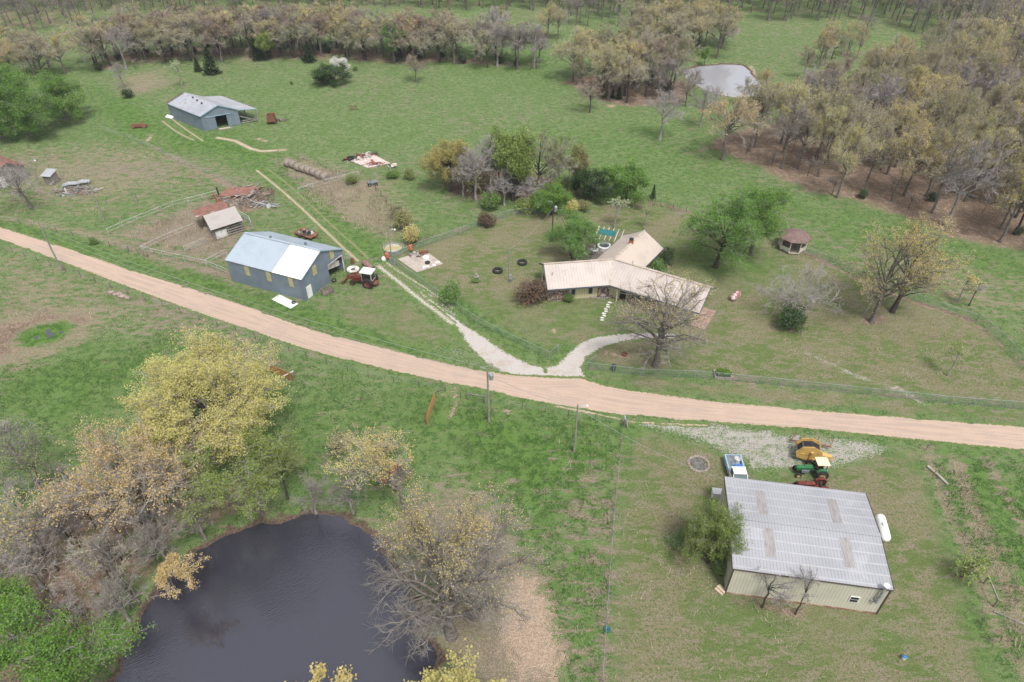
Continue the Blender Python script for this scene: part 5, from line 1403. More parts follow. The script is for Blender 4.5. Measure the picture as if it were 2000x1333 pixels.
# round bales in a row
ba, bb_ = at(564, 325), at(636, 352)
bd = (bb_ - ba); n_b = 8
MAT['hay_grey'] = M('weathered hay', (0.25, 0.215, 0.18), (0.17, 0.145, 0.125), 3.0, 0.95, stain=(0.33, 0.25, 0.16), sscale=1.5, bump=0.05)
bm_ = MB(); bm_.lathe([(0, -0.68), (0.4, -0.7), (0.72, -0.68), (0.8, -0.55), (0.82, 0), (0.8, 0.55), (0.72, 0.68), (0.4, 0.7), (0, 0.68)], 18, 0, 'x', (0, 0, 0.76))
b0 = bm_.part('round_bale', 'hay_grey', smooth=True)
for i in range(n_b):
    o_ = b0 if i == 0 else b0.copy()
    if i: COL.objects.link(o_)
    o_.location = ba.lerp(bb_, i / (n_b - 1)) + Vector((0, R.uniform(-0.22, 0.22), 0))
    o_.rotation_euler = (0, 0, math.atan2(bd.y, bd.x) + R.uniform(-0.07, 0.07))
    o_.scale = (0.84, R.uniform(0.93, 1.07), R.uniform(0.93, 1.05))
    tag(o_, 'weathered round hay bale at the far end of its row' if i == 0 else 'weathered round hay bale at the near end of its row' if i == n_b - 1 else 'weathered round hay bale inside the row beside the farm track', 'hay bale', 'row of round hay bales')

# concrete slab with scrap in the pasture
P4 = [at(682, 314), at(722, 299), at(762, 320), at(718, 329)]
m = MB(); m.prism(P4, (0, 0, 0.12)); tag(m.part('concrete_slab', M('pale slab', (0.5, 0.43, 0.39), (0.42, 0.36, 0.33), 0.8, 0.9)), 'pale concrete slab in the pasture with red scrap along it', 'slab')
MAT['scrap_red'] = M('red scrap', (0.26, 0.06, 0.04), (0.16, 0.07, 0.05), 2, 0.8)
heap('scrap_heap', 'red and black scrap machinery along the back of the pasture slab', 'scrap heap', 704, 309, 4.2, 1.3, 60, ['scrap_red', 'black', 'galv_dark', 'white_dirty'], 6, 1.8, 1.0, 0.25).rotation_euler = (0, 0, 0.55)
heap('scrap_heap', 'red implement frame on the front of the pasture slab', 'scrap heap', 729, 322, 2.6, 0.9, 24, ['scrap_red', 'rust', 'galv_dark'], 9, 2.2, 0.7, 0.1)
tyre('large black tyre at the corner of the pasture slab', 685, 312, 0.8, 0.5, z=0.0)
def small_mower(label, px, py, mat, rz=0.3):
    t = thing('riding_mower', label, 'mower', at(px, py), rz)
    m = MB(); m.prism([(0.1, -0.3, 0.35), (0.9, -0.28, 0.35), (0.9, -0.28, 0.75), (0.1, -0.3, 0.85)], (0, 0.58, 0)); m.part('hood', mat, t)
    MB().box(-0.9, 0.2, -0.45, 0.45, 0.3, 0.5).part('deck', mat, t)
    m = MB(); m.box(-0.7, -0.3, -0.22, 0.22, 0.5, 0.62).box(-0.78, -0.7, -0.22, 0.22, 0.55, 0.95); m.part('seat', 'black', t)
    for x, r_ in ((-0.55, 0.27), (0.65, 0.2)):
        for y in (-0.45, 0.45): wheel(t, x, y, r_, 0.2, 'white_dirty')
small_mower('small cream riding mower abandoned right of the pasture slab', 767, 328, 'cream')
# rusty hopper near far barn
q = at(532, 241)
t = thing('rusty_wagon', 'rusty open box wagon standing right of the far barn', 'wagon', q, math.radians(10))
m = MB()
m.box(-0.9, 0.9, -1.0, -0.92, 0.6, 1.9).box(-0.9, 0.9, 0.92, 1.0, 0.6, 2.1).box(-0.9, -0.82, -0.92, 0.92, 0.6, 2.0).box(0.82, 0.9, -0.92, 0.92, 0.6, 2.0).box(-0.82, 0.82, -0.92, 0.92, 0.6, 0.66); m.part('box', 'rust', t)
for x in (-0.8, 0.8):
    for y in (-0.7, 0.7): wheel(t, x, y, 0.35, 0.18, 'rust')
m = MB()
q = at(273, 250); m.box(-1.6, 1.6, -0.5, 0.5, 0.3, 0.7).box(-1.4, 1.0, -0.4, 0.4, 0.7, 0.95).tube([(-1.2, -0.7, 0.35), (-1.2, 0.7, 0.35)], 0.33, 10).tube([(1.1, -0.7, 0.35), (1.1, 0.7, 0.35)], 0.33, 10).beam((1.6, 0, 0.4), (2.5, 0.2, 0.2), 0.1, 0.1)
o_ = m.part('implement', 'rust'); o_.location = q; o_.rotation_euler = (0, 0, 0.15); tag(o_, 'low rusty farm implement in the grass left of the far barn', 'farm implement')
heap('scrap_heap', 'small rusty heap in the grass right of the rusty wagon', 'scrap heap', 556, 236, 2.2, 0.8, 20, ['rust', 'wood'], 12, 1.6, 0.5, 0.2)
for px, py, lab in ((332, 231, 'white metal sheet at the left corner of the far barn'), (345, 232, 'white metal sheet leaning along the far barn wall')):
    m = MB(); m.prism([(-1.2, -0.35, 0.1), (1.2, -0.4, 0.1), (1.3, 0.3, 0.5), (-1.1, 0.4, 0.5)], (0, 0, 0.04)); o_ = m.part('metal_sheet', 'white'); o_.location = at(px, py); o_.rotation_euler = (0, 0, -0.5); tag(o_, lab, 'metal sheet')
q = at(692, 216); m = MB()
for i in range(6): m.box(-1.0 + i * 0.36, -0.94 + i * 0.36, -0.03, 0.03, 0, 1.3)
m.box(-1.05, 0.9, -0.04, 0.04, 1.0, 1.1).box(-1.05, 0.9, -0.04, 0.04, 0.3, 0.4); o_ = m.part('feed_panel', 'rust'); o_.location = q; tag(o_, 'lone rusty feeder panel out in the pasture', 'feeder')
q = at(728, 362); t = thing('dark_cart', 'dark low machine parked at the top of the weedy pen', 'machine', q, 0.3)
MB().box(-0.9, 0.9, -0.5, 0.5, 0.35, 0.75).part('body', 'galv_dark', t)
for x in (-0.6, 0.6):
    for y in (-0.55, 0.55): wheel(t, x, y, 0.35, 0.22, 'galv_dark')

# trailer of junk behind the barn
q = at(599, 461)
t = thing('junk_trailer', 'flat trailer loaded with junk and tyres behind the blue barn', 'trailer', q, math.radians(-30))
MB().box(-2.0, 2.0, -1.0, 1.0, 0.45, 0.6).part('deck', 'rust', t)
for x in (-0.6, 0.6):
    for y in (-1.12, 1.12): wheel(t, x, y, 0.33, 0.2, 'rust')
MB().beam((2.0, 0, 0.5), (3.0, 0, 0.4), 0.12, 0.12).part('tongue', 'rust', t)
hq = heap('scrap_heap', 'white and rusty scrap piled on the flat trailer', 'scrap heap', 599, 461, 1.6, 0.8, 30, ['white_dirty', 'rust', 'galv_dark', 'pale_board'], 14, 1.3, 0.35, 0.4)
hq.location.z = 0.62; hq.rotation_euler = (0, 0, math.radians(-30))
for dx, dy, lab in ((1.1, -0.3, 'tyre lying on the junk trailer near its tongue'), (0.2, -0.5, 'tyre lying on the junk trailer near its middle')):
    o_ = tyre(lab, 599, 461, 0.34, 0.2); o_.location = q + Matrix.Rotation(math.radians(-30), 3, 'Z') @ Vector((dx, dy, 1.0))

# stock tank, drums, culvert pipe
q = at(768, 490)
t = thing('stock_tank', 'round galvanised stock tank with murky yellow water', 'stock tank', q)
MB().lathe([(1.5, 0), (1.52, 0.6), (1.58, 0.64), (1.46, 0.66), (1.42, 0.1), (0, 0.1)], 28).part('tank', 'galv', t)
MB().lathe([(1.43, 0.42), (0, 0.42)], 28).part('water', M('murky yellow water', (0.36, 0.31, 0.13), (0.42, 0.4, 0.3), 0.7, 0.2), t)
for px, py, lab in ((757, 509, 'orange drum hung on the fence corner beside the stock tank'), (803, 493, 'orange drum on the dark gate post above the concrete pad')):
    t = thing('orange_drum', lab, 'drum', at(px, py))
    MB().lathe([(0, 0.5), (0.24, 0.5), (0.28, 0.56), (0.28, 1.3), (0.24, 1.36), (0, 1.36)], 12).part('drum', M('orange plastic', (0.62, 0.12, 0.05), (0.5, 0.1, 0.045), 2, 0.6), t)
    MB().tube([(-0.34, 0.1, 0), (-0.34, 0.1, 1.6)], 0.08, 6).part('post', 't_post', t)
q = at(720, 524)
m = MB(); m.lathe([(0.42, -1.35), (0.47, -1.35), (0.47, 1.35), (0.42, 1.35), (0.42, -1.35)], 16, 0, 'x', (0, 0, 0.47)); o_ = m.part('culvert_pipe', M('rusty pink pipe', (0.26, 0.15, 0.135), (0.2, 0.115, 0.105), 1.5, 0.8, ribs=(0, 0.25), ribc=0.8)); o_.location = q; o_.rotation_euler = (0, 0, facing((712, 517), (727, 529))); tag(o_, 'rusty culvert pipe lying behind the red loader tractor', 'pipe')
m = MB(); m.lathe([(0, 0), (0.3, 0), (0.3, 0.9), (0.27, 0.92), (0.26, 0.6), (0, 0.6)], 12); o_ = m.part('rusty_barrel', 'rust'); o_.location = at(689, 515); tag(o_, 'upright rusty barrel beside the blue barn corner', 'barrel')
m = MB(); m.lathe([(0.35, 0.25), (0.6, 0.02), (0.95, 0.06), (1.02, 0.3), (0.9, 0.42), (0.55, 0.4), (0.35, 0.25)], 18); o_ = m.part('cattle_ring', 'white_dirty'); o_.location = at(690, 529); tag(o_, 'white ring feeder lying in front of the barn opening', 'feeder')
q = at(640, 573); t = thing('pallet_crate', 'dark slatted crate on the grass at the barn gable', 'crate', q, math.radians(35))
MB().box(-0.9, 0.9, -0.5, 0.5, 0.1, 0.18).part('base', 'wood', t)
m = MB()
for z in (0.35, 0.6, 0.85):
    for y in (-0.5, 0.46): m.box(-0.9, 0.9, y, y + 0.04, z, z + 0.12)
    for x in (-0.9, 0.86): m.box(x, x + 0.04, -0.46, 0.46, z, z + 0.12)
m.part('slats', 'wood', t)
m = MB()
for x in (-0.88, 0.8):
    for y in (-0.48, 0.4): m.box(x, x + 0.08, y, y + 0.08, 0.18, 1.0)
m.part('posts', 'wood_grey', t)
# concrete pad with scrap
P4 = [at(777, 507), at(830, 490), at(865, 516), at(814, 533)]
m = MB(); m.prism(P4, (0, 0, 0.1)); tag(m.part('concrete_pad', 'concrete'), 'square concrete pad with well cover and scrap by the lane', 'slab')
m = MB(); m.lathe([(0, 0.75), (0.3, 0.7), (0.55, 0.5), (0.6, 0), (0, 0)], 14); o_ = m.part('well_cover', 'white'); o_.location = at(832, 507, 0.1); tag(o_, 'white domed cover in the middle of the concrete pad', 'well cover')
m = MB(); m.box(-0.55, 0.55, -0.4, 0.4, 0, 0.14).box(-0.4, 0.4, -0.28, 0.28, 0.14, 0.2); o_ = m.part('slab_lid', 'white_dirty'); o_.location = at(832, 523, 0.1); o_.rotation_euler = (0, 0, 0.1); tag(o_, 'flat white lid near the front edge of the concrete pad', 'lid')
m = MB(); m.lathe([(0, 0.28), (0.2, 0.3), (0.42, 0.2), (0.45, 0), (0, 0)], 10); o_ = m.part('black_tub', 'black'); o_.location = at(835, 514, 0.1); tag(o_, 'upturned black tub on the concrete pad', 'tub')
m = MB(); m.lathe([(0, 0.08), (0.3, 0.12), (0.42, 0.05), (0.42, 0), (0, 0)], 14); o_ = m.part('tub_lid', 'white_dirty'); o_.location = at(855, 513, 0.1); tag(o_, 'round pale lid at the right corner of the concrete pad', 'lid')
m = MB(); m.lathe([(0, 0.05), (0.26, 0.07), (0.28, 0), (0, 0)], 12); o_ = m.part('tub_lid', 'white'); o_.location = at(848, 518, 0.1); tag(o_, 'small white disc on the concrete pad beside the flat lid', 'lid')
heap('scrap_heap', 'rusty bars and planks on the back of the concrete pad', 'scrap heap', 818, 502, 1.7, 0.8, 20, ['rust', 'pale_board', 'galv_dark'], 17, 1.8, 0.3, 0.1).location.z = 0.12
m = MB(); m.box(-0.75, 0.75, -0.28, 0.28, 0, 0.42); m.box(-0.7, 0.7, -0.22, 0.22, 0.42, 0.46); o_ = m.part('rusty_trough', 'rust'); o_.location = at(828, 495, 0.1); o_.rotation_euler = (0, 0, 0.3); tag(o_, 'rusty trough at the back edge of the concrete pad', 'trough')
m = MB(); m.lathe([(0, 0), (0.4, 0), (0.42, 0.3), (0.3, 0.5), (0, 0.55)], 12); o_ = m.part('white_tank', 'white'); o_.location = at(750, 508); tag(o_, 'small white tank at the fence corner by the lane', 'tank')
m = MB(); a, b = at(762, 514), at(772, 521); m.prism([a, b, b + Vector((0, 0, 1.15)), a + Vector((0, 0, 1.15))], (0.05, 0.05, 0)); tag(m.part('metal_sheet', 'galv'), 'grey metal sheet tied to the chain link fence corner', 'metal sheet')
m = MB()
for k in range(3): m.tube([at(690 + k, 518 - k) , at(740, 502 + k * 2)], 0.05, 5)
tag(m.part('dark_timbers', 'wood'), 'dark timbers lying between barn corner and stock tank', 'timber')

# lawn things
q = at(931, 549); t = thing('lawn_fountain', 'tiered grey fountain in a green ring on the lawn', 'fountain', q)
MB().lathe([(0, 0), (0.55, 0), (0.6, 0.25), (0.5, 0.28), (0.15, 0.3), (0.13, 0.7), (0.45, 0.85), (0.42, 0.9), (0.1, 0.88), (0.08, 1.2), (0.22, 1.3), (0, 1.4)], 14).part('basin', 'wood_grey', t)
m = MB(); rs = random.Random(2)
for i in range(9):
    f_ = i / 8; p = at(1191 - 15 * f_ - (2 if i % 2 else 0), 592 + 34 * f_)
    c_ = Vector((p.x, p.y, 0.02)); w_, d_ = rs.uniform(0.22, 0.28), rs.uniform(0.16, 0.2)
    s_ = MB(); s_.box(-w_, w_, -d_, d_, 0, 0.05); o_ = s_.part('stepping_stone', 'white_dirty'); o_.location = c_; o_.rotation_euler = (0, 0, rs.uniform(-0.3, 0.3) - 0.4)
    tag(o_, 'white stepping stone at the house end of the stone path' if i == 0 else 'white stepping stone at the driveway end of the stone path' if i == 8 else 'white square stepping stone within the path to the house', 'stepping stone', 'stepping stone path')
q = at(1172, 578); t = thing('flower_bed', 'oval stone edged flower bed at the house front', 'flower bed', q)
m = MB(); rs = random.Random(4)
for i in range(30):
    an = 2 * math.pi * i / 30; m.lump((1.9 * math.cos(an), 0.75 * math.sin(an), 0.08), 0.22, 0.16, 0.16, rs)
m.part('stone_edge', 'wood_grey', t)
MB().lathe([(0, 0.1), (1.0, 0.06)], 24, 0, 'z', (0, 0, 0), Matrix.Diagonal((1.8, 0.7, 1, 1))).part('soil', 'dark', t)
m = MB()
for i in range(10): m.lump((rs.uniform(-1.2, 1.2), rs.uniform(-0.45, 0.45), 0.22), 0.12, 0.12, 0.16, rs)
m.part('ornament', 'white_dirty', t)
q = at(1411, 735); t = thing('raised_planter', 'raised stone planter full of bright green leaves by the fence', 'planter', q, -0.1)
m = MB()
for x0, x1, y0, y1 in ((-1.1, 1.1, -0.75, -0.6), (-1.1, 1.1, 0.6, 0.75), (-1.1, -0.95, -0.6, 0.6), (0.95, 1.1, -0.6, 0.6)): m.box(x0, x1, y0, y1, 0, 0.4)
m.part('border', 'concrete', t)
def leaf_ball(n, rx, ry, rz, cz, size, seed, flat=0.0):
    rg_ = random.Random(seed); m = MB()
    for i in range(n):
        d = Vector((rg_.gauss(0, 1), rg_.gauss(0, 1), rg_.gauss(0, 1))).normalized() * (rg_.random() ** 0.4)
        c = Vector((d.x * rx, d.y * ry, cz + d.z * rz))
        if c.z < 0.05: c.z = rg_.uniform(0.05, 0.2)
        leaf(m, c, size * rg_.uniform(0.7, 1.3), rg_)
    return m
def leaf(m, c, s, rg_, mi=0):
    n_ = Vector((rg_.gauss(0, 0.6), rg_.gauss(0, 0.6), rg_.gauss(0.75, 0.5))).normalized()      # leaves lie roughly level, facing the sky
    a = n_.orthogonal().normalized(); k_ = 6.283 * rg_.random()
    a = a * math.cos(k_) + n_.cross(a) * math.sin(k_)
    b = n_.cross(a)
    u, v = a * s * 0.5, b * s * 0.38
    m.face([c - u, c + v * 0.9 - u * 0.1, c + u, c - v * 0.9 + u * 0.1], mi, rg_.random())
leaf_ball(1800, 1.08, 0.72, 0.4, 0.62, 0.24, 6).part('foliage', 'leaf_bright', t, rnd=True)
q = at(1198, 724); m = MB(); m.lathe([(0, 0), (0.26, 0), (0.32, 0.85), (0.34, 0.9), (0.2, 1.02), (0, 1.04)], 12); o_ = m.part('trash_can', M('dark blue grey bin', (0.03, 0.04, 0.055), rough=0.5)); o_.location = q; tag(o_, 'dark bin standing at the roadside chain link fence', 'bin')
m = MB(); m.lathe([(0, 0.05), (0.35, 0.0), (0.42, 0.3), (0.36, 0.32), (0.3, 0.1), (0, 0.12)], 12); o_ = m.part('fire_bowl', 'rust'); o_.location = at(1220, 694); tag(o_, 'small rusty fire bowl on the bare ground by the driveway', 'fire bowl')
# stone fire ring, burned ground inside
q = at(1364, 907); t = thing('fire_ring', 'round ring of stones full of grey ash on the workshop lawn', 'fire ring', q)
m = MB(); rs = random.Random(8)
for i in range(22):
    an = 2 * math.pi * i / 22; m.lump((1.15 * math.cos(an), 1.15 * math.sin(an), 0.08), 0.2, 0.18, 0.16, rs)
m.part('stones', M('pinkish ring stones', (0.34, 0.28, 0.25), (0.24, 0.19, 0.17), 2, 0.9), t)
m = MB()
for i in range(60): m.lump((rs.gauss(0, 0.45), rs.gauss(0, 0.45), 0.06), 0.2, 0.2, 0.1, rs)
m.part('ash', M('ash', (0.17, 0.165, 0.16), (0.1, 0.098, 0.098), 3, 1), t)
# workshop side items
q = at(1403, 970); t = thing('chest_freezer', 'white chest freezer beside the workshop left wall', 'freezer', q, math.radians(-9))
MB().box(-0.75, 0.4, -0.4, 0.4, 0, 0.8).part('body', 'white', t)
MB().box(-0.77, 0.42, -0.42, 0.42, 0.8, 0.88).part('lid', 'white', t)
q = at(1407, 1154); t = MB()
for k in range(3): t.beam((-0.45, -0.3 + k * 0.28, 0.14 + 0.1 * (k % 2)), (0.45, -0.3 + k * 0.28, 0.14 + 0.1 * (k % 2)), 0.24, 0.2)
o_ = t.part('timber_blocks', M('sawn timber', (0.5, 0.41, 0.3), (0.4, 0.32, 0.23), 2, 0.9)); o_.location = q; o_.rotation_euler = (0, 0, -0.9); tag(o_, 'pale sawn timber blocks at the workshop front corner', 'timber')
q = at(1219, 830); t = thing('mailbox', 'grey mailbox on a thick wooden post at the roadside', 'mailbox', q)
MB().tube([(0, 0, 0), (0, 0, 1.05)], 0.13, 7).part('post', 'wood', t)
m = MB(); m.prism([(-0.13, -0.3, 1.05), (0.13, -0.3, 1.05), (0.13, -0.3, 1.22), (0.08, -0.3, 1.32), (-0.08, -0.3, 1.32), (-0.13, -0.3, 1.22)], (0, 0.6, 0)); m.part('box', 'galv', t)
MB().tube([(0.35, -0.5, 0), (0.2, -0.1, 1.0)], 0.09, 6).part('brace', 'wood_grey', t)
t = thing('yard_hydrant', 'blue topped white bucket beside a rusty hydrant on the mown lawn', 'hydrant', at(1764, 1287))
MB().lathe([(0, 0), (0.15, 0), (0.18, 0.36), (0, 0.37)], 12).part('bucket', 'white', t)
MB().lathe([(0, 0.44), (0.12, 0.43), (0.19, 0.37), (0, 0.37)], 12).part('lid', 'bright_blue', t)
MB().tube([(-0.3, 0.1, 0), (-0.3, 0.1, 0.75), (-0.15, 0.05, 0.72)], 0.04, 6).part('spout', 'rust', t)
m = MB(); m.lathe([(0.1, 0.12), (0.25, 0.22), (0.25, 0.02), (0.3, 0.02), (0.3, 0.26), (0.24, 0.28), (0.05, 0.16), (0.05, 0.02)], 14); o_ = m.part('green_feeder', M('dark teal plastic', (0.02, 0.13, 0.12), (0.015, 0.09, 0.09), 2, 0.6)); o_.location = at(1186, 1231); tag(o_, 'small round teal tub beside the pasture wire fence', 'tub')
m = MB(); m.tube([(0, 0, 0.18), (0.6, -1.4, 0.16), (1.0, -2.6, 0.14)], [0.16, 0.14, 0.12], 7); o_ = m.part('fallen_post', 'pale_board'); o_.location = at(1811, 913); tag(o_, 'pale fallen post on the ground right of the gravel', 'post')
m = MB(); m.tube([(0, 0, 0.1), (2.4, -1.5, 0.1)], 0.09, 6); o_ = m.part('fallen_post', 'wood_grey'); o_.location = at(1940, 1195); tag(o_, 'grey fallen board along the right field edge', 'post')
# rocks by the road
for i, (px, py, s_) in enumerate(((219, 573, 0.5), (226, 577, 0.42), (233, 577, 0.55), (241, 581, 0.6), (249, 584, 0.4))):
    m = MB(); m.lump((0, 0, 0.18), s_, s_ * 0.8, s_ * 0.6, random.Random(i), seg=8, rings=5); o_ = m.part('boulder', M('pinkish rock', (0.33, 0.255, 0.22), (0.22, 0.17, 0.15), 2, 0.95) if i == 0 else bpy.data.materials['pinkish rock']); o_.location = at(px, py)
    tag(o_, ['leftmost pinkish boulder of the roadside rock row', 'second pinkish boulder from the left of the roadside row', 'middle pinkish boulder of the roadside rock row', 'largest pinkish boulder in the roadside rock row', 'rightmost small boulder of the roadside rock row'][i], 'boulder', 'row of boulders below the road')
# log in the wood, rusty hulk under the gold tree
m = MB(); m.tube([at(1858, 372, 0.3), at(1885, 378, 0.3), at(1908, 387, 0.3)], [0.25, 0.3, 0.32], 8); tag(m.part('fallen_log', 'bark_pale'), 'pale fallen log on the leaf litter in the right wood', 'log')
q = at(772, 935)
t = thing('rusty_wagon', 'rusty wagon wreck with broken slats under the sparse gold tree', 'wagon', q, math.radians(62))
m = MB(); m.prism([(-1.6, 0.2, 0.75), (1.4, 0.1, 0.75), (1.5, 1.2, 0.9), (-1.5, 1.3, 0.9)], (0, 0, 0.05)); m.part('deck_sheet', 'rust', t)
m = MB(); rs = random.Random(3)
for i in range(9): m.beam((-1.6 + rs.uniform(-.1, .1), -1.5 + i * 0.2, 0.7), (1.6 + rs.uniform(-.4, .3), -1.5 + i * 0.2, 0.72 + rs.uniform(-.1, .1)), 0.08, 0.06)
for x in (-1.5, 0, 1.5): m.beam((x, -1.5, 0.62), (x, 1.2, 0.62), 0.1, 0.1)
m.part('slats', 'wood', t)
for x in (-1.3, 1.3):
    for y in (-1.2, 1.1): wheel(t, x, y, 0.32, 0.16, 'rust')
# ------------------------------------------------------------------ trees
def bend(p, q, sag, n, rg_, wig):
    """points from p to q along a bowed, slightly crooked line"""
    d = q - p; L_ = d.length
    out = []
    for i in range(n + 1):
        f_ = i / n
        w = 4 * f_ * (1 - f_)
        c = p + d * f_ + Vector((0, 0, sag * L_ * w))
        if 0 < i < n: c += Vector((rg_.uniform(-1, 1), rg_.uniform(-1, 1), rg_.uniform(-1, 1))) * wig * L_
        out.append(c)
    return out

def polar(pts, f_):
    k = f_ * (len(pts) - 1); i = min(int(k), len(pts) - 2)
    return pts[i].lerp(pts[i + 1], k - i), (pts[i + 1] - pts[i]).normalized()

def build_tree(seed, H, r0, R_, cz, Rz, limbs=14, nsec=6, nter=5, ntwig=3, leaves=4, lsize=0.28, fork=0.35, top=0.8, lean=(0, 0), spread=0.25,
               low=-0.25, stems=1, fill=0.85, twr=0.012, lscatter=0.25, leafy_top=0.0, lump0=0.62):
    """trunk and limbs; crown of branchlets and leaves inside an ellipsoid of radii R_,R_,Rz centred at height cz"""
    rg_ = random.Random(seed)
    T, C = MB(), MB()
    cen = Vector((lean[0], lean[1], cz))
    for s in range(stems):
        off = Vector((0, 0, 0)) if stems == 1 else Vector((math.cos(s * 2.2), math.sin(s * 2.2), 0)) * R_ * 0.12
        tip = Vector((lean[0] * 0.8, lean[1] * 0.8, H * top)) + (off * 4 if stems > 1 else Vector((0, 0, 0)))
        tr_ = bend(off, tip, 0.0, 7, rg_, 0.018)
        rs = r0 / (stems ** 0.4)
        rad = [rs * (1.35 if i == 0 else 1.0) * (1 - 0.72 * i / 7) for i in range(8)]
        T.tube(tr_, rad, 8, 0, False)
        for i in range(max(3, limbs // stems)):
            # a target on the crown's skin
            for _ in range(20):
                d = Vector((rg_.gauss(0, 1), rg_.gauss(0, 1), rg_.gauss(0, 1))).normalized()
                if d.z > low: break
            lump_ = rg_.uniform(lump0, 1.0)
            q = cen + Vector((d.x * R_, d.y * R_, d.z * Rz)) * lump_ * fill
            if stems > 1: q = q + off * 2
            hf = (q.z - (cz - Rz)) / (2 * Rz)
            f_ = min(0.97, max(fork, fork + (1 - fork) * (hf ** 1.1) * rg_.uniform(0.6, 0.95)))
            p, _d = polar(tr_, f_)
            rr = rad[min(7, int(f_ * 7))] * rg_.uniform(0.42, 0.62)
            lim = bend(p, q, (0.10 if hf < 0.6 else 0.02) + rg_.uniform(-0.05, 0.06), 6, rg_, 0.035)
            T.tube(lim, [max(0.015, rr * (1 - 0.8 * k / 6)) for k in range(7)], 5, 0, False)
            Ls = (q - p).length
            for j in range(nsec):
                f2 = 0.3 + 0.7 * (j + rg_.random()) / nsec
                a, da = polar(lim, min(f2, 1.0))
                d2 = (da + Vector((rg_.gauss(0, 1), rg_.gauss(0, 1), rg_.gauss(0.15, 0.8))) * 0.75).normalized()
                L2 = Ls * (0.5 - 0.25 * f2) * rg_.uniform(0.7, 1.3)
                b = a + d2 * L2
                sec = bend(a, b, rg_.uniform(-0.05, 0.1), 3, rg_, 0.05)
                r2 = max(0.014, rr * 0.42 * (1 - 0.5 * f2))
                C.tube(sec, [r2, r2 * 0.8, r2 * 0.6, r2 * 0.4], 4, 0, False)
                for k in range(nter):
                    a3, d3 = polar(sec, min(1.0, 0.25 + 0.75 * (k + rg_.random()) / nter))
                    d4 = (d3 + Vector((rg_.gauss(0, 1), rg_.gauss(0, 1), rg_.gauss(0.2, 0.8))) * 0.8).normalized()
                    L3 = L2 * rg_.uniform(0.3, 0.6)
                    b3 = a3 + d4 * L3
                    C.tube([a3, a3.lerp(b3, 0.5) + Vector((0, 0, 0.03 * L3)), b3], [max(twr * 1.3, r2 * 0.35), twr * 1.3, twr], 3, 0, False)
                    for t_ in range(ntwig):
                        a5 = a3.lerp(b3, rg_.uniform(0.2, 1.0))
                        d6 = (d4 + Vector((rg_.gauss(0, 1), rg_.gauss(0, 1), rg_.gauss(0.2, 0.8))) * 0.9).normalized()
                        b5 = a5 + d6 * L3 * rg_.uniform(0.4, 0.9)
                        C.tube([a5, b5], [twr, twr * 0.6], 3, 0, False)
                        nl = leaves
                        if leafy_top: nl = int(round(leaves * max(0.0, min(1.0, ((b5.z - cz) / Rz + leafy_top)))))
                        for l_ in range(nl):
                            c = a5.lerp(b5, rg_.uniform(0.3, 1.1)) + Vector((rg_.gauss(0, 1), rg_.gauss(0, 1), rg_.gauss(0, 1))) * lscatter
                            leaf(C, c, lsize * rg_.uniform(0.6, 1.35), rg_, 1)
    return T, C

def cedar(seed, H, R_, n=2600, size=0.34):
    rg_ = random.Random(seed); T, C = MB(), MB()
    T.tube([(0, 0, 0), (0, 0, H * 0.95)], [0.18, 0.03], 6, 0, False)
    for i in range(n):
        h = rg_.random() ** 1.4
        an = rg_.uniform(0, 6.283)
        edge = R_ * (1 - h) ** 0.75 * (0.8 + 0.2 * math.sin(an * 5 + h * 17)) * (1 + 0.15 * math.sin(h * 40))
        rr = edge * (rg_.random() ** 0.35)
        leaf(C, Vector((rr * math.cos(an), rr * math.sin(an), 0.25 + h * (H - 0.25))), size * rg_.uniform(0.6, 1.3), rg_, 1)
    return T, C

def shrub(seed, R_, Hs, n, size, stems=14):
    rg_ = random.Random(seed); T, C = MB(), MB()
    lobes = [(Vector((rg_.uniform(-0.45, 0.45) * R_, rg_.uniform(-0.45, 0.45) * R_, Hs * rg_.uniform(0.4, 0.62))), rg_.uniform(0.5, 0.75)) for _ in range(7)]
    for i in range(stems):
        c, k = lobes[i % 7]
        e = c + Vector((rg_.gauss(0, 0.3) * R_, rg_.gauss(0, 0.3) * R_, rg_.uniform(0, 0.35) * Hs))
        T.tube(bend(Vector((rg_.uniform(-.2, .2), rg_.uniform(-.2, .2), 0)), e, 0.05, 4, rg_, 0.05), [0.05, 0.04, 0.03, 0.02, 0.01], 4, 0, False)
    for i in range(n):
        c, k = lobes[rg_.randrange(7)]
        d = Vector((rg_.gauss(0, 1), rg_.gauss(0, 1), rg_.gauss(0, 1))).normalized() * rg_.random() ** 0.45
        p = c + Vector((d.x * R_ * k, d.y * R_ * k, d.z * Hs * 0.42))
        p.z = max(0.06, p.z)
        leaf(C, p, size * rg_.uniform(0.6, 1.35), rg_, 1)
        if i % 6 == 0:
            C.tube([p, p + Vector((rg_.uniform(-.4, .4), rg_.uniform(-.4, .4), rg_.uniform(-.1, .4)))], [0.012, 0.006], 3, 0, False)
    return T, C

def tree_parts(key, TC, bark, twig, leafm):
    T, C = TC
    tm = T.mesh('trunk', [bark], smooth=True)
    cm = C.mesh('crown', [twig, leafm], rnd=True)
    return tm, cm

PROTO = {}
def proto(key, TC, H, bark='bark_grey', twig='twig_grey', leafm='leaf_tan'):
    PROTO[key] = (*tree_parts(key, TC, bark, twig, leafm), H)

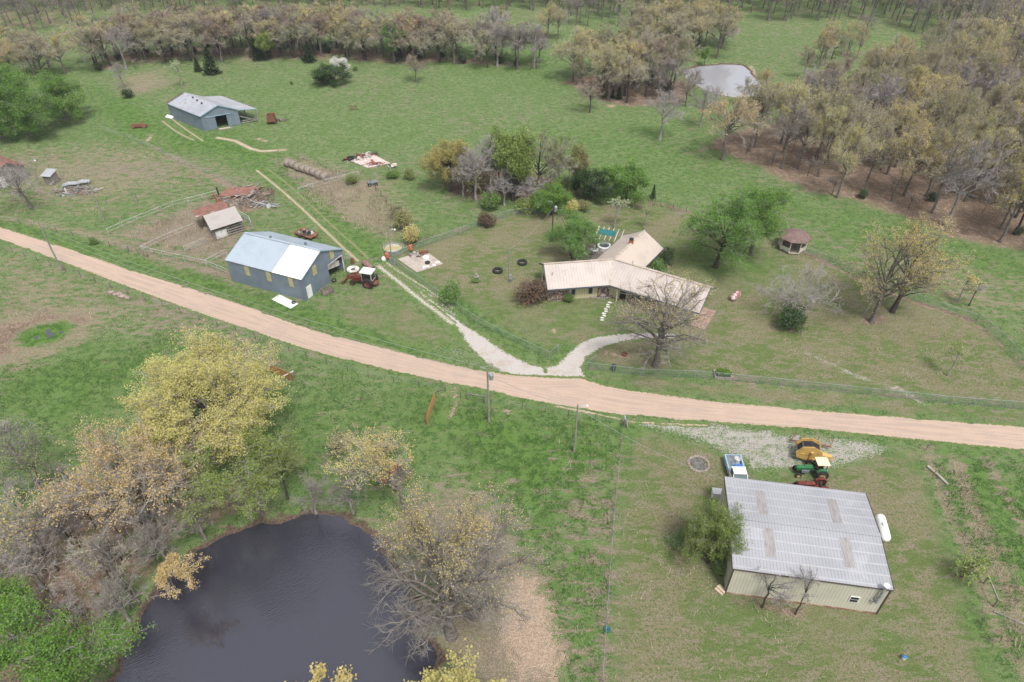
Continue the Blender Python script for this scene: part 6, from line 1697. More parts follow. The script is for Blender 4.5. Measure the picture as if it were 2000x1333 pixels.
# woodland kinds: budding oaks, bare trees, leafy trees, cedars
for i in range(4):
    proto('bud%d' % i, build_tree(100 + i, 12.5, 0.24, (4.8, 5.4, 4.4, 5.0)[i], 7.4, 5.2, 16, 7, 5, 4, 3, 0.16, (0.26, 0.16, 0.22, 0.14)[i], 0.85, ((0.4, 0), (-.5, .3), (0, -.4), (.3, .5))[i], low=(-0.45, -0.75, -0.6, -0.8)[i], leafy_top=0.9, lscatter=0.12, twr=0.017, fill=0.95), 12.5, 'bark_dark' if i % 2 else 'bark_grey', 'twig_grey', 'leaf_tan')
for i in range(2):
    proto('wide%d' % i, build_tree(120 + i, 12, 0.32, 6.6, 7.2, 4.8, 19, 7, 5, 4, 4, 0.16, 0.24, 0.75, low=-0.35, leafy_top=0.85, lscatter=0.13, twr=0.017, fill=0.95), 12, 'bark_grey', 'twig_grey', 'leaf_gold')
for i in range(2):
    proto('bare%d' % i, build_tree(140 + i, 10.5, 0.26, 4.4, 6.3, 4.3, 15, 7, 5, 4, 0, 0.2, 0.2, 0.8, low=-0.35, twr=0.016, fill=0.95), 10.6, 'bark_pale', 'twig_pale', 'leaf_tan')
for i in range(2):
    proto('leafy%d' % i, build_tree(160 + i, 10, 0.25, 4.0, 5.6, 4.2, 16, 7, 5, 3, 8, 0.23, 0.15, 0.8, low=-0.6, lscatter=0.28), 10, 'bark_dark', 'twig_grey', 'leaf_green')
for i in range(2):
    proto('bushy%d' % i, build_tree(170 + i, 7, 0.2, 3.5, 3.6, 3.3, 22, 6, 5, 3, 10, 0.2, 0.06, 0.8, low=-0.8, stems=2, lscatter=0.3, fill=1.0), 7, 'bark_dark', 'twig_grey', 'leaf_lush')
proto('cedar0', cedar(180, 7, 2.3), 7, 'bark_dark', 'twig_grey', 'leaf_cedar')
proto('shrub0', shrub(190, 1.9, 2.7, 1700, 0.2), 2.8, 'bark_dark', 'twig_grey', 'leaf_lush')
proto('shrub1', shrub(191, 1.9, 2.7, 650, 0.17, 22), 2.8, 'bark_grey', 'twig_mauve', 'leaf_olive')
proto('sapling0', build_tree(195, 4.2, 0.07, 1.6, 2.7, 1.5, 8, 4, 3, 2, 2, 0.14, 0.3, 0.85, twr=0.008, lscatter=0.08), 4.2, 'bark_pale', 'twig_pale', 'leaf_pale')
proto('sapling1', build_tree(196, 4.2, 0.07, 1.6, 2.7, 1.5, 9, 5, 4, 3, 0, 0.14, 0.3, 0.85, twr=0.009), 4.2, 'bark_dark', 'twig_mauve', 'leaf_pale')

def tree(key, name, label, p, scale, rz, leafm=None, twig=None, group=None, cat='tree', bark=None):
    tm, cm, H = PROTO[key]
    if isinstance(scale, (int, float)): scale = (scale, scale, scale)
    t = thing(name, label, cat, p, rz, group)
    t.scale = scale
    for n_, me in (('trunk', tm), ('crown', cm)):
        o_ = bpy.data.objects.new(n_, me); COL.objects.link(o_); o_.parent = t
        if n_ == 'crown':
            if leafm: o_.material_slots[1].link = 'OBJECT'; o_.material_slots[1].material = MAT[leafm]
            if twig: o_.material_slots[0].link = 'OBJECT'; o_.material_slots[0].material = MAT[twig]
        elif bark: o_.material_slots[0].link = 'OBJECT'; o_.material_slots[0].material = MAT[bark]
    return t

def hero(name, label, b, TC, bark, twig, leafm, rz=0.0, cat='tree'):
    t = thing(name, label, cat, at(*b), rz)
    T, C = TC
    T.part('trunk', bark, t, smooth=True)
    C.part('crown', [twig, leafm], t, rnd=True)
    return t

# --- foreground trees, each grown for its own place
hero('oak_tree', 'broad yellow green oak left of the pond, its dense dome the largest in the grove', (452, 890),
     build_tree(11, 13.8, 0.5, 8.0, 8.4, 5.2, 38, 8, 6, 2, 22, 0.155, 0.15, 0.7, (-0.4, 0.3), low=-0.3, lscatter=0.22, fill=0.97, lump0=0.78), 'bark_dark', 'twig_grey', 'leaf_yellowgreen')
hero('oak_tree', 'golden orange oak with thick pale forked trunk left of the pond', (292, 1035),
     build_tree(12, 12.4, 0.6, 7.6, 8.0, 4.4, 22, 8, 5, 2, 9, 0.165, 0.2, 0.62, (0.9, 0.3), low=-0.25, lscatter=0.2, fill=1.0, leafy_top=0.95, lump0=0.7), 'bark_pale', 'twig_grey', 'leaf_orange')
hero('leafy_tree', 'light green multi stemmed tree at the upper left bank of the pond', (500, 1008),
     build_tree(13, 11, 0.26, 5.8, 7.0, 4.8, 26, 6, 5, 2, 11, 0.17, 0.2, 0.8, (-0.6, 0.4), low=-0.5, stems=3, lscatter=0.2), 'bark_grey', 'twig_grey', 'leaf_green')
hero('bare_tree', 'large spreading nearly bare tree leaning over the right pond bank', (882, 1242),
     build_tree(14, 17, 0.5, 7.8, 8.4, 8.0, 38, 9, 6, 4, 4, 0.12, 0.1, 0.78, (-0.4, 1.0), low=-0.8, lscatter=0.1, fill=1.0, twr=0.013, leafy_top=-0.1), 'bark_grey', 'twig_brown', 'leaf_gold')
hero('oak_tree', 'sparse golden leaved tree leaning over the rusty wagon wreck', (808, 1020),
     build_tree(15, 12.5, 0.24, 4.6, 8.8, 3.6, 16, 6, 5, 3, 3, 0.15, 0.35, 0.85, (-3.6, 1.0), low=-0.5, lscatter=0.12, leafy_top=0.8), 'bark_grey', 'twig_pale', 'leaf_gold')
hero('bare_tree', 'big bare oak with drooping lower limbs in front of the ranch house', (1281, 716),
     build_tree(16, 13.2, 0.44, 7.2, 7.2, 6.0, 30, 6, 5, 3, 4, 0.15, 0.15, 0.82, (0, 0.4), low=-0.8, lscatter=0.1, fill=1.0, twr=0.015, leafy_top=-0.15), 'bark_grey', 'twig_brown', 'leaf_gold')
hero('leafy_tree', 'large bright green shade tree on the lawn between house and gazebo', (1397, 523),
     build_tree(17, 13.2, 0.36, 6.7, 7.6, 5.6, 26, 7, 4, 2, 18, 0.21, 0.22, 0.7, (1.0, 0), low=-0.7, lscatter=0.38, fill=1.0, lump0=0.55), 'bark_dark', 'twig_grey', 'leaf_lush')
hero('leafy_tree', 'second shade tree crowding behind the bright green one on the lawn', (1466, 498),
     build_tree(18, 12.5, 0.35, 4.3, 7.6, 4.8, 16, 7, 4, 2, 16, 0.22, 0.2, 0.75, low=-0.6, lscatter=0.36, fill=1.0, lump0=0.5), 'bark_grey', 'twig_grey', 'leaf_lush')
hero('oak_tree', 'golden budding oak with grey trunk, left of the back fence pair', (1702, 630),
     build_tree(19, 16.5, 0.34, 6.4, 9.4, 7.4, 24, 6, 5, 3, 5, 0.16, 0.1, 0.8, (-0.2, 0.2), low=-0.9, twr=0.016, lscatter=0.14, leafy_top=0.75), 'bark_grey', 'twig_brown', 'leaf_gold')
hero('oak_tree', 'golden budding oak with darker trunk, right of the back fence pair', (1742, 610),
     build_tree(20, 15.5, 0.34, 6.6, 9.0, 7.0, 24, 6, 5, 3, 5, 0.16, 0.1, 0.8, (0.3, 0.2), low=-0.9, twr=0.016, lscatter=0.12, leafy_top=0.7), 'bark_dark', 'twig_brown', 'leaf_gold')
hero('bare_tree', 'low sprawling bare tree with pale crooked limbs above the green bush', (1545, 622),
     build_tree(21, 7.5, 0.2, 5.2, 4.6, 3.6, 18, 6, 5, 3, 0, 0.2, 0.1, 0.55, (0.4, 0.4), low=-0.4, stems=2, twr=0.016, fill=1.0), 'bark_pale', 'twig_grey', 'leaf_tan')
hero('bush', 'dense dark green bush under the sprawling bare tree', (1535, 638), shrub(22, 2.4, 3.4, 3200, 0.24), 'bark_dark', 'twig_grey', 'leaf_deep', cat='bush')
hero('leafy_tree', 'olive green bushy tree against the workshop left wall', (1383, 1100),
     build_tree(23, 6.0, 0.12, 2.9, 3.6, 3.2, 28, 7, 6, 2, 12, 0.13, 0.05, 0.55, (-0.1, 0.7), low=-0.8, lscatter=0.18, fill=1.0), 'bark_dark', 'twig_brown', 'leaf_oliveg')
hero('bush', 'bright green bush low on the left of the workshop tree', (1330, 1072), shrub(24, 1.5, 1.9, 2400, 0.12), 'bark_dark', 'twig_grey', 'leaf_lush', cat='bush')
hero('bush', 'bright green bush at the foot of the workshop wall', (1412, 1118), shrub(25, 1.3, 2.0, 2400, 0.12), 'bark_dark', 'twig_grey', 'leaf_bright', cat='bush')
hero('leafy_tree', 'bright spring green tree in the bottom left corner of the grove', (120, 1400),
     build_tree(26, 10, 0.22, 6.2, 6.6, 3.4, 20, 7, 5, 2, 15, 0.18, 0.2, 0.8, (0, 0), low=-0.3, stems=2, lscatter=0.28, lump0=0.5), 'bark_grey', 'twig_grey', 'leaf_bright')
hero('leafy_tree', 'smaller bright green tree at the left edge above the corner tree', (25, 1262),
     build_tree(27, 8, 0.18, 3.2, 5.6, 2.6, 14, 6, 5, 3, 9, 0.17, 0.3, 0.8, (0.6, 0.3), low=-0.4, lscatter=0.3), 'bark_grey', 'twig_grey', 'leaf_bright')
hero('bare_tree', 'bare grey tree at the left edge beyond the golden orange oak', (75, 960),
     build_tree(28, 9, 0.2, 4.6, 5.6, 3.6, 18, 6, 5, 3, 1, 0.16, 0.2, 0.8, (-0.8, 0.5), low=-0.3, stems=2, lscatter=0.15, twr=0.01), 'bark_grey', 'twig_brown', 'leaf_green')
hero('bare_tree', 'pale limbed leaning tree reaching in from the left edge above the corner grove', (-20, 1130),
     build_tree(29, 10, 0.24, 5.4, 6.6, 3.6, 16, 6, 4, 3, 1, 0.2, 0.25, 0.75, (3.0, 1.6), low=-0.4, lscatter=0.15), 'bark_pale', 'twig_pale', 'leaf_gold')
hero('bare_tree', 'thin three stemmed bare tree on the left pond bank', (266, 1178),
     build_tree(30, 8, 0.13, 3.2, 5.6, 3.0, 12, 5, 4, 3, 1, 0.14, 0.3, 0.9, (-2.2, 1.0), low=-0.3, stems=3, lscatter=0.1), 'bark_grey', 'twig_grey', 'leaf_tan')
hero('oak_tree', 'thin tree holding a golden leafy branch out over the dark pond', (330, 1158),
     build_tree(31, 6.5, 0.12, 2.4, 4.6, 1.5, 12, 5, 4, 3, 6, 0.14, 0.4, 0.9, (2.3, -0.6), low=-0.7, lscatter=0.12), 'bark_grey', 'twig_grey', 'leaf_orange')
hero('bush', 'pale budding understory bush in the leaf litter left of the pond', (150, 1230), shrub(32, 2.3, 3.6, 420, 0.17, 26), 'bark_grey', 'twig_grey', 'leaf_orange', cat='bush')
hero('oak_tree', 'yellow green tree whose top rises into the bottom edge right of the pond', (905, 1440),
     build_tree(33, 9, 0.2, 4.4, 6.4, 2.6, 14, 6, 5, 3, 6, 0.24, 0.3, 0.8, low=-0.2, lscatter=0.25), 'bark_grey', 'twig_grey', 'leaf_yellowgreen')
hero('oak_tree', 'gold topped tree just below the bottom edge of the pond', (650, 1480),
     build_tree(34, 8.8, 0.2, 4.2, 6.4, 2.4, 12, 6, 5, 3, 5, 0.24, 0.3, 0.8, low=-0.2, lscatter=0.25), 'bark_grey', 'twig_grey', 'leaf_gold')
hero('leafy_tree', 'thin pale green tree at the top of the pond beside the multi stemmed one', (562, 975),
     build_tree(35, 9, 0.14, 3.0, 6.0, 3.2, 12, 5, 5, 3, 6, 0.14, 0.3, 0.85, (0.2, 0.4), low=-0.5, lscatter=0.2), 'bark_dark', 'twig_grey', 'leaf_green')
# left meadow, thicket, yard
hero('bare_tree', 'bare dark tree in front of the derelict farmhouse', (62, 408),
     build_tree(36, 9.2, 0.26, 6.4, 5.6, 3.6, 18, 6, 5, 3, 0, 0.2, 0.2, 0.72, (-1.0, 0), low=-0.4, twr=0.016, fill=1.0), 'bark_grey', 'twig_grey', 'leaf_tan')
hero('leafy_tree', 'dark green leafy shrub tree screening the patio deck', (1118, 503),
     build_tree(37, 7.5, 0.16, 4.2, 4.2, 3.6, 26, 7, 5, 3, 9, 0.16, 0.05, 0.75, (0.2, 0), low=-0.8, stems=3, lscatter=0.28, fill=1.0), 'bark_dark', 'twig_grey', 'leaf_lush')
hero('oak_tree', 'round golden tree at the left end of the thicket', (880, 374),
     build_tree(38, 10.5, 0.3, 5.2, 6.2, 4.4, 24, 7, 5, 3, 10, 0.21, 0.15, 0.75, low=-0.7, lscatter=0.28), 'bark_dark', 'twig_grey', 'leaf_goldolive')
for px, py, ty, key, lm, tw, lab, sx in (
    (930, 392, 285, 'bare0', None, 'twig_pale', 'pale bare tree just right of the round golden tree', 1.0),
    (960, 388, 268, 'bare1', None, 'twig_grey', 'grey bare tree between golden tree and yellow green thicket trees', 0.9),
    (1002, 392, 232, 'leafy0', 'leaf_green', None, 'tallest spring green tree in the middle of the thicket', 0.75),
    (975, 372, 245, 'leafy1', 'leaf_green', None, 'narrow spring green tree at the back of the thicket', 0.6),
    (1050, 385, 250, 'bud1', 'leaf_olive', 'twig_grey', 'grey twiggy thicket tree with thin olive leaves', 0.95),
    (1090, 375, 262, 'bud2', 'leaf_green', 'twig_grey', 'thin leaved thicket tree with a hazy green crown', 1.0),
    (1125, 372, 275, 'leafy0', 'leaf_olive', 'twig_grey', 'olive hazy tree at the right of the thicket', 0.7),
    (905, 385, 300, 'bare1', None, 'twig_grey', 'grey bare tree under the round golden tree', 0.9),
    (985, 402, 345, 'bare0', None, 'twig_grey', 'low bare brush at the front of the thicket middle', 1.4),
    (1040, 402, 345, 'bare1', None, 'twig_grey', 'grey bare brush at the front of the thicket right half', 1.5),
    (1000, 378, 315, 'shrub1', 'leaf_green', 'twig_grey', 'hazy green brush within the thicket', 1.4),
    (920, 372, 315, 'shrub1', 'leaf_olive', 'twig_grey', 'olive brush behind the round golden tree', 1.4),
    (968, 405, 372, 'shrub0', 'leaf_lush', 'twig_grey', 'low green bush at the thicket foot', 1.3),
    (1025, 410, 380, 'shrub0', 'leaf_green', 'twig_grey', 'low spring green bush at the thicket foot beside the fence', 1.3),
    (1150, 392, 332, 'bushy1', 'leaf_deep', None, 'dark green tree at the right corner of the thicket', 1.0),
    (1215, 394, 312, 'bushy0', 'leaf_lush', None, 'rounded green tree at the fence corner behind the house', 1.0),
    (1078, 418, 362, 'bushy1', 'leaf_bright', None, 'bright green tree behind the dark utility pole', 1.15),
    (1120, 412, 386, 'shrub0', 'leaf_yellowgreen', None, 'yellow green bush beside the bright tree at the back fence', 1.2),
    (1140, 415, 392, 'shrub0', 'leaf_olive', None, 'olive bush beneath the dark thicket corner tree', 1.0),
    (205, 1015, 925, 'bare0', None, 'twig_brown', 'bare brown tree under the golden orange oak', 1.0),
    (328, 1100, 1020, 'bare1', None, 'twig_brown', 'low bare tree on the left pond bank above the golden branch', 1.1),
    (402, 1052, 975, 'bare0', None, 'twig_brown', 'bare tree on the upper left pond bank', 1.0),
    (140, 1070, 985, 'bare1', None, 'twig_brown', 'bare twiggy tree in the leaf litter left of the orange oak trunk', 1.1),
    (85, 1150, 1075, 'bare0', None, 'twig_pale', 'pale bare tree above the bottom left green trees', 1.2),
    (232, 1130, 1060, 'bare1', None, 'twig_brown', 'bare spreading shrub tree beside the three stemmed one', 1.2),
    (618, 1003, 940, 'bare1', None, 'twig_brown', 'bare bush tree at the top of the pond', 1.1),
    (690, 1002, 930, 'bare0', None, 'twig_brown', 'thin bare tree at the upper right pond bank', 1.0),
    (255, 1215, 1150, 'bare0', None, 'twig_brown', 'bare tree leaning over the lower left pond bank', 1.2),
    (40, 905, 830, 'bare1', None, 'twig_grey', 'grey bare tree at the left edge beside the meadow', 1.2),
    (760, 880, 845, 'shrub1', 'leaf_tan', 'twig_grey', 'grey dead brush beside the rusty wagon wreck', 1.0),
    (660, 880, 852, 'shrub1', 'leaf_tan', 'twig_grey', 'grey dead brush in the meadow left of the wagon wreck', 1.5),
    (1200, 446, 384, 'sapling0', 'leaf_pale', 'twig_pale', 'pale flowering sapling on the back lawn', 1.4),
    (1258, 448, 404, 'sapling0', 'leaf_green', 'twig_grey', 'faint green sapling behind the house back wing', 1.3),
    (1275, 388, 360, 'cedar0', 'leaf_deep', None, 'small cedar standing at the back lawn fence', 0.7),
    (1240, 396, 380, 'shrub1', 'leaf_mauve', 'twig_pale', 'grey leafless bush at the back lawn corner', 1.4),
    (950, 446, 416, 'shrub0', 'leaf_plum', 'twig_mauve', 'dark reddish bush on the stock tank fence line', 1.0),
    (1037, 583, 540, 'shrub0', 'leaf_plum', 'twig_mauve', 'reddish brown round bush left of the house', 1.1),
    (873, 588, 550, 'shrub0', 'leaf_lush', None, 'loose green bush inside the lane fence', 0.95),
    (931, 553, 545, 'shrub0', 'leaf_bright', None, 'low green plants ringing the lawn fountain', 1.6),
    (1276, 532, 508, 'shrub0', 'leaf_lush', None, 'green bush against the back wing wall', 1.2),
    (1293, 516, 484, 'shrub0', 'leaf_deep', None, 'dark bush at the end of the back wing', 0.9),
    (1112, 592, 574, 'shrub0', 'leaf_lush', None, 'small green bush at the house front wall', 0.9),
    (1850, 734, 672, 'sapling0', 'leaf_green', 'twig_grey', 'small sparse sapling on the dry right lawn', 1.1),
    (1870, 590, 530, 'sapling0', 'leaf_gold', 'twig_grey', 'sparse golden sapling at the curving back fence', 1.2),
    (1892, 598, 545, 'sapling1', None, 'twig_mauve', 'bare mauve sapling beside the curving back fence', 1.2),
    (1488, 1186, 1112, 'sapling1', None, 'twig_mauve', 'bare mauve bush against the workshop front wall', 1.05),
    (1553, 1200, 1118, 'sapling1', None, 'twig_pale', 'pale birch sapling in front of the workshop wall', 0.7),
    (1878, 1125, 1078, 'shrub1', 'leaf_green', 'twig_brown', 'sparse spring green bush on the weedy row right of the workshop', 0.8),
    (1810, 506, 470, 'sapling1', None, 'twig_mauve', 'bare sapling at the wood edge above the gold pair', 1.2),
    (692, 360, 340, 'shrub0', 'leaf_green', None, 'low green weedy bush right of the pipe fence corner', 1.2),
    (770, 350, 332, 'shrub0', 'leaf_bright', None, 'bright green weedy bush below the cream mower', 1.3),
    (795, 350, 330, 'shrub0', 'leaf_green', None, 'green bush in the weeds between slab and thicket', 1.2),
    (795, 450, 405, 'shrub0', 'leaf_olive', None, 'long olive bush on the rusty pen fence', 0.7),
    (812, 474, 436, 'shrub0', 'leaf_yellowgreen', None, 'yellow green bush above the stock tank', 0.85),
    (780, 428, 398, 'shrub1', 'leaf_plum', 'twig_mauve', 'thorny brown bush on the rusty pen fence', 1.0),
    (180, 478, 466, 'shrub0', 'leaf_lush', None, 'green tuft bush on the upper road verge', 1.4),
    # pasture trees
    (648, 167, 124, 'bushy0', 'leaf_deep', None, 'round deep green tree alone in the middle pasture', 1.5),
    (667, 146, 113, 'bushy1', 'leaf_white', None, 'white blossoming tree behind the lone green pasture tree', 1.15),
    (694, 138, 128, 'shrub0', 'leaf_lush', None, 'small green bush right of the white blossom tree', 1.0),
    (569, 166, 158, 'shrub0', 'leaf_lush', None, 'tiny green bush in the pasture behind the far barn', 1.0),
    (813, 161, 106, 'wide0', 'leaf_russet', 'twig_grey', 'lone russet tree in the middle of the pasture', 0.85),
    (1152, 220, 149, 'bud1', 'leaf_russet', 'twig_grey', 'lone russet brown tree in front of the copse', 1.0),
    (1288, 274, 176, 'bare0', None, 'twig_pale', 'pale bare tree standing alone below the far pond', 1.15),
    (1367, 248, 168, 'bare1', None, 'twig_pale', 'crooked bare tree beside the lone pale one', 1.0),
    (1410, 312, 188, 'wide1', 'leaf_orange', 'twig_grey', 'orange gold oak at the corner of the right wood', 1.0),
    (358, 173, 114, 'sapling0', 'leaf_pale', 'twig_pale', 'pale slender tree behind the far barn', 1.25),
    (243, 172, 120, 'bare0', None, 'twig_mauve', 'bare forked tree in the rough ground left of the far barn', 0.9),
    (255, 192, 172, 'shrub0', 'leaf_deep', None, 'dark green bush at the foot of the forked bare tree', 1.1),
    (415, 145, 92, 'cedar0', None, None, 'broad dark cedar left of the hedgerow front', 1.15),
    (388, 140, 112, 'cedar0', None, None, 'smaller cedar beside the broad dark one', 1.1),
    (605, 122, 80, 'cedar0', None, None, 'dark cedar at the middle of the hedgerow front', 1.1),
    (505, 118, 55, 'cedar0', None, None, 'tall dark cedar with green neighbour in the hedgerow', 0.8),
    (1208, 194, 168, 'cedar0', None, None, 'small dark cedar at the front of the copse', 1.0),
    (1196, 192, 174, 'cedar0', None, None, 'smallest cedar left of its twin in the copse front', 1.0),
    (520, 118, 52, 'leafy0', 'leaf_green', None, 'spring green tree in the left hedgerow front', 1.0),
    (775, 122, 40, 'leafy1', 'leaf_lush', None, 'deep green tree standing out in the hedgerow', 0.9),
    (1070, 76, 8, 'wide0', 'leaf_gold', 'twig_grey', 'left of two twin golden trees in the upper field', 0.85),
    (1090, 77, 14, 'wide1', 'leaf_tan', 'twig_grey', 'right of two twin golden trees in the upper field', 0.75),
    (978, 66, 8, 'bud0', 'leaf_gold', 'twig_grey', 'slim golden tree alone in the upper field', 0.9),
    (1488, 212, 135, 'wide0', 'leaf_gold', 'twig_grey', 'golden tree overhanging the near bank of the far pond', 0.9),
    (1448, 206, 150, 'bare1', None, 'twig_grey', 'grey bare tree in front of the far pond', 0.9),
    (1395, 214, 170, 'bare0', None, 'twig_grey', 'small bare tree on the near bank of the far pond', 1.0),
    (1340, 118, 76, 'leafy0', 'leaf_green', None, 'spring green tree on the far pond left bank', 1.0),
    (1375, 128, 90, 'leafy1', 'leaf_bright', None, 'bright green small tree on the far pond bank', 0.7),
    (1270, 60, 32, 'leafy0', 'leaf_bright', None, 'vivid green tree behind the copse in the upper field', 1.0),
    (1318, 82, 40, 'leafy0', 'leaf_green', 'twig_grey', 'thin green poplar left of the far pond', 0.5),
    (1338, 208, 140, 'bud1', 'leaf_russet', 'twig_mauve', 'russet twiggy tree screening the left end of the far pond', 0.95),
    (1352, 190, 135, 'bare1', None, 'twig_mauve', 'mauve bare tree on the left bank of the far pond', 1.0),
    (1308, 195, 110, 'bud3', 'leaf_mauve', 'twig_mauve', 'mauve twiggy tree at the right end of the copse', 1.2),
    (1300, 148, 110, 'leafy1', 'leaf_bright', None, 'bright green treetop amid the copse right end', 0.7),
    (1125, 168, 108, 'wide0', 'leaf_yellowgreen', 'twig_grey', 'olive green oak at the left end of the copse', 0.62),
    (1188, 195, 90, 'wide1', 'leaf_yellowgreen', 'twig_grey', 'yellow green oak in the middle of the copse front', 0.8),
    (1725, 108, 95, 'shrub0', 'leaf_white', None, 'white blossoming bush beside the grass gap in the right wood', 1.5),
    (1750, 132, 102, 'bushy0', 'leaf_white', None, 'white blossoming tree at the edge of the grass gap', 0.8),
    (1930, 44, 34, 'shrub0', 'leaf_white', None, 'white blossoming bush in the upper right wood', 1.4)):
    Hh = tall(px, py, ty); k = Hh / PROTO[key][2]
    rz_ = R.uniform(0, 6.28)
    shrubby = 'shrub' in key
    nm = 'bush' if shrubby else 'leafy_tree' if 'bushy' in key and lm != 'leaf_white' else 'cedar_tree' if 'cedar' in key else 'sapling' if 'sapling' in key else 'bare_tree' if 'bare' in key else 'blossom_tree' if lm == 'leaf_white' else 'leafy_tree' if 'leafy' in key else 'oak_tree'
    tree(key, nm, lab, at(px, py), (k * sx, k * sx, k), rz_, lm, tw, None, 'bush' if shrubby else 'tree')

# the lush trees at the left edge
for i, (px, py, ty, R2, lab) in enumerate(((62, 268, 140, 6.4, 'big lush green tree nearest the camera at the left edge'), (132, 236, 150, 5.6, 'lush green tree with dark trunk, right of the left edge group'),
                                          (5, 272, 150, 5.5, 'lush green tree cut by the left edge of the picture'), (30, 215, 135, 5.5, 'lush green tree at the back of the left edge group'))):
    Hh = tall(px, py, ty)
    hero('leafy_tree', lab, (px, py), build_tree(50 + i, Hh, 0.35, R2 * 1.1, Hh * 0.52, Hh * 0.48, 22, 7, 4, 2, 15, 0.27, 0.12, 0.7, low=-0.7, lscatter=0.45, fill=1.05, lump0=0.5), 'bark_grey', 'twig_grey', 'leaf_lush')

# --- woods: every tree stands in its outline on the ground
def scatter(pts, spacing, seed):
    P = world(pts); rs = random.Random(seed)
    x0, x1, y0, y1 = P[:, 0].min(), P[:, 0].max(), P[:, 1].min(), P[:, 1].max()
    out = []; y = y0
    row = 0
    while y < y1:
        x = x0 + (spacing / 2 if row % 2 else 0)
        while x < x1:
            q = (x + rs.uniform(-0.42, 0.42) * spacing, y + rs.uniform(-0.42, 0.42) * spacing)
            if inside(np.array([q[0]]), np.array([q[1]]), P)[0]: out.append(q)
            x += spacing
        y += spacing * 0.87; row += 1
    return out

MIX_R = [('leaf_tan', 'twig_grey', 'tan', 5), ('leaf_gold', 'twig_grey', 'golden', 6), ('leaf_olive', 'twig_grey', 'olive', 4), ('leaf_russet', 'twig_grey', 'russet', 1), ('leaf_mauve', 'twig_mauve', 'mauve grey', 2), ('leaf_yellowgreen', 'twig_grey', 'yellow green', 2)]
MIX_H = [('leaf_tan', 'twig_grey', 'tan', 5), ('leaf_russet', 'twig_mauve', 'russet', 3), ('leaf_mauve', 'twig_mauve', 'mauve grey', 3), ('leaf_gold', 'twig_grey', 'golden', 4), ('leaf_olive', 'twig_grey', 'olive', 3)]
MIX_F = [('leaf_mauve', 'twig_grey', 'mauve grey', 6), ('leaf_mauve', 'twig_mauve', 'mauve', 4), ('leaf_tan', 'twig_grey', 'tan', 3), ('leaf_olive', 'twig_grey', 'olive', 1), ('leaf_green', 'twig_grey', 'green', 1), ('leaf_cedar', 'twig_grey', 'dark', 1)]
WOODS = [
    ('in the dense wood right of the lawn', 'right wood', [(1462, 318), (1530, 352), (1580, 372), (1640, 388), (1760, 420), (1850, 462), (1990, 490), (2160, 545), (2260, 90), (1900, 92), (1770, 150), (1700, 190), (1600, 215), (1520, 250), (1445, 285)], 6.8, MIX_R, (12.5, 16), 1),
    ('in the hedgerow across the pasture', 'hedgerow', [(160, 152), (270, 138), (345, 122), (450, 122), (540, 120), (640, 120), (760, 127), (900, 130), (1000, 139), (1062, 148), (1062, 124), (900, 100), (760, 90), (600, 83), (450, 85), (330, 85), (200, 104)], 5.2, MIX_H, (10, 13.5), 2),
    ('in the copse left of the far pond', 'copse', [(1100, 168), (1150, 178), (1190, 200), (1240, 206), (1330, 196), (1335, 172), (1260, 140), (1150, 138)], 5.8, MIX_R, (11, 14), 3),
    ('at the left end of the hedgerow', 'left grove', [(-60, 170), (60, 168), (115, 160), (152, 150), (140, 125), (60, 115), (-60, 125)], 6.0, MIX_H, (9, 12), 4),
    ('around the far pond top', 'pond clump', [(1225, 92), (1290, 108), (1335, 112), (1400, 116), (1425, 88), (1330, 68), (1240, 66)], 5.6, MIX_R, (10, 13.5), 5),
    ('beside the grass gap in the upper right', 'gap clump', [(1560, 160), (1610, 148), (1680, 142), (1700, 100), (1690, 80), (1640, 90), (1600, 120)], 7.0, MIX_R, (9, 12.5), 6),
    ('in the wood along the upper left field', 'upper left wood', [(-120, 66), (60, 66), (190, 62), (190, 40), (100, 8), (-120, 8)], 6.8, MIX_F, (10, 13), 7),
    ('in the broken tree row behind the hedgerow', 'broken row', [(235, 36), (440, 31), (560, 30), (560, 20), (300, 22)], 7.0, MIX_F, (8, 12), 8),
    ('in the wood above the twin golden trees', 'upper middle wood', [(1105, 54), (1200, 60), (1225, 44), (1180, 30), (1110, 30)], 6.5, MIX_F, (9, 12), 9),
    ('in the far wood along the top of the picture', 'top wood', [(-400, 8), (190, 24), (540, 22), (1000, 22), (1100, 28), (1220, 40), (1440, 42), (1720, 44), (1800, 70), (2000, 78), (2400, 70), (2600, -45), (-700, -45)], 5.9, MIX_F, (11, 15), 10)]
cands = []
for place, grp, pts, sp, mixw, hr, sd in WOODS:
    rs = random.Random(900 + sd)
    for (x, y) in scatter(pts, sp, sd):
        if grp == 'top wood' and (y > 322 or abs(x) > 0.75 * y + 30): continue
        m_ = rs.choices(mixw, [q[3] for q in mixw])[0]
        key = rs.choice(['bud0', 'bud1', 'bud2', 'bud3', 'bud0', 'bud2', 'wide0', 'wide1'] if grp not in ('hedgerow',) else ['bud0', 'bud1', 'bud2', 'bud3'])
        if grp in ('hedgerow', 'copse', 'pond clump', 'left grove'): cands_w = 1.15
        else: cands_w = 0.8
        if m_[0] == 'leaf_mauve' and rs.random() < 0.6: key = rs.choice(['bare0', 'bare1'])
        cands.append((math.hypot(x, y), x, y, place, grp, m_, key, rs.uniform(*hr), rs.uniform(0, 6.28), cands_w * rs.uniform(0.88, 1.15)))
cands.sort()
N_IND = 285
for d_, x, y, place, grp, m_, key, h_, rz_, sx in cands[:N_IND]:
    k = h_ / PROTO[key][2]
    if key.startswith('wide'): sx *= 0.8
    tree(key, 'oak_tree', m_[2] + (' broad' if key.startswith('wide') else ' slender') + ' budding tree standing ' + place, Vector((x, y, 0)), (k * sx, k * sx, k), rz_, m_[0], m_[1], m_[2] + ' trees ' + place)

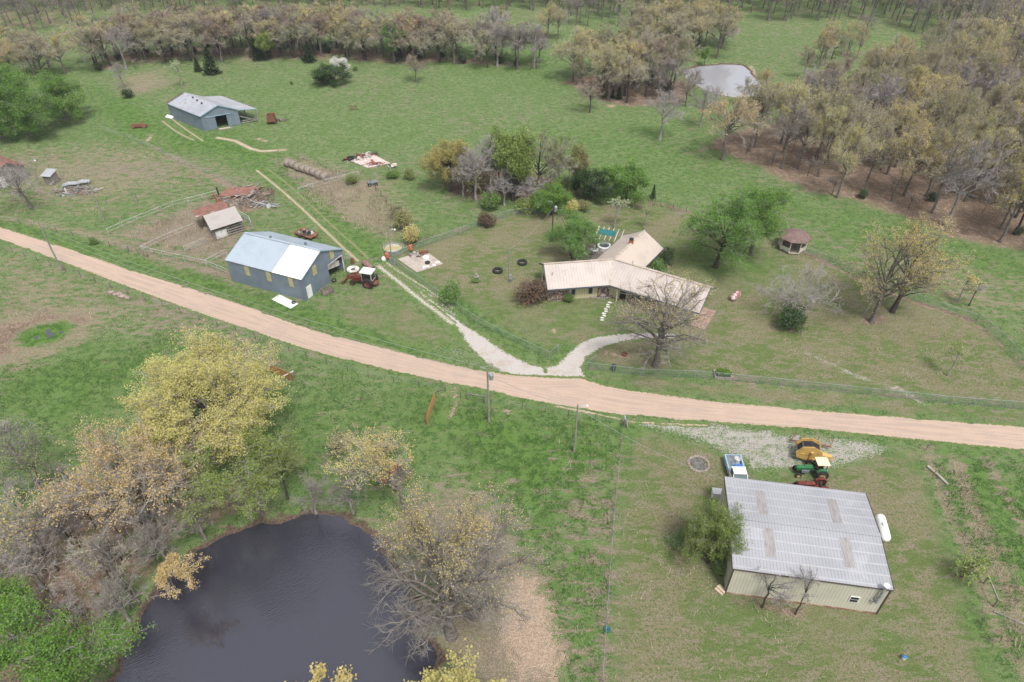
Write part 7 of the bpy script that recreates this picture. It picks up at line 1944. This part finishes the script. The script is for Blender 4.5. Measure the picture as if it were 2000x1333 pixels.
# understory: leafless saplings and dark brush below the big trees
for place, grp, pts, sp, n_u, sd in ((WOODS[0][0], 'right wood', WOODS[0][2], 9.0, 70, 71), (WOODS[1][0], 'hedgerow', WOODS[1][2], 6.5, 60, 72), (WOODS[2][0], 'copse', WOODS[2][2], 7.0, 14, 73),
                                     ('in the leaf litter left of the pond', 'grove', [(-60, 960), (60, 950), (230, 930), (300, 960), (420, 1000), (380, 1060), (290, 1150), (240, 1250), (60, 1230), (-60, 1200)], 2.6, 60, 74)):
    rs = random.Random(sd)
    sc_ = sorted(scatter(pts, sp, sd), key=lambda q: q[1])[:n_u]
    for x, y in sc_:
        dark = grp != 'grove' and rs.random() < 0.3
        hgt = rs.uniform(2.6, 5.5) if not dark else rs.uniform(1.6, 3.0)
        key = 'shrub0' if dark else 'sapling1'
        k = hgt / PROTO[key][2]
        lm, tw, cn = (rs.choice((('leaf_deep', 'twig_grey', 'dark green'), ('leaf_cedar', 'twig_grey', 'nearly black')))) if dark else rs.choice((('leaf_tan', 'twig_grey', 'thin grey leafless'), ('leaf_tan', 'twig_brown', 'thin brown leafless'), ('leaf_tan', 'twig_mauve', 'thin mauve leafless')))
        lab = cn + (' bush ' if dark else ' sapling ') + ('standing ' if grp == 'grove' else 'under the trees ') + place
        tree(key, 'bush' if dark else 'sapling', lab, Vector((x, y, 0)), (k, k, k), rs.uniform(0, 6.28), lm if dark else None, tw, cn + (' bushes ' if dark else ' saplings ') + place, 'bush' if dark else 'sapling')

# the rest: one far-off mass
def lite(seed):
    return build_tree(seed, 12, 0.24, 4.8, 7.0, 5.1, 11, 5, 4, 2, 2, 0.26, 0.24, 0.85, low=-0.55, lscatter=0.2, twr=0.03, fill=0.95, leafy_top=1.0)
LITE = [lite(300 + i) for i in range(3)]
mats_far = ['bark_grey', 'twig_mauve', 'leaf_mauve', 'leaf_tan', 'leaf_olive', 'leaf_russet', 'leaf_gold', 'leaf_green', 'leaf_cedar', 'leaf_yellowgreen']
lv = []
for T, C in LITE:
    V = np.array(T.v + C.v); F_ = [tuple(f) for f in T.f] + [tuple(i + len(T.v) for i in f) for f in C.f]
    lv.append((V, np.array(F_), np.array([0] * len(T.f) + [1 + m for m in C.m]), np.array(T.r + C.r)))
vs, fs, ms, rs_ = [], [], [], []
base = 0
rr_ = np.random.RandomState(5)
for d_, x, y, place, grp, m_, key, h_, rz_, sx in cands[N_IND:]:
    V, F_, Mi, Rr = lv[rr_.randint(3)]
    k = h_ / 12.0; c, s = math.cos(rz_) * k * sx, math.sin(rz_) * k * sx
    W_ = np.stack([V[:, 0] * c - V[:, 1] * s + x, V[:, 0] * s + V[:, 1] * c + y, V[:, 2] * k], 1)
    vs.append(W_); fs.append(F_ + base); base += len(V)
    ms.append(np.where(Mi == 2, mats_far.index(m_[0]), Mi)); rs_.append(np.clip(Rr * 0.7 + rr_.rand() * 0.5 - 0.1, 0, 1))
if vs:
    fme = np_mesh('distant_woods', np.concatenate(vs), np.concatenate(fs))
    for k in mats_far: fme.materials.append(MAT[k])
    fme.polygons.foreach_set('material_index', np.concatenate(ms).astype(np.int32))
    a_ = fme.attributes.new('rnd', 'FLOAT', 'FACE'); a_.data.foreach_set('value', np.concatenate(rs_).astype(np.float32))
    fo = bpy.data.objects.new('distant_woods', fme); COL.objects.link(fo)
    tag(fo, 'far mass of leafless and budding woods along the top of the view', 'woods', kind='stuff')
from collections import Counter
print(Counter(c[4] for c in cands), Counter(c[4] for c in cands[:N_IND]))
print('trees: candidates', len(cands), 'far faces', sum(len(f) for f in fs))

# --- dead weeds, brush and grass nobody could count
def blades(name, label, zones, mat, per, hmin, hmax, seed, w=0.03, lean_=0.6, cat='weeds'):
    rg = np.random.RandomState(seed)
    V, Fc, Rn = [], [], []
    n0 = 0
    for pts in zones:
        P = world(pts)
        A_ = abs(sum(P[i][0] * P[(i + 1) % len(P)][1] - P[(i + 1) % len(P)][0] * P[i][1] for i in range(len(P)))) / 2
        n = int(A_ * per)
        X = rg.uniform(P[:, 0].min(), P[:, 0].max(), n * 3); Y = rg.uniform(P[:, 1].min(), P[:, 1].max(), n * 3)
        ok = inside(X, Y, P) & (vnoise(X, Y, 0.5, seed) > 0.38); X, Y = X[ok][:n], Y[ok][:n]
        n = len(X)
        h = rg.uniform(hmin, hmax, n); an = rg.uniform(0, 6.28, n)
        base_dir = vnoise(X, Y, 0.25, seed + 3) * 12
        lx, ly = np.cos(base_dir) * h * lean_ + rg.normal(0, .2, n) * h, np.sin(base_dir) * h * lean_ + rg.normal(0, .2, n) * h
        wx, wy = np.cos(an) * w, np.sin(an) * w
        b0 = np.stack([X - wx, Y - wy, np.zeros(n)], 1); b1 = np.stack([X + wx, Y + wy, np.zeros(n)], 1)
        m0 = np.stack([X + lx * .4 + wx * .7, Y + ly * .4 + wy * .7, h * .6], 1); m1 = np.stack([X + lx * .4 - wx * .7, Y + ly * .4 - wy * .7, h * .6], 1)
        tp_ = np.stack([X + lx, Y + ly, h], 1); t2 = tp_ + np.array([0.01, 0, 0])
        V.append(np.stack([b0, b1, m0, m1, tp_, t2], 1).reshape(-1, 3))
        i = np.arange(n)[:, None] * 6 + n0
        Fc.append(np.concatenate([i + np.array([[0, 1, 2, 3]]), i + np.array([[3, 2, 5, 4]])], 0)); n0 += n * 6
        r = rg.rand(n); Rn.append(np.concatenate([r, r]))
    me = np_mesh(name, np.concatenate(V), np.concatenate(Fc))
    a = me.attributes.new('rnd', 'FLOAT', 'FACE'); a.data.foreach_set('value', np.concatenate(Rn).astype(np.float32))
    me.materials.append(MAT[mat])
    o_ = bpy.data.objects.new(name, me); COL.objects.link(o_)
    return tag(o_, label, cat, kind='stuff')
MAT['straw'] = leaf_mat('dead straw', (0.40, 0.325, 0.25), (0.27, 0.215, 0.17), 0.1, 0.05)
MAT['blade'] = leaf_mat('grass blade', (0.075, 0.14, 0.028), (0.045, 0.095, 0.018), 0.15, 0.05)
MAT['bramble'] = leaf_mat('bramble', (0.17, 0.125, 0.1), (0.1, 0.075, 0.062), 0.05, 0.05)
blades('dead_weeds', 'flattened dead weeds in the pens, marsh and pasture patches', [
    [(575, 345), (735, 362), (785, 430), (768, 468), (680, 440), (595, 385)], [(232, 462), (400, 402), (440, 440), (440, 500), (300, 488)], [(545, 318), (590, 308), (690, 345), (600, 370)],
    [(-20, 640), (40, 612), (120, 600), (60, 632), (20, 668), (20, 690), (-20, 705)], [(640, 850), (760, 840), (740, 900), (620, 920)], [(1860, 905), (1900, 960), (2000, 1150), (2050, 1290), (1990, 1290), (1895, 1060)]], 'straw', 9, 0.25, 0.7, 3)
blades('straw_flecks', 'bleached dead grass scattered through the near pastures', [
    [(0, 490), (210, 560), (420, 640), (330, 650), (220, 680), (60, 600), (0, 620)], [(300, 640), (480, 670), (760, 765), (700, 860), (560, 760), (400, 690), (280, 690)],
    [(1090, 860), (1210, 890), (1190, 1320), (1130, 1330), (1110, 1100)], [(1240, 860), (1400, 960), (1400, 1170), (1700, 1240), (1900, 1330), (1200, 1330), (1210, 980)],
    [(0, 300), (300, 280), (400, 340), (200, 420), (0, 420)], [(1500, 640), (1880, 650), (1980, 760), (1600, 740)]], 'straw', 3.0, 0.08, 0.3, 13, 0.035, 1.2, 'dead grass')
blades('brush_row', 'tangled dead brush along fences and the pond bank', [
    [(1862, 1110), (1880, 1105), (1905, 1160), (1945, 1270), (1938, 1290), (1915, 1250), (1885, 1170)], [(1418, 1166), (1560, 1188), (1566, 1208), (1440, 1188)],
    [(245, 1270), (300, 1180), (345, 1125), (400, 1075), (460, 1040), (450, 1025), (380, 1060), (290, 1165), (225, 1270)], [(1250, 385), (1330, 408), (1328, 418), (1248, 396)], [(215, 482), (290, 506), (300, 498), (220, 470)],
    [(800, 485), (850, 465), (846, 455), (800, 470)], [(275, 492), (440, 540), (448, 546), (270, 500)], [(450, 372), (530, 368), (545, 398), (470, 415)],
    [(840, 300), (1060, 330), (1180, 385), (1040, 405), (880, 395)]], 'bramble', 10, 0.3, 1.0, 5, 0.02, 0.5)
blades('tall_grass', 'long green grass on the verges and the near pasture', [
    [(830, 775), (1215, 838), (1205, 960), (1195, 1100), (1180, 1333), (1110, 1333), (1110, 1260), (1060, 1120), (1000, 1040), (940, 950), (880, 860)],
    [(0, 425), (120, 462), (250, 505), (330, 530), (430, 548), (590, 602), (700, 652), (690, 662), (500, 600), (250, 520), (0, 440)],
    [(0, 720), (240, 690), (330, 640), (420, 660), (560, 700), (760, 760), (850, 800), (700, 960), (600, 930), (520, 760), (330, 680), (220, 760), (0, 900)],
    [(1810, 885), (1880, 885), (2010, 900), (2060, 1100), (2050, 1300), (1960, 1300), (1900, 1100), (1850, 1000)]], 'blade', 14, 0.1, 0.32, 7, 0.03, 0.5, 'grass')
# ------------------------------------------------------------------ the slight haze that greys the far woods
hz = MB(); hz.box(-620, 620, -60, 560, -3.2, 72)
hm_, hnt, hb = new_mat('haze air')
hnt.nodes.remove(hb)
pv = hnt.nodes.new('ShaderNodeVolumePrincipled')
pv.inputs['Color'].default_value = (0.82, 0.88, 1.0, 1)
pv.inputs['Density'].default_value = 0.00013
hnt.links.new(pv.outputs[0], hnt.nodes['Material Output'].inputs['Volume'])
hzo = hz.part('haze', hm_)
hzo['kind'] = 'stuff'; hzo['label'] = 'thin pale haze over the farmland'
